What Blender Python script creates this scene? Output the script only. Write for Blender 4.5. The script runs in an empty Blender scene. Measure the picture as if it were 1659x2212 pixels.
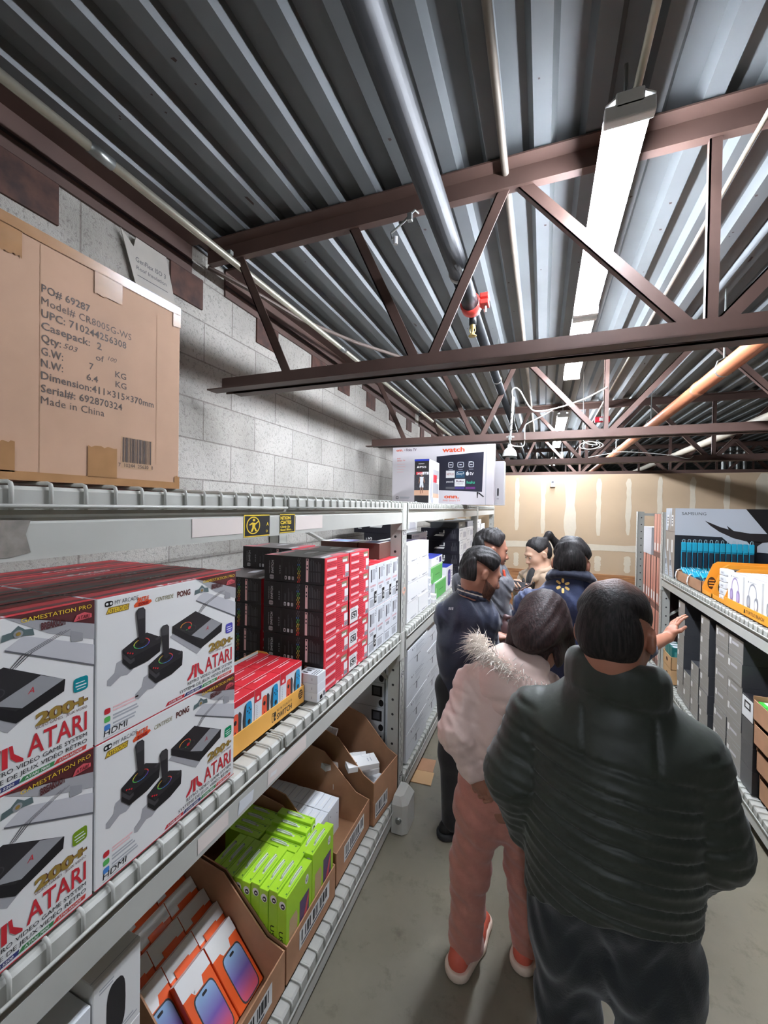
import bpy, bmesh, math, random
import numpy as np
from mathutils import Vector, Matrix
rnd = random.Random(7)
scene = bpy.context.scene
COL = scene.collection

# ---------------------------------------------------------------- camera
cam_d = bpy.data.cameras.new('camera')
cam_d.sensor_fit = 'VERTICAL'; cam_d.sensor_height = 36.0
cam_d.lens = 884.0 / 2212.0 * 36.0
cam_d.clip_start = 0.02
cam = bpy.data.objects.new('camera', cam_d); COL.objects.link(cam)
_r, _u, _f = (Vector((0.93232471, 0.36126798, 0.0160027)), Vector((-0.019613, 0.00632878, 0.99978762)),
              Vector((-0.36108997, 0.93244056, -0.01298603)))
_m = Matrix.Identity(4)
for i in range(3):
    _m[i][0] = _r[i]; _m[i][1] = _u[i]; _m[i][2] = -_f[i]
_m[0][3], _m[1][3], _m[2][3] = 0, 0, 1.78
cam.matrix_world = _m
scene.camera = cam

# ---------------------------------------------------------------- world, exposure
w = bpy.data.worlds.new('world'); scene.world = w; w.use_nodes = True
w.node_tree.nodes['Background'].inputs[0].default_value = (1.0, 0.97, 0.92, 1)
w.node_tree.nodes['Background'].inputs[1].default_value = 0.01
vs = scene.view_settings
vs.view_transform = 'Standard'; vs.look = 'None'; vs.gamma = 1.0; vs.use_curve_mapping = False
vs.exposure = 3.02
TUBE = 34.0      # emission strength of the fluorescent tubes
scene.cycles.max_bounces = 6; scene.cycles.diffuse_bounces = 4; scene.cycles.glossy_bounces = 2
scene.cycles.use_denoising = True
scene.cycles.sample_clamp_indirect = 4.0

# ---------------------------------------------------------------- materials
def lin(c):
    c = c / 255.0
    return c / 12.92 if c <= 0.04045 else ((c + 0.055) / 1.055) ** 2.4
def rgb(r, g, b): return (lin(r), lin(g), lin(b), 1.0)
MATS = {}
def M(name, c=(128, 128, 128), rough=0.6, metal=0.0, noise=0.0, nscale=40.0, bump=0.0, bscale=120.0, emit=0.0, spec=0.5, sheen=0.0, coat=0.0, c2=None):
    """A Principled material; noise varies its colour (towards c2), bump roughens it."""
    if name in MATS: return MATS[name]
    m = bpy.data.materials.new(name); m.use_nodes = True; MATS[name] = m
    nt = m.node_tree; b = nt.nodes['Principled BSDF']
    col = rgb(*c)
    b.inputs['Base Color'].default_value = col
    b.inputs['Roughness'].default_value = rough
    b.inputs['Metallic'].default_value = metal
    b.inputs['Specular IOR Level'].default_value = spec
    b.inputs['Sheen Weight'].default_value = sheen
    b.inputs['Coat Weight'].default_value = coat
    m.diffuse_color = col
    if emit:
        b.inputs['Emission Color'].default_value = col; b.inputs['Emission Strength'].default_value = emit
    if noise or bump:
        tc = nt.nodes.new('ShaderNodeTexCoord')
    if noise:
        n = nt.nodes.new('ShaderNodeTexNoise'); n.inputs['Scale'].default_value = nscale; n.inputs['Detail'].default_value = 5
        nt.links.new(tc.outputs['Object'], n.inputs['Vector'])
        r = nt.nodes.new('ShaderNodeValToRGB'); r.color_ramp.elements[0].position = 0.3; r.color_ramp.elements[1].position = 0.7
        d = rgb(*c2) if c2 else tuple(max(0, v * (1 - noise)) for v in col[:3]) + (1,)
        r.color_ramp.elements[0].color = d; r.color_ramp.elements[1].color = col
        nt.links.new(n.outputs['Fac'], r.inputs['Fac']); nt.links.new(r.outputs['Color'], b.inputs['Base Color'])
    if bump:
        n2 = nt.nodes.new('ShaderNodeTexNoise'); n2.inputs['Scale'].default_value = bscale; n2.inputs['Detail'].default_value = 4
        nt.links.new(tc.outputs['Object'], n2.inputs['Vector'])
        bp = nt.nodes.new('ShaderNodeBump'); bp.inputs['Strength'].default_value = bump; bp.inputs['Distance'].default_value = 0.01
        nt.links.new(n2.outputs['Fac'], bp.inputs['Height']); nt.links.new(bp.outputs['Normal'], b.inputs['Normal'])
    return m
def node(nt, kind, **kw):
    n = nt.nodes.new(kind)
    for k, v in kw.items():
        if k in n.inputs: n.inputs[k].default_value = v
        else: setattr(n, k, v)
    return n

# ---------------------------------------------------------------- mesh builder
TEXT = {}
def text_mesh(s, bold, shear=0.0, spacing=1.0):
    key = (s, bold, shear, spacing)
    if key not in TEXT:
        c = bpy.data.curves.new('t', 'FONT'); c.body = s; c.size = 1; c.offset = bold; c.shear = shear; c.space_character = spacing
        c.resolution_u = 2
        o = bpy.data.objects.new('t', c); COL.objects.link(o)
        dg = bpy.context.evaluated_depsgraph_get(); dg.update()
        me = o.evaluated_get(dg).to_mesh()
        vs_ = [(v.co.x, v.co.y) for v in me.vertices]; fs = [tuple(p.vertices) for p in me.polygons]
        o.evaluated_get(dg).to_mesh_clear()
        bpy.data.objects.remove(o); bpy.data.curves.remove(c)
        xs = [v[0] for v in vs_] or [0, 1]; ys = [v[1] for v in vs_] or [0, 1]
        TEXT[key] = (vs_, fs, min(xs), max(xs), min(ys), max(ys))
    return TEXT[key]
class Face:
    """A rectangle on an object: origin at its lower left, u to the right, v up, drawn w by h in unit coordinates 0..1."""
    def __init__(s, mb, o, u, v, w, h):
        s.mb = mb; s.o = Vector(o); s.u = Vector(u).normalized(); s.v = Vector(v).normalized(); s.n = s.u.cross(s.v); s.w = w; s.h = h
    def P(s, x, y, k): return s.o + s.u * (x * s.w) + s.v * (y * s.h) + s.n * (0.00035 * k)
    def poly(s, pts, m, k=1):
        s.mb.poly([s.P(x, y, k) for x, y in pts], m)
    def rect(s, x0, y0, x1, y1, m, k=1): s.poly([(x0, y0), (x1, y0), (x1, y1), (x0, y1)], m, k)
    def ell(s, cx, cy, rx, ry, m, k=1, n=20, p=2.0):
        pts = []
        for i in range(n):
            a = 2 * math.pi * i / n; c, d = math.cos(a), math.sin(a)
            pts.append((cx + rx * math.copysign(abs(c) ** (2 / p), c), cy + ry * math.copysign(abs(d) ** (2 / p), d)))
        s.poly(pts, m, k)
    def ring(s, cx, cy, rx, ry, t, m, k=1, n=28, a0=0, a1=360):
        for i in range(n):
            a = math.radians(a0 + (a1 - a0) * i / n); b = math.radians(a0 + (a1 - a0) * (i + 1) / n)
            q = []
            for ang, f in ((a, 1), (b, 1), (b, 1 - t), (a, 1 - t)): q.append((cx + rx * f * math.cos(ang), cy + ry * f * math.sin(ang)))
            s.poly(q, m[i * len(m) // n] if isinstance(m, (list, tuple)) else m, k)
    def text(s, t, x, y, h, m, k=2, w=None, bold=0.0, align='l', shear=0.0, spacing=1.0):
        """t with its lower edge at y, capital height h (fraction of the face height), width w (fraction of the face width) if given."""
        if 'M' in t: bold = min(bold, 0.0)      # widening this letter folds it over itself
        vs_, fs, x0, x1, y0, y1 = text_mesh(t, bold, shear, spacing)
        sc = h * s.h / 0.7
        sx = sc if w is None else w * s.w / max(x1 - x0, 1e-6)
        tw = (x1 - x0) * sx / s.w
        if align == 'c': x -= tw / 2
        if align == 'r': x -= tw
        base = len(s.mb.v)
        for vx, vy in vs_:
            s.mb.v.append(s.P(x + (vx - x0) * sx / s.w, y + vy * sc / s.h, k))
        mi = s.mb.mi(m)
        for f in fs: s.mb.f.append(tuple(base + i for i in f)); s.mb.m.append(mi)
    def lines(s, x0, y0, x1, y1, n, m, k=1, fill=0.5, ragged=0.35, r=rnd):
        """Rows of fine print as thin bars."""
        for i in range(n):
            y = y1 - (y1 - y0) * (i + 0.5) / n; t = (y1 - y0) / n * fill / 2
            s.rect(x0, y - t, x1 - (x1 - x0) * ragged * r.random(), y + t, m, k)
class MB:
    def __init__(s): s.v = []; s.f = []; s.m = []; s.mats = []; s.smooth = False
    def mi(s, m):
        if m not in s.mats: s.mats.append(m)
        return s.mats.index(m)
    def poly(s, pts, m):
        b = len(s.v); s.v += [Vector(p) for p in pts]; s.f.append(tuple(range(b, b + len(pts)))); s.m.append(s.mi(m))
    def box(s, a, b, m, bev=0.0, mats=None, M4=None):
        """Axis-aligned box from a to b; mats may give another material per side: keys -x +x -y +y -z +z."""
        a = Vector(a); b = Vector(b)
        lo = Vector((min(a.x, b.x), min(a.y, b.y), min(a.z, b.z))); hi = Vector((max(a.x, b.x), max(a.y, b.y), max(a.z, b.z)))
        bm = bmesh.new(); bmesh.ops.create_cube(bm, size=1)
        for v in bm.verts:
            v.co = Vector((lo[i] + (v.co[i] + 0.5) * (hi[i] - lo[i]) for i in range(3)))
        if bev: bmesh.ops.bevel(bm, geom=list(bm.edges), offset=min(bev, 0.45 * min(hi - lo)), segments=2 if bev > 0.0025 else 1, affect='EDGES', profile=0.5)
        bm.normal_update(); base = len(s.v); bm.verts.index_update()
        for v in bm.verts: s.v.append(M4 @ v.co if M4 else v.co.copy())
        for f in bm.faces:
            n = f.normal; mm = m
            if mats:
                ax = max(range(3), key=lambda i: abs(n[i])); key = ('-' if n[ax] < 0 else '+') + 'xyz'[ax]
                mm = mats.get(key, m)
            s.f.append(tuple(base + v.index for v in f.verts)); s.m.append(s.mi(mm))
        bm.free()
    def prism(s, pts, ext, m, m_side=None):
        """Polygon pts (3D, flat) extruded by the vector ext."""
        n = len(pts); b = len(s.v); ext = Vector(ext)
        P = [Vector(p) for p in pts]
        nn = Vector((0, 0, 0))
        for i in range(n): nn += P[i].cross(P[(i + 1) % n])
        if nn.dot(ext) > 0: P.reverse()
        s.v += P + [p + ext for p in P]
        s.f.append(tuple(range(b, b + n))); s.m.append(s.mi(m))
        s.f.append(tuple(reversed(range(b + n, b + 2 * n)))); s.m.append(s.mi(m))
        for i in range(n):
            j = (i + 1) % n
            s.f.append((b + j, b + i, b + n + i, b + n + j)); s.m.append(s.mi(m_side or m))
    def tube(s, path, r, m, n=10, caps=True):
        path = [Vector(p) for p in path]; K = len(path)
        R_ = r if isinstance(r, (list, tuple)) else [r] * K
        base = len(s.v); up = None
        for i, p in enumerate(path):
            t = (path[min(i + 1, K - 1)] - path[max(i - 1, 0)]).normalized()
            if up is None:
                up = Vector((0, 0, 1)) if abs(t.z) < 0.9 else Vector((1, 0, 0))
            a = (up - t * up.dot(t)).normalized(); up = a; c = t.cross(a)
            for k in range(n):
                q = 2 * math.pi * k / n
                s.v.append(p + (a * math.cos(q) + c * math.sin(q)) * R_[i])
        mi = s.mi(m)
        for i in range(K - 1):
            for k in range(n):
                k2 = (k + 1) % n
                s.f.append((base + i * n + k, base + i * n + k2, base + (i + 1) * n + k2, base + (i + 1) * n + k)); s.m.append(mi)
        if caps:
            s.f.append(tuple(reversed(range(base, base + n)))); s.m.append(mi)
            s.f.append(tuple(range(base + (K - 1) * n, base + K * n))); s.m.append(mi)
    def lathe(s, prof, m, n=24, M4=None):
        """prof: list of (radius, z) revolved about z."""
        base = len(s.v); K = len(prof)
        for r, z in prof:
            for k in range(n):
                a = 2 * math.pi * k / n; p = Vector((r * math.cos(a), r * math.sin(a), z)); s.v.append(M4 @ p if M4 else p)
        mi = s.mi(m)
        for i in range(K - 1):
            for k in range(n):
                k2 = (k + 1) % n
                s.f.append((base + i * n + k, base + i * n + k2, base + (i + 1) * n + k2, base + (i + 1) * n + k)); s.m.append(mi)
    def face(s, o, u, v, w, h): return Face(s, o, u, v, w, h)
    def mesh(s, name):
        me = bpy.data.meshes.new(name)
        me.from_pydata([tuple(v) for v in s.v], [], s.f)
        for m in s.mats: me.materials.append(m)
        me.polygons.foreach_set('material_index', s.m)
        me.polygons.foreach_set('use_smooth', [s.smooth] * len(s.f))
        me.update(); return me
    def build(s, name, parent=None, loc=None, rot=None):
        o = bpy.data.objects.new(name, s.mesh(name)); COL.objects.link(o)
        if parent: o.parent = parent
        if loc: o.location = loc
        if rot: o.rotation_euler = rot
        return o
def tag(o, label, cat, group=None, kind=None):
    o['label'] = label; o['category'] = cat
    if group: o['group'] = group
    if kind: o['kind'] = kind
    return o
def empty(name, loc, label=None, cat=None, group=None, rz=0.0, rot=None):
    o = bpy.data.objects.new(name, None); COL.objects.link(o); o.location = loc; o.rotation_euler = rot or (0, 0, rz)
    o.empty_display_size = 0.05
    if label: tag(o, label, cat, group)
    return o
def struct(o): o['kind'] = 'structure'; return o
def copy_tree(o, parent=None):
    c = o.copy(); COL.objects.link(c)
    if parent: c.parent = parent
    for ch in o.children: copy_tree(ch, c)
    return c

# ---------------------------------------------------------------- common materials
white = M('white_card', (232, 231, 228), 0.5)
white2 = M('white_card_cool', (222, 225, 228), 0.45)
black = M('black_print', (22, 21, 23), 0.5)
ink = M('grey_ink', (90, 90, 94), 0.6)
lgrey = M('light_grey_print', (176, 178, 182), 0.6)
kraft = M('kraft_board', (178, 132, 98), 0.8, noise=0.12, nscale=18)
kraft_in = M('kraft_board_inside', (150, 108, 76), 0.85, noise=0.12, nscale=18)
rack_paint = M('grey_enamel', (190, 190, 182), 0.42, noise=0.06, nscale=9)
primer = M('red_oxide_primer', (90, 68, 60), 0.55, noise=0.22, nscale=6)
galv = M('galvanised_steel', (170, 174, 170), 0.38, 0.85, noise=0.2, nscale=12)
# ================================================================ the room
# floor
mb = MB(); fl = M('concrete_floor', (150, 146, 132), 0.42)
nt = fl.node_tree; b = nt.nodes['Principled BSDF']; tc = node(nt, 'ShaderNodeTexCoord')
n1 = node(nt, 'ShaderNodeTexNoise', Scale=1.3, Detail=8.0, Roughness=0.62); n2 = node(nt, 'ShaderNodeTexNoise', Scale=9.0, Detail=6.0, Roughness=0.7)
for n in (n1, n2): nt.links.new(tc.outputs['Object'], n.inputs['Vector'])
mx = node(nt, 'ShaderNodeMixRGB', blend_type='MULTIPLY'); mx.inputs[0].default_value = 1
r1 = node(nt, 'ShaderNodeValToRGB'); r1.color_ramp.elements[0].position = 0.3; r1.color_ramp.elements[0].color = rgb(106, 100, 84); r1.color_ramp.elements[1].position = 0.7; r1.color_ramp.elements[1].color = rgb(128, 121, 104)
r2 = node(nt, 'ShaderNodeValToRGB'); r2.color_ramp.elements[0].position = 0.28; r2.color_ramp.elements[0].color = (0.62, 0.6, 0.55, 1); r2.color_ramp.elements[1].position = 0.45; r2.color_ramp.elements[1].color = (1, 1, 1, 1)
nt.links.new(n1.outputs['Fac'], r1.inputs[0]); nt.links.new(n2.outputs['Fac'], r2.inputs[0])
nt.links.new(r1.outputs[0], mx.inputs[1]); nt.links.new(r2.outputs[0], mx.inputs[2]); nt.links.new(mx.outputs[0], b.inputs['Base Color'])
mb.box((-1.85, -5, -0.1), (8, 18, 0), fl); struct(mb.build('floor'))

# block wall
bw = M('concrete_block', (196, 192, 184), 0.85)
nt = bw.node_tree; b = nt.nodes['Principled BSDF']; tc = node(nt, 'ShaderNodeTexCoord')
sx = node(nt, 'ShaderNodeSeparateXYZ'); cx = node(nt, 'ShaderNodeCombineXYZ'); nt.links.new(tc.outputs['Object'], sx.inputs[0])
nt.links.new(sx.outputs['Y'], cx.inputs['X']); nt.links.new(sx.outputs['Z'], cx.inputs['Y'])
mp = node(nt, 'ShaderNodeMapping'); mp.inputs['Location'].default_value = (-2.05 + 0.406 * 20, -2.31 + 0.203 * 40, 0); nt.links.new(cx.outputs[0], mp.inputs[0])
br = node(nt, 'ShaderNodeTexBrick', offset=0.5, offset_frequency=2, squash=1.0)
br.inputs['Scale'].default_value = 1.0; br.inputs['Brick Width'].default_value = 0.406; br.inputs['Row Height'].default_value = 0.203
br.inputs['Mortar Size'].default_value = 0.004; br.inputs['Mortar Smooth'].default_value = 0.3; br.inputs['Bias'].default_value = 0.0
br.inputs['Color1'].default_value = rgb(190, 186, 177); br.inputs['Color2'].default_value = rgb(174, 170, 161); br.inputs['Mortar'].default_value = rgb(146, 140, 132)
nt.links.new(mp.outputs[0], br.inputs['Vector'])
g1 = node(nt, 'ShaderNodeTexNoise', Scale=70.0, Detail=3.0, Roughness=0.8); g2 = node(nt, 'ShaderNodeTexNoise', Scale=2.2, Detail=5.0)
nt.links.new(tc.outputs['Object'], g1.inputs['Vector']); nt.links.new(tc.outputs['Object'], g2.inputs['Vector'])
gr = node(nt, 'ShaderNodeValToRGB'); gr.color_ramp.elements[0].position = 0.36; gr.color_ramp.elements[0].color = (0.5, 0.49, 0.48, 1); gr.color_ramp.elements[1].position = 0.47; gr.color_ramp.elements[1].color = (1, 1, 1, 1)
gs = node(nt, 'ShaderNodeValToRGB'); gs.color_ramp.elements[0].position = 0.3; gs.color_ramp.elements[0].color = (0.72, 0.71, 0.7, 1); gs.color_ramp.elements[1].position = 0.55; gs.color_ramp.elements[1].color = (1, 1, 1, 1)
nt.links.new(g1.outputs['Fac'], gr.inputs[0]); nt.links.new(g2.outputs['Fac'], gs.inputs[0])
m1 = node(nt, 'ShaderNodeMixRGB', blend_type='MULTIPLY'); m1.inputs[0].default_value = 0.7; m2 = node(nt, 'ShaderNodeMixRGB', blend_type='MULTIPLY'); m2.inputs[0].default_value = 1
nt.links.new(br.outputs['Color'], m1.inputs[1]); nt.links.new(gr.outputs[0], m1.inputs[2]); nt.links.new(m1.outputs[0], m2.inputs[1]); nt.links.new(gs.outputs[0], m2.inputs[2])
nt.links.new(m2.outputs[0], b.inputs['Base Color'])
mt = node(nt, 'ShaderNodeMath', operation='MULTIPLY_ADD'); nt.links.new(br.outputs['Fac'], mt.inputs[0]); mt.inputs[1].default_value = -1.0; nt.links.new(g1.outputs['Fac'], mt.inputs[2])
bp = node(nt, 'ShaderNodeBump'); bp.inputs['Strength'].default_value = 0.6; bp.inputs['Distance'].default_value = 0.012; nt.links.new(mt.outputs[0], bp.inputs['Height']); nt.links.new(bp.outputs[0], b.inputs['Normal'])
mb = MB(); mb.box((-1.85, -5, 0), (-1.65, 18, 3.2), bw); struct(mb.build('wall_left'))

# rear, right and distant walls close the hall
plain = M('painted_wall', (150, 148, 142), 0.8)
for nm, a, bb in (('wall_rear', (-1.85, -5.2, 0), (8, -5, 3.2)), ('wall_right', (8, -5.2, 0), (8.2, 18, 3.2)), ('wall_far', (-1.85, 18, 0), (8.2, 18.2, 3.2))):
    mb = MB(); mb.box(a, bb, plain); struct(mb.build(nm))

# drywall partition with taped joints, plywood kick below
dry = M('drywall_face_paper', (206, 180, 148), 0.85, noise=0.07, nscale=3)
mud = M('joint_compound', (226, 214, 192), 0.85, noise=0.05, nscale=20)
ply = M('plywood', (176, 122, 78), 0.75)
nt = ply.node_tree; tc = node(nt, 'ShaderNodeTexCoord'); mp = node(nt, 'ShaderNodeMapping'); mp.inputs['Scale'].default_value = (2, 2, 30)
nz = node(nt, 'ShaderNodeTexNoise', Scale=2.0, Detail=6.0); rr = node(nt, 'ShaderNodeValToRGB'); rr.color_ramp.elements[0].color = rgb(140, 88, 52); rr.color_ramp.elements[1].color = rgb(196, 142, 94); rr.color_ramp.elements[0].position = 0.3; rr.color_ramp.elements[1].position = 0.7
nt.links.new(tc.outputs['Object'], mp.inputs[0]); nt.links.new(mp.outputs[0], nz.inputs['Vector']); nt.links.new(nz.outputs['Fac'], rr.inputs[0]); nt.links.new(rr.outputs[0], nt.nodes['Principled BSDF'].inputs['Base Color'])
YB = 7.05
mb = MB(); mb.box((-1.65, YB, 0), (4.6, YB + 0.12, 2.33), dry)
mb.smooth = False
r_ = random.Random(3)
def streak(x, z0, z1, wd):
    """A band of joint compound with a wavering edge."""
    n = 12; L = []; R = []
    for i in range(n + 1):
        z = z0 + (z1 - z0) * i / n; t = wd / 2 * (0.75 + 0.4 * r_.random()); 
        if i in (0, n): t *= 0.5
        c = x + 0.008 * (r_.random() - 0.5)
        L.append((c - t, z)); R.append((c + t, z))
    pts = L + R[::-1]
    mb.poly([(px, YB - 0.0015, pz) for px, pz in pts[::-1]], mud)
for i in range(-4, 11):
    x = 0.405 + 0.398 * i
    wide = i in (0, 6)
    if wide: streak(x, 0.9, 2.32, 0.16)
    else:
        streak(x, 1.38 + 0.05 * r_.random(), 2.26 + 0.05 * r_.random(), 0.07); streak(x, 0.84, 1.05 + 0.05 * r_.random(), 0.085)
n = 40; up = []; lo = []
for i in range(n + 1):
    x = -1.64 + 6.2 * i / n; up.append((x, YB - 0.0025, 1.245 + 0.015 * r_.random())); lo.append((x, YB - 0.0025, 1.165 - 0.015 * r_.random()))
mb.poly(lo + up[::-1], mud)
struct(mb.build('wall_back'))
mb = MB(); mb.box((-1.65, YB - 0.02, 0), (4.6, YB, 0.80), ply); struct(mb.build('baseboard_back'))

# corrugated roof deck
dk = M('galvanised_deck', (106, 110, 111), 0.48, 0.2, noise=0.2, nscale=3)
spots = M('deck_rust_spot', (58, 44, 38), 0.8)
mb = MB(); pitch = 0.165; x = -1.85 + 0.03; prof = []
x = -0.988 - pitch * 6 - 0.055
while x < 8.0:
    prof += [(x, 3.065), (x + 0.055, 3.065), (x + 0.073, 3.105), (x + pitch - 0.018, 3.105)]; x += pitch
ys = [-5, 18]
b0 = len(mb.v)
for y in ys: mb.v += [Vector((px, y, pz)) for px, pz in prof]
K = len(prof); mi = mb.mi(dk)
for i in range(K - 1): mb.f.append((b0 + i, b0 + i + 1, b0 + K + i + 1, b0 + K + i)); mb.m.append(mi)
for i in range(160):      # weld marks and drips on the low ribs
    k = r_.randrange(2, 30); px = -0.988 - pitch * 6 - 0.055 + pitch * k + 0.01 + 0.03 * r_.random(); py = 0.2 + 5.5 * r_.random(); s1 = 0.003 + 0.004 * r_.random(); s2 = s1 * r_.choice([1, 1, 4])
    mb.poly([(px - s1, py - s2, 3.0642), (px - s1 * 0.4, py + s2, 3.0642), (px + s1, py + s2 * 0.6, 3.0642), (px + s1 * 0.7, py - s2 * 0.8, 3.0642)], spots)
struct(mb.build('ceiling'))

# steel ledger on the block wall with its bearing plates
led = empty('wall_ledger', (-1.65, 0, 2.9), 'long rusty brown steel ledger bolted along top of block wall', 'steel ledger')
L0 = Vector((-1.65, 0, 2.9))
def sub(v): return (v[0] - L0.x, v[1] - L0.y, v[2] - L0.z)
rust = M('rusty_plate', (96, 62, 50), 0.7, noise=0.5, nscale=14, c2=(52, 34, 30))
mb = MB()
for y0, y1 in ((-3, 1.55), (1.78, 3.42), (3.62, 5.34), (5.55, 7.0)):
    mb.box(sub((-1.65, y0, 2.915)), sub((-1.638, y1, 3.062)), primer); mb.box(sub((-1.65, y0, 3.05)), sub((-1.54, y1, 3.062)), primer)
    mb.box(sub((-1.638, y0, 2.965)), sub((-1.634, y1, 2.975)), M('dark_gap', (40, 28, 27), 0.8))
mb.build('ledger_angle', led)
for y0, y1 in ((-0.1, 0.12), (0.74, 0.955), (1.43, 1.624), (2.05, 2.265), (2.69, 2.9), (3.12, 3.335), (3.725, 3.94), (4.37, 4.57), (5.0, 5.2), (5.62, 5.82), (6.25, 6.45)):
    mb = MB(); mb.box(sub((-1.65, y0, 2.77)), sub((-1.64, y1, 2.92)), rust); mb.build('bearing_plate', led)

# roof joists
JL = ['nearest brown steel roof joist crossing above carton', 'second brown steel joist, hanging white lamp clipped to it',
      'third brown steel joist, just before drywall partition', 'fourth dark steel joist, first beyond drywall partition', 'fifth dark steel joist far beyond drywall partition', 'farthest dark steel joist at back of hall']
def angle(mb, p0, p1, w_, m, t=0.005):
    """A flat bar with a lip between two points in the joist plane (x, z)."""
    x0, y0, z0 = p0; x1, y1, z1 = p1
    d = Vector((x1 - x0, 0, z1 - z0)); L = d.length; d.normalize(); n = Vector((-d.z, 0, d.x))
    a = Vector(p0); b_ = Vector(p1)
    mb.prism([a - n * w_ / 2, b_ - n * w_ / 2, b_ + n * w_ / 2, a + n * w_ / 2], (0, t, 0), m)
    mb.prism([a - n * w_ / 2, b_ - n * w_ / 2, b_ - n * (w_ / 2 - t), a - n * (w_ / 2 - t)], (0, w_ * 0.7, 0), m)
for j, y in enumerate((1.63, 3.55, 5.47, 7.40, 9.32, 11.24)):
    J = empty('roof_joist', (0, y, 2.37), JL[j], 'roof joist', 'steel roof joists')
    top, bot = 0.62, 0.0      # z relative to 2.37
    mb = MB()
    for s in (-1, 1):
        mb.box((-1.6, s * 0.012, top), (8, s * 0.018, top + 0.07), primer); mb.box((-1.6, s * 0.012, top + 0.064), (8, s * 0.075, top + 0.07), primer)
        if s < 0: mb.box((-1.6, -0.012, top), (8, 0.012, top + 0.006), primer)
    mb.build('top_chord', J)
    mb = MB()
    for s in (-1, 1):
        mb.box((-1.5, s * 0.012, -0.035), (8, s * 0.018, 0.035), primer); mb.box((-1.54 if s < 0 else -1.46, s * 0.012, -0.035), (8, s * 0.075, -0.029), primer)
    mb.build('bottom_chord', J)
    wl = []
    off = (0.0, -0.06, -0.02, 0.05, 0, 0.02)[j]
    wl += [(-1.42, top, -1.42 + 0.3, bot), (-0.80, top, -0.50, bot), (-0.155, top, -0.44, bot), (-0.10, top, 0.45, bot), (0.5, top, 0.5, bot), (1.08, top, 0.52, bot)]
    xx = 1.15
    while xx < 7: wl += [(xx, top, xx + 0.55, bot), (xx + 0.6, top, xx + 0.6, bot), (xx + 1.18, top, xx + 0.62, bot)]; xx += 1.25
    for a0, b0_, a1, b1 in wl:
        mb = MB(); angle(mb, (a0 + off, -0.004, b0_ + 0.02), (a1 + off, -0.004, b1 + 0.01), 0.042 if abs(a0 - a1) > 0.01 else 0.034, primer); mb.build('web_member', J)

# fluorescent strip lights
tube_m = M('fluorescent_tube', (235, 242, 255), 0.3, emit=TUBE)
fix_m = M('white_fixture_enamel', (236, 236, 232), 0.4)
FX = [(1.28, 2.52, 'near twin-tube fluorescent strip light, first of the bright row'), (2.56, 3.72, 'twin-tube fluorescent strip light directly behind the near one'),
      (5.16, 6.36, 'twin-tube fluorescent strip light before the drywall partition'), (6.5, 7.7, 'twin-tube fluorescent strip light above the drywall partition'), (9.6, 10.8, 'small far strip light beyond the drywall partition'),]
def strip(x, y0, y1, z, label, grp='fluorescent strip lights over the aisle'):
    L = empty('strip_light', (x, y0, z), label, 'strip light', grp)
    n = y1 - y0
    mb = MB(); mb.box((-0.035, 0, 0.018), (0.035, n, 0.062), fix_m, 0.004)
    for s in (-1, 1): mb.prism([(s * 0.035, 0, 0.05), (s * 0.060, 0, 0.034), (s * 0.060, 0, 0.030), (s * 0.035, 0, 0.044)], (0, n, 0), fix_m)  # side wings added to hold the tubes' light off the deck
    mb.build('housing', L)
    for e in (0.0, n - 0.03):
        mb = MB(); mb.box((-0.062, e, -0.012), (0.062, e + 0.03, 0.03), fix_m, 0.004); mb.build('end_socket', L)
    for s in (-1, 1):
        mb = MB(); mb.smooth = True; mb.tube([(s * 0.038, 0.03, 0.0), (s * 0.038, n - 0.03, 0.0)], 0.0127, tube_m, 12); mb.build('fluorescent_tube', L)
    for e in (0.08, n - 0.12):
        mb = MB(); mb.tube([(0, e, 0.06), (0, e, 3.065 - z)], 0.006, galv, 6); mb.build('hanger_rod', L)
    return L
for y0, y1, lb in FX: strip(0.2, y0, y1, 2.86, lb)
strip(0.2, -2.7, -1.5, 2.86, 'added unseen strip light over the aisle behind the camera')  # unseen lamp added for light on the near box fronts
mb = MB(); mb.box((0.12, 1.12, 2.925), (0.28, 1.36, 2.95), fix_m, 0.004)
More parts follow.
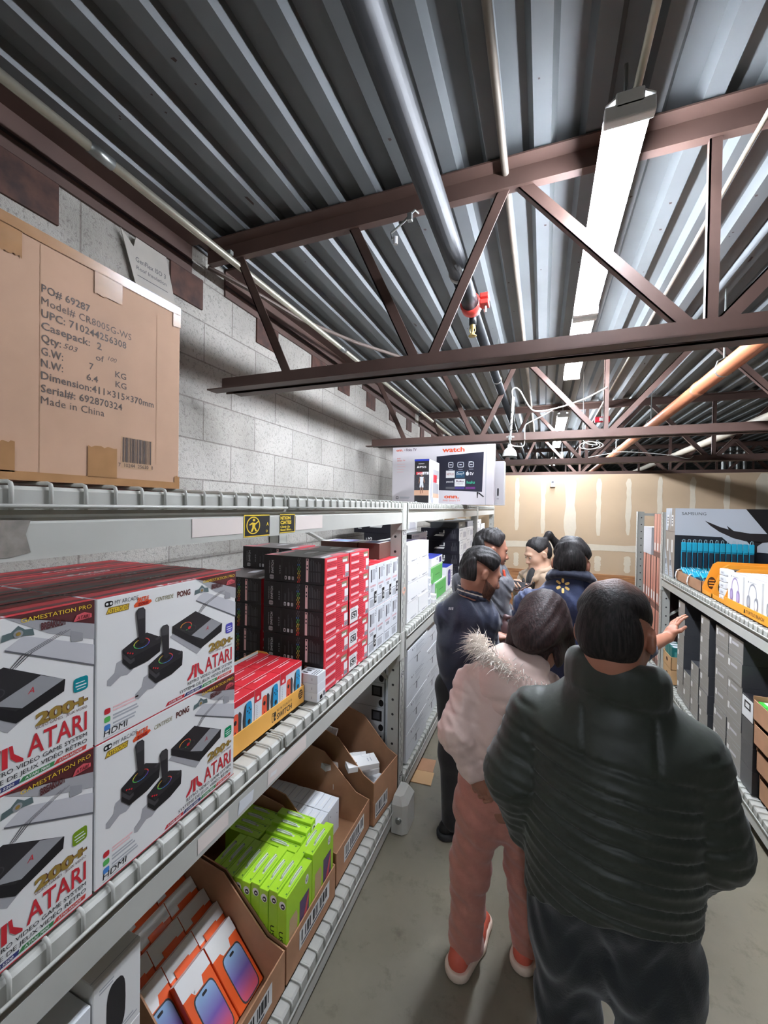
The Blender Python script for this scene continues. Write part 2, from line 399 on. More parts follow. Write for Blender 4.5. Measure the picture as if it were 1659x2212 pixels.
# ================================================================ storage racks
slot_m = M('dark_slot', (46, 44, 44), 0.8)
rubber = M('black_rubber', (30, 30, 31), 0.7)
def rack(xf, d, y0, y1, levels, ztop, label, depth=0.9, posts=(True, True), name='storage_rack', split=None, foot=True, shade=rack_paint, near_clip=None):
    """Front face at x = xf, running from post y0 to post y1 (post width 0.085), going back along d."""
    R_ = empty(name, (xf, y0, 0), label, 'storage rack', 'steel storage racks')
    X = lambda a: d * a; pw = 0.085; L = y1 - y0
    pp = [(0.0, 0.0)] if posts[0] else []
    if posts[1]: pp.append((0.0, L))
    for (a, yy) in pp:
        for back in (0, 1):
            xa = 0.0 if not back else depth - 0.07
            mb = MB()
            mb.box((X(xa), yy, 0.006), (X(xa + 0.004), yy + pw, ztop), shade); 
            for s in (0, pw - 0.003): mb.box((X(xa), yy + s, 0.006), (X(xa + 0.07), yy + s + 0.003, ztop), shade)
            if not back:
                z = 0.25
                while z < ztop - 0.04:
                    for q, dz in ((0.028, 0), (0.052, 0.018)):
                        f = mb.face((X(-0.0004), yy + q if d < 0 else yy + q + 0.005, z + dz), (0, -d, 0), (0, 0, 1), 0.005, 0.032); f.rect(0, 0, 1, 1, slot_m, 0)
                    z += 0.0508
                z = 0.25
                while z < ztop - 0.03:
                    c = (X(xa + 0.04), yy - 0.0006, z); n = 10
                    mb.poly([(c[0] + 0.0075 * math.cos(2 * math.pi * k / n), c[1], c[2] + 0.0075 * math.sin(2 * math.pi * k / n)) for k in range(n)], slot_m); z += 0.085
            mb.build('upright_post', R_)
            if foot:
                mb = MB(); mb.box((X(xa - 0.035), yy - 0.05, 0), (X(xa + 0.085), yy + pw, 0.006), shade)
                mb.tube([(X(xa - 0.012), yy - 0.025, 0.006), (X(xa - 0.012), yy - 0.025, 0.02)], 0.011, galv, 6); mb.build('foot_plate', R_)
        for za, zb in ((0.15, 0.75), (0.75, 1.35), (1.35, 1.7)):
            if zb < ztop:
                mb = MB(); mb.tube([(X(0.06), yy + pw / 2, za), (X(depth - 0.06), yy + pw / 2, zb)], 0.013, shade, 6); mb.build('diagonal_brace', R_)
        mb = MB(); mb.box((X(0.06), yy + 0.03, ztop - 0.05), (X(depth - 0.06), yy + 0.055, ztop - 0.02), shade); mb.build('frame_strut', R_)
    a0 = pw; a1 = L
    for zt in levels:
        for back in (0, 1):
            mb = MB()
            xb = 0.0 if not back else depth - 0.05
            if not back:
                prof = [(-0.003, -0.115), (0.05, -0.115), (0.05, -0.012), (0.0, -0.012), (-0.003, -0.016), (-0.003, -0.049), (0.004, -0.054), (-0.003, -0.059)]
                prof = [(-0.003, -0.12), (0.05, -0.12), (0.05, -0.006), (0.003, -0.006), (-0.003, -0.012), (-0.003, -0.05), (0.004, -0.055), (0.004, -0.06), (-0.003, -0.064)]
                mb.prism([(X(px), a0, zt + pz) for px, pz in prof], (0, a1 - a0, 0), shade)
                for yy in (a0, a1 - 0.012): mb.box((X(-0.006), yy, zt - 0.16), (X(0.04), yy + 0.012, zt - 0.005), shade)
                for yy in ((a0 - 0.06, a1 + 0.005) if posts[0] else (a1 + 0.005,)): mb.box((X(-0.006), yy, zt - 0.16), (X(-0.002), yy + 0.055, zt - 0.005), shade)
            else:
                mb.box((X(xb), a0, zt - 0.12), (X(xb + 0.05), a1, zt - 0.006), shade)
            mb.build('shelf_beam', R_)
        cuts = split or [0.0, 1.0]
        for k in range(len(cuts) - 1):
            c0 = a0 + 0.012 + (a1 - a0 - 0.024) * cuts[k]; c1 = a0 + 0.012 + (a1 - a0 - 0.024) * cuts[k + 1] - 0.02
            mb = MB(); mb.smooth = True; n = max(2, int(round((c1 - c0) / 0.0535)))
            for i in range(n + 1):
                yy = c0 + (c1 - c0) * i / n
                mb.tube([(X(depth), yy, zt), (X(0.003), yy, zt), (X(-0.004), yy, zt - 0.002), (X(-0.0065), yy, zt - 0.008), (X(-0.0065), yy, zt - 0.042)], 0.0032, shade, 6)
            mb.tube([(X(-0.012), c0 - 0.004, zt - 0.037), (X(-0.012), c1 + 0.004, zt - 0.037)], 0.0036, shade, 6)
            for q in (0.08, 0.2, 0.35, 0.5, 0.65, 0.82):
                mb.tube([(X(q), c0, zt - 0.006), (X(q), c1, zt - 0.006)], 0.003, shade, 5)
            mb.build('wire_deck', R_)
    return R_
LR1 = rack(-0.74, -1, -0.30, 2.2, (0.155, 1.066, 1.809), 1.80, 'long grey storage rack nearest camera, left of aisle, tall carton on top', split=[0.0, 0.06, 0.535, 1.0])
LR2 = rack(-0.74, -1, 2.2, 5.02, (0.195, 1.056, 1.808), 1.80, 'grey storage rack behind the near left one, television boxes on top', posts=(False, True), split=[0.0, 0.5, 1.0])
LR3 = rack(-0.74, -1, 5.02, 6.85, (0.195, 1.056, 1.808), 1.80, 'grey storage rack farthest along block wall, ending at drywall', posts=(False, True), split=[0.0, 0.5, 1.0])
RR1 = rack(1.10, 1, 2.1, 4.7, (0.195, 1.172), 1.77, 'grey storage rack right of aisle holding monitor and headset boxes', posts=(True, True), split=[0.0, 0.5, 1.0])
RR2 = rack(1.10, 1, 4.7, 5.85, (0.195,), 1.77, 'grey storage rack at back right holding rose-gold spined boxes', posts=(False, True))
# stickers and labels on the near rack's beams
yel = M('yellow_print', (240, 205, 60), 0.5); sticker_w = M('cream_label', (228, 216, 208), 0.55)
mb = MB(); o = Vector((-0.74, -0.30, 0))
def bf(y0, z0, y1, z1, x=0.0036): return mb.face((x, y0 + 0.30, z0), (0, 1, 0), (0, 0, 1), y1 - y0, z1 - z0)
bf(0.704, 1.703, 0.872, 1.746).rect(0, 0, 1, 1, sticker_w); mb.build('blank_label', LR1); mb = MB(); bf(1.119, 1.70, 1.29, 1.746).rect(0, 0, 1, 1, sticker_w)
mb.build('blank_label', LR1)
mb = MB(); f = bf(0.876, 1.692, 0.985, 1.752); f.rect(0, 0, 1, 1, yel, 1); f.rect(0.03, 0.05, 1, 0.95, black, 2)
f.ring(0.34, 0.52, 0.26, 0.40, 0.13, yel, 3); f.ell(0.36, 0.76, 0.05, 0.06, yel, 3)
for q in ([(0.30, 0.66), (0.42, 0.62), (0.40, 0.40), (0.30, 0.42)], [(0.30, 0.42), (0.38, 0.42), (0.30, 0.22), (0.24, 0.24)], [(0.36, 0.42), (0.42, 0.42), (0.48, 0.26), (0.42, 0.24)], [(0.42, 0.62), (0.52, 0.72), (0.55, 0.68), (0.42, 0.54)], [(0.30, 0.66), (0.18, 0.56), (0.2, 0.52), (0.32, 0.58)]): f.poly(q, yel, 3)
f.text('A', 0.86, 0.48, 0.16, yel, 3, bold=0.03); f.text('O', 0.84, 0.16, 0.12, yel, 3, bold=0.02)
f = bf(1.035, 1.695, 1.115, 1.752); f.rect(0, 0, 1, 1, yel, 1); f.rect(0, 0.05, 0.96, 0.95, black, 2)
f.text('NTION', 0.02, 0.72, 0.17, yel, 3, w=0.66, bold=0.04); f.text('CIATES', 0.02, 0.48, 0.17, yel, 3, w=0.72, bold=0.04); f.text('Climb Up', 0.02, 0.28, 0.11, yel, 3, w=0.62, bold=0.03); f.text('Steel Bins...', 0.02, 0.12, 0.11, yel, 3, w=0.8, bold=0.03)
so = mb.build('warning_sticker', LR1); so['label'] = 'torn black and yellow warning sticker'
mb = MB(); bf(0.73, 0.958, 0.83, 0.995).rect(0, 0, 1, 1, sticker_w); f = bf(0.99, 0.955, 1.2, 1.0); f.poly([(0, 0), (1, 0.02), (1, 1), (0.02, 0.98)], sticker_w); f.poly([(0.05, 0.4), (0.2, 0.3), (0.22, 0.55), (0.08, 0.62)], white, 2)
bf(0.865, 0.955, 0.93, 0.99).poly([(0, 0), (0.9, 0.1), (1, 0.9), (0.1, 1)], white2); mb.build('torn_label', LR1)
for z in (1.615, 0.79, 0.2):
    mb = MB(); f = mb.face((0.0006, 2.515, z), (0, 1, 0), (0, 0, 1), 0.055, 0.04); f.rect(0, 0, 1, 1, white, 1); f.rect(0.06, 0.08, 0.94, 0.92, black, 2); f.text('52', 0.5, 0.18, 0.62, white, 3, w=0.6, bold=0.03, align='c'); mb.build('bay_number_sticker', LR1)
mb = MB(); f = mb.face((0.0006, 2.52, 1.27), (0, 1, 0), (0, 0, 1), 0.06, 0.045); f.ring(0.5, 0.6, 0.5, 0.4, 0.35, M('peach_tape', (240, 180, 150), 0.5), 1); f.rect(0.4, 0.0, 0.6, 0.5, M('peach_tape'), 2); mb.build('tape_loop', LR1)
# rust smear on the near beam, column guard
mb = MB(); f = bf(0.30, 1.695, 0.392, 1.752); f.poly([(0, 0.05), (0.7, 0.0), (1, 0.1), (0.93, 0.6), (1, 0.98), (0, 1)], M('scraped_label_residue', (150, 142, 132), 0.8, noise=0.4, nscale=60), 1); mb.build('scraped_label', LR1)
guard = empty('column_guard', (-0.695, 2.17, 0), 'grey steel guard protecting foot of rack post beside floor plate', 'post guard')
mb = MB(); P = [(-0.04, -0.085), (0.02, -0.085), (0.045, -0.06), (0.045, 0.06), (0.02, 0.085), (-0.04, 0.085)]
mb.prism([(x, y, 0.004) for x, y in P], (0, 0, 0.155), rack_paint)
b0 = [Vector((x, y, 0.159)) for x, y in P]; t0 = [Vector((x * 0.6 - 0.012, y * 0.72, 0.195)) for x, y in P]
for i in range(6): mb.poly([b0[i], b0[(i + 1) % 6], t0[(i + 1) % 6], t0[i]], rack_paint)
mb.poly(t0, rack_paint); mb.build('guard_shell', guard)
mb = MB(); mb.lathe([(0.0, 0.012), (0.014, 0.012), (0.018, 0.0)], galv, 12, Matrix.Translation((0.0, -0.085, 0.08)) @ Matrix.Rotation(math.pi / 2, 4, 'X')); mb.build('bolt_head', guard)
# ================================================================ boxed goods on the left racks
ORD = ['first', 'second', 'third', 'fourth', 'fifth', 'sixth', 'seventh', 'eighth', 'ninth', 'tenth', 'eleventh', 'twelfth']
red = M('bright_red_card', (205, 40, 52), 0.45); red2 = M('deep_red_print', (150, 28, 36), 0.45)
pink_l = M('pale_pink_print', (238, 196, 196), 0.5); orange_t = M('orange_red_print', (226, 84, 40), 0.5)
def put(mesh, name, loc, label, cat, group=None, rz=0.0):
    o = bpy.data.objects.new(name, mesh); COL.objects.link(o); o.location = loc; o.rotation_euler = (0, 0, rz)
    return tag(o, label, cat, group)
def base_box(dx, dy, dz, m, mats=None, bev=0.0012):
    """A box whose front lower edge midline is the origin: front face +x at x = 0, y from 0 to dy, z from 0."""
    mb = MB(); mb.box((-dx, 0, 0), (0, dy, dz), m, bev, mats)
    mb.F = mb.face((0, 0, 0), (0, 1, 0), (0, 0, 1), dy, dz)            # +x, towards the aisle
    mb.S = mb.face((-dx, 0, 0), (1, 0, 0), (0, 0, 1), dx, dz)          # -y, towards the camera end
    mb.T = mb.face((0, 0, dz), (0, 1, 0), (-1, 0, 0), dy, dx)          # top, read from the aisle
    return mb
# ---- tall brown carton on the top shelf
carton = empty('carton', (-0.765, 0.36, 1.8125), 'large brown taped carton with printed order details on top shelf', 'carton')
mb = base_box(0.411, 0.333, 0.404, M('pale_carton_board', (198, 160, 132), 0.8, noise=0.08, nscale=14), bev=0.003)
tape = M('brown_packing_tape', (178, 134, 92), 0.22, coat=0.5, noise=0.15, nscale=25); seam = M('board_crease', (180, 142, 112), 0.8)
f = mb.F
pr = M('stamp_ink', (74, 58, 50), 0.6)
f.rect(0.175, 0.02, 0.178, 0.965, seam, 1); f.rect(0.82, 0.12, 0.823, 0.9, seam, 1)
rows = [('PO# 69287', 0.762, 0.23), ('Model# CR8005G-WS', 0.712, 0.467), ('UPC: 710244256308', 0.662, 0.436), ('Casepack:  2', 0.613, 0.293), ('Qty:', 0.563, 0.088), ('G.W:', 0.511, 0.098), ('N.W:', 0.463, 0.098), ('Dimension:411×315×370mm', 0.413, 0.62), ('Serial#: 692870324', 0.361, 0.414), ('Made in China', 0.314, 0.31)]
for t, y, wd in rows: f.text(t, 0.182, y, 0.031, pr, 1, w=wd, bold=0.014, spacing=1.05)
f.text('503', 0.28, 0.566, 0.022, pr, 1, w=0.07, shear=0.3); f.text('of', 0.443, 0.562, 0.026, pr, 1, w=0.045, bold=0.01); f.text('100', 0.509, 0.578, 0.02, pr, 1, w=0.052, shear=0.3)
f.text('7', 0.409, 0.512, 0.028, pr, 1, bold=0.012); f.text('KG', 0.553, 0.512, 0.028, pr, 1, w=0.066, bold=0.012); f.text('6.4', 0.396, 0.461, 0.028, pr, 1, w=0.06, bold=0.012); f.text('KG', 0.555, 0.466, 0.028, pr, 1, w=0.066, bold=0.012)
f.rect(0.59, 0.085, 0.795, 0.238, M('barcode_ground', (186, 150, 116), 0.7), 1); x = 0.60
while x < 0.785:
    wd = rnd.choice([0.003, 0.004, 0.007]); f.rect(x, 0.115, x + wd, 0.235, pr, 2); x += wd + rnd.choice([0.002, 0.004, 0.005])
f.text('7  10244  25630  8', 0.575, 0.092, 0.018, pr, 2, w=0.225)
mb.build('board_body', carton)
def tape_piece(*rects):
    mb = MB(); f = mb.face((0.0006, 0, 0), (0, 1, 0), (0, 0, 1), 0.333, 0.404)
    for q in rects:
        pts = [(q[0], q[1]), (q[2], q[1]), (q[2], q[3]), (q[0], q[3])]
        if len(q) > 4:   # torn end
            n = 9; lo = [(q[0] + (q[2] - q[0]) * i / n, q[1] + (0.012 * rnd.random() if q[4] == 'b' else 0)) for i in range(n + 1)]
            hi = [(q[0] + (q[2] - q[0]) * i / n, q[3] - (0.012 * rnd.random() if q[4] == 't' else 0)) for i in range(n + 1)]
            pts = lo + hi[::-1]
        f.poly(pts, tape, 2)
    mb.build('packing_tape', carton)
tape_piece((0.0, 0.955, 1.0, 1.0)); tape_piece((0.0, 0.0, 1.0, 0.035)); tape_piece((0.433, 0.855, 0.59, 0.958, 'b')); tape_piece((0.403, 0.033, 0.565, 0.178, 't'))
tape_piece((0.0, 0.85, 0.10, 0.958, 'b')); tape_piece((0.0, 0.03, 0.075, 0.15, 't')); tape_piece((0.94, 0.88, 1.0, 0.958, 'b')); tape_piece((0.96, 0.033, 1.0, 0.075, 't'))
# ---- retro console boxes
charcoal = M('charcoal_art', (42, 40, 42), 0.4); char2 = M('dark_grey_art', (64, 62, 64), 0.4); silver_p = M('silver_art', (150, 150, 152), 0.35); shade_p = M('soft_grey_art', (164, 163, 165), 0.5); shade_l = M('pale_grey_art', (196, 195, 198), 0.5)
atari_r = M('logo_red', (196, 44, 54), 0.45); gold = M('gold_print', (150, 122, 56), 0.4); brown_p = M('brown_print', (92, 44, 36), 0.5); maroon = M('maroon_art', (84, 38, 40), 0.45)
rain = [M('rainbow_%d' % i, c, 0.4) for i, c in enumerate([(220, 70, 60), (226, 150, 60), (210, 205, 80), (90, 180, 90), (70, 130, 200), (110, 80, 180)])]
def console_box(holo):
    mb = base_box(0.094, 0.358, 0.267, white, {'-y': white2, '+z': red2}, 0.0015)
    f = mb.F
    f.poly([(0.63, 1.0), (1, 1.0), (1, 0.84), (0.80, 0.93)], maroon, 1); f.poly([(0.63, 1.0), (0.80, 0.935), (1, 0.84), (1, 0.735), (0.80, 0.85)], shade_p, 1)
    f.poly([(0.633, 0.82), (0.70, 0.875), (1, 0.70), (1, 0.567)], shade_l, 1); f.poly([(0.633, 0.82), (1, 0.567), (1, 0.555), (0.633, 0.81)], ink, 2)
    f.poly([(0.89, 0.835), (0.945, 0.80), (0.945, 0.75), (0.89, 0.76)], silver_p, 2)
    for k in range(3):
        q = 0.018 * k; f.poly([(0.885 - q, 0.845), (0.89 - q, 0.845), (0.735 - q, 0.765), (0.672 - q * 0.6, 0.70), (0.668 - q * 0.6, 0.70), (0.728 - q, 0.765)], char2, 3)
    f.poly([(0.435, 0.575), (0.50, 0.62), (0.674, 0.387), (0.745, 0.425), (0.645, 0.345)], shade_p, 1)
    f.poly([(0.452, 0.654), (0.629, 0.725), (0.867, 0.535), (0.673, 0.451)], charcoal, 2); f.poly([(0.452, 0.654), (0.673, 0.451), (0.674, 0.38), (0.452, 0.60)], black, 2); f.poly([(0.673, 0.451), (0.867, 0.535), (0.862, 0.462), (0.674, 0.38)], black, 2)
    f.poly([(0.765, 0.612), (0.862, 0.54), (0.695, 0.456), (0.597, 0.526)], silver_p, 3); f.text('A', 0.715, 0.525, 0.035, atari_r, 4, shear=0.3)
    f.ring(0.555, 0.62, 0.045, 0.035, 0.15, [rain[0], rain[1], char2, rain[3]], 3); f.ring(0.60, 0.585, 0.035, 0.03, 0.15, char2, 3); f.ell(0.58, 0.60, 0.012, 0.012, red, 4)
    for dx, dy in ((0, 0), (0.158, -0.185)):
        Q = lambda L_: [(x + dx, y + dy) for x, y in L_]
        f.poly(Q([(0.055, 0.42), (0.095, 0.455), (0.105, 0.52), (0.135, 0.53), (0.20, 0.43), (0.165, 0.405), (0.13, 0.415), (0.075, 0.372), (0.055, 0.385)]), shade_p, 1)
        f.poly(Q([(0.135, 0.60), (0.215, 0.652), (0.28, 0.672), (0.372, 0.60), (0.372, 0.56), (0.205, 0.525), (0.185, 0.515)]), charcoal, 3)
        f.poly(Q([(0.135, 0.60), (0.185, 0.515), (0.182, 0.435), (0.137, 0.505)]), black, 3); f.poly(Q([(0.185, 0.515), (0.205, 0.525), (0.372, 0.56), (0.368, 0.49), (0.29, 0.45), (0.182, 0.435)]), black, 3)
        f.poly(Q([(0.137, 0.575), (0.183, 0.505), (0.205, 0.515), (0.207, 0.49), (0.18, 0.475), (0.137, 0.54)]), char2, 4)
        f.ring(0.248 + dx, 0.602 + dy, 0.05, 0.036, 0.12, rain, 4); f.ell(0.248 + dx, 0.602 + dy, 0.03, 0.02, black, 4)
        f.poly(Q([(0.212, 0.845), (0.225, 0.872), (0.255, 0.872), (0.268, 0.85), (0.27, 0.615), (0.255, 0.60), (0.232, 0.61)]), charcoal, 5); f.poly(Q([(0.217, 0.84), (0.226, 0.865), (0.254, 0.865), (0.263, 0.845), (0.262, 0.79), (0.22, 0.79)]), char2, 6)
        for k in range(3): f.ell(0.165 + 0.014 * k + dx, 0.565 - 0.008 * k + dy, 0.005, 0.006, red, 5)
        f.poly(Q([(0.33, 0.60), (0.36, 0.615), (0.372, 0.60), (0.345, 0.585)]), char2, 5)
    f.ell(0.062, 0.952, 0.022, 0.02, black, 1, p=3); f.ell(0.052, 0.952, 0.007, 0.009, white, 2); f.ell(0.073, 0.952, 0.007, 0.009, white, 2)
    f.text('MY ARCADE', 0.093, 0.938, 0.03, ink, 1, w=0.135, bold=-0.005)
    f.poly([(0.045, 0.88), (0.17, 0.88), (0.175, 0.925), (0.06, 0.925)], gold, 1); f.text('ASTEROIDS', 0.052, 0.886, 0.032, yel, 2, w=0.115, bold=0.03, shear=0.15)
    f.text('BATTLE', 0.222, 0.922, 0.028, orange_t, 2, w=0.07, bold=0.05, shear=0.1); f.poly([(0.2, 0.90), (0.205, 0.882), (0.29, 0.884), (0.312, 0.9), (0.305, 0.918), (0.215, 0.918)], orange_t, 1); f.text('ZONE', 0.225, 0.89, 0.022, red2, 3, w=0.065, bold=0.03)
    f.text('CENTIPEDE', 0.335, 0.888, 0.032, M('olive_print', (132, 124, 74), 0.5), 1, w=0.125, shear=0.2, bold=0.005); f.text('PONG', 0.487, 0.882, 0.046, brown_p, 1, w=0.10, bold=0.04)
    f.poly([(0.62, 0.865), (0.66, 0.875), (0.70, 0.875), (0.74, 0.865), (0.735, 0.905), (0.705, 0.91), (0.68, 0.94), (0.655, 0.91), (0.625, 0.905)], M('teal_grey_print', (88, 104, 104), 0.5), 2); f.ell(0.68, 0.893, 0.018, 0.022, silver_p, 3); f.ell(0.68, 0.893, 0.009, 0.011, gold, 4)
    f.text('BREAKOUT', 0.765, 0.885, 0.04, maroon, 4, w=0.105, bold=0.05); f.poly([(0.90, 0.885), (0.985, 0.89), (0.985, 0.915), (0.95, 0.935), (0.915, 0.925)], M('rose_print', (206, 84, 92), 0.5), 4); f.text('ATARI', 0.915, 0.893, 0.024, maroon, 5, w=0.06, shear=0.2)
    f.text('GAMESTATION PRO', 0.69, 0.952, 0.026, yel, 3, w=0.295, bold=0.01)
    f.ell(0.937, 0.468, 0.034, 0.046, M('holo_%s' % str(holo), holo, 0.25, 0.6), 2, p=5); f.rect(0.912, 0.456, 0.962, 0.464, white2, 3); f.rect(0.912, 0.478, 0.955, 0.484, white2, 3); f.rect(0.918, 0.438, 0.958, 0.444, white2, 3)
    f.text('200+', 0.745, 0.318, 0.068, gold, 2, w=0.222, bold=0.045); f.text('200+', 0.747, 0.32, 0.064, brown_p, 1, w=0.225, bold=0.06); f.text('VIDEO GAMES · JEUX VIDÉO', 0.745, 0.295, 0.017, brown_p, 2, w=0.222, bold=0.02)
    f.text('ATARI', 0.716, 0.152, 0.122, atari_r, 2, w=0.25, bold=0.012)
    for a in (-1, 0, 1):
        if a == 0: f.rect(0.625, 0.145, 0.645, 0.262, atari_r, 2)
        else: f.poly([(0.635 + a * 0.014, 0.262), (0.635 + a * 0.027, 0.262), (0.635 + a * 0.032, 0.21), (0.635 + a * 0.066, 0.16), (0.635 + a * 0.066, 0.143), (0.635 + a * 0.04, 0.155), (0.635 + a * 0.02, 0.19)], atari_r, 2)
    f.text('RETRO VIDEO GAME SYSTEM', 0.572, 0.108, 0.026, black, 2, w=0.395, bold=0.012); f.text('SYSTÈME DE JEUX VIDÉO RÉTRO', 0.51, 0.066, 0.026, black, 2, w=0.457, bold=0.012)
    sg = [(0.42, 0.55, (196, 44, 54), 'ATARI 2600'), (0.555, 0.69, (50, 56, 110), 'ATARI 5200'), (0.695, 0.825, (60, 132, 76), 'ATARI 7800'), (0.83, 0.967, (206, 70, 62), 'ATARI ARCADE')]
    for a, b_, c, t in sg: f.poly([(a - 0.012, 0.022), (b_ - 0.004, 0.022), (b_, 0.05), (a + 0.006, 0.05)], M('strip_%d' % c[0], c, 0.5), 1); f.text(t, a + 0.012, 0.029, 0.015, white, 2, w=(b_ - a) * 0.75, bold=0.02, shear=0.15)
    f.rect(0, 0, 1, 0.008, atari_r, 1)
    f.text('HDMI', 0.04, 0.035, 0.042, black, 1, w=0.13, bold=0.02, shear=0.1); f.rect(0.04, 0.02, 0.17, 0.024, lgrey, 1)
    for y, c in ((0.205, atari_r), (0.148, rain[3]), (0.092, rain[4])): f.ell(0.058, y, 0.016, 0.02, c, 1, p=4); f.lines(0.088, y - 0.022, 0.24, y + 0.022, 2, lgrey if c is not atari_r else pink_l, 1, 0.55)
    t = mb.T
    t.rect(0, 0, 1, 0.14, atari_r, 1); t.rect(0, 0.66, 1, 0.86, red, 1); t.rect(0, 0.90, 1, 0.93, M('dark_red_band', (74, 18, 24), 0.4), 1); t.poly([(0, 0.14), (0.4, 0.2), (1, 0.14), (1, 0.3), (0.5, 0.42), (0, 0.3)], M('dark_red_band'), 1)  # red lid with a dark red band and chevron
    t.text('ATARI', 0.42, 0.02, 0.10, white, 2, w=0.22, bold=0.02); t.rect(0.36, 0.02, 0.40, 0.12, white, 2); t.text('ATARI', 0.4, 0.72, 0.07, pink_l, 2, w=0.14)
    return mb
cb = {}
for i, (k, hc) in enumerate((('purple', (110, 110, 232)), ('green', (40, 206, 140)), ('blue', (44, 200, 214)), ('rainbow', (170, 214, 60)))): cb[k] = console_box(hc).mesh('console_box')
CBL = {(0, 1, 0): ('rainbow', 'lower left white retro console box, yellow-green hologram sticker, front row'), (0, 1, 1): ('blue', 'upper left white retro console box, cyan hologram sticker, front row'),
       (0, 0, 0): ('green', 'lower right white retro console box, green hologram sticker, on middle shelf'), (0, 0, 1): ('purple', 'upper right white retro console box, violet hologram sticker, full joystick picture')}
for k in range(5):
    for c in (0, 1):
        for l in (0, 1):
            if k == 0: kind, lb = CBL[(0, c, l)]
            else: kind = ('purple', 'green')[l]; lb = '%s retro console box in %s row behind the front, %s column' % (('lower', 'red-topped upper')[l], ORD[k], ('right', 'left')[c])
            put(cb[kind], 'console_box', (-0.745 - 0.0955 * k - 0.003 * rnd.random() * (k > 0), (0.499, 0.137)[c] + 0.004 * (rnd.random() - 0.5) * (k > 0), 1.0703 + 0.2675 * l), lb, 'game console box', 'retro console boxes on the middle shelf')
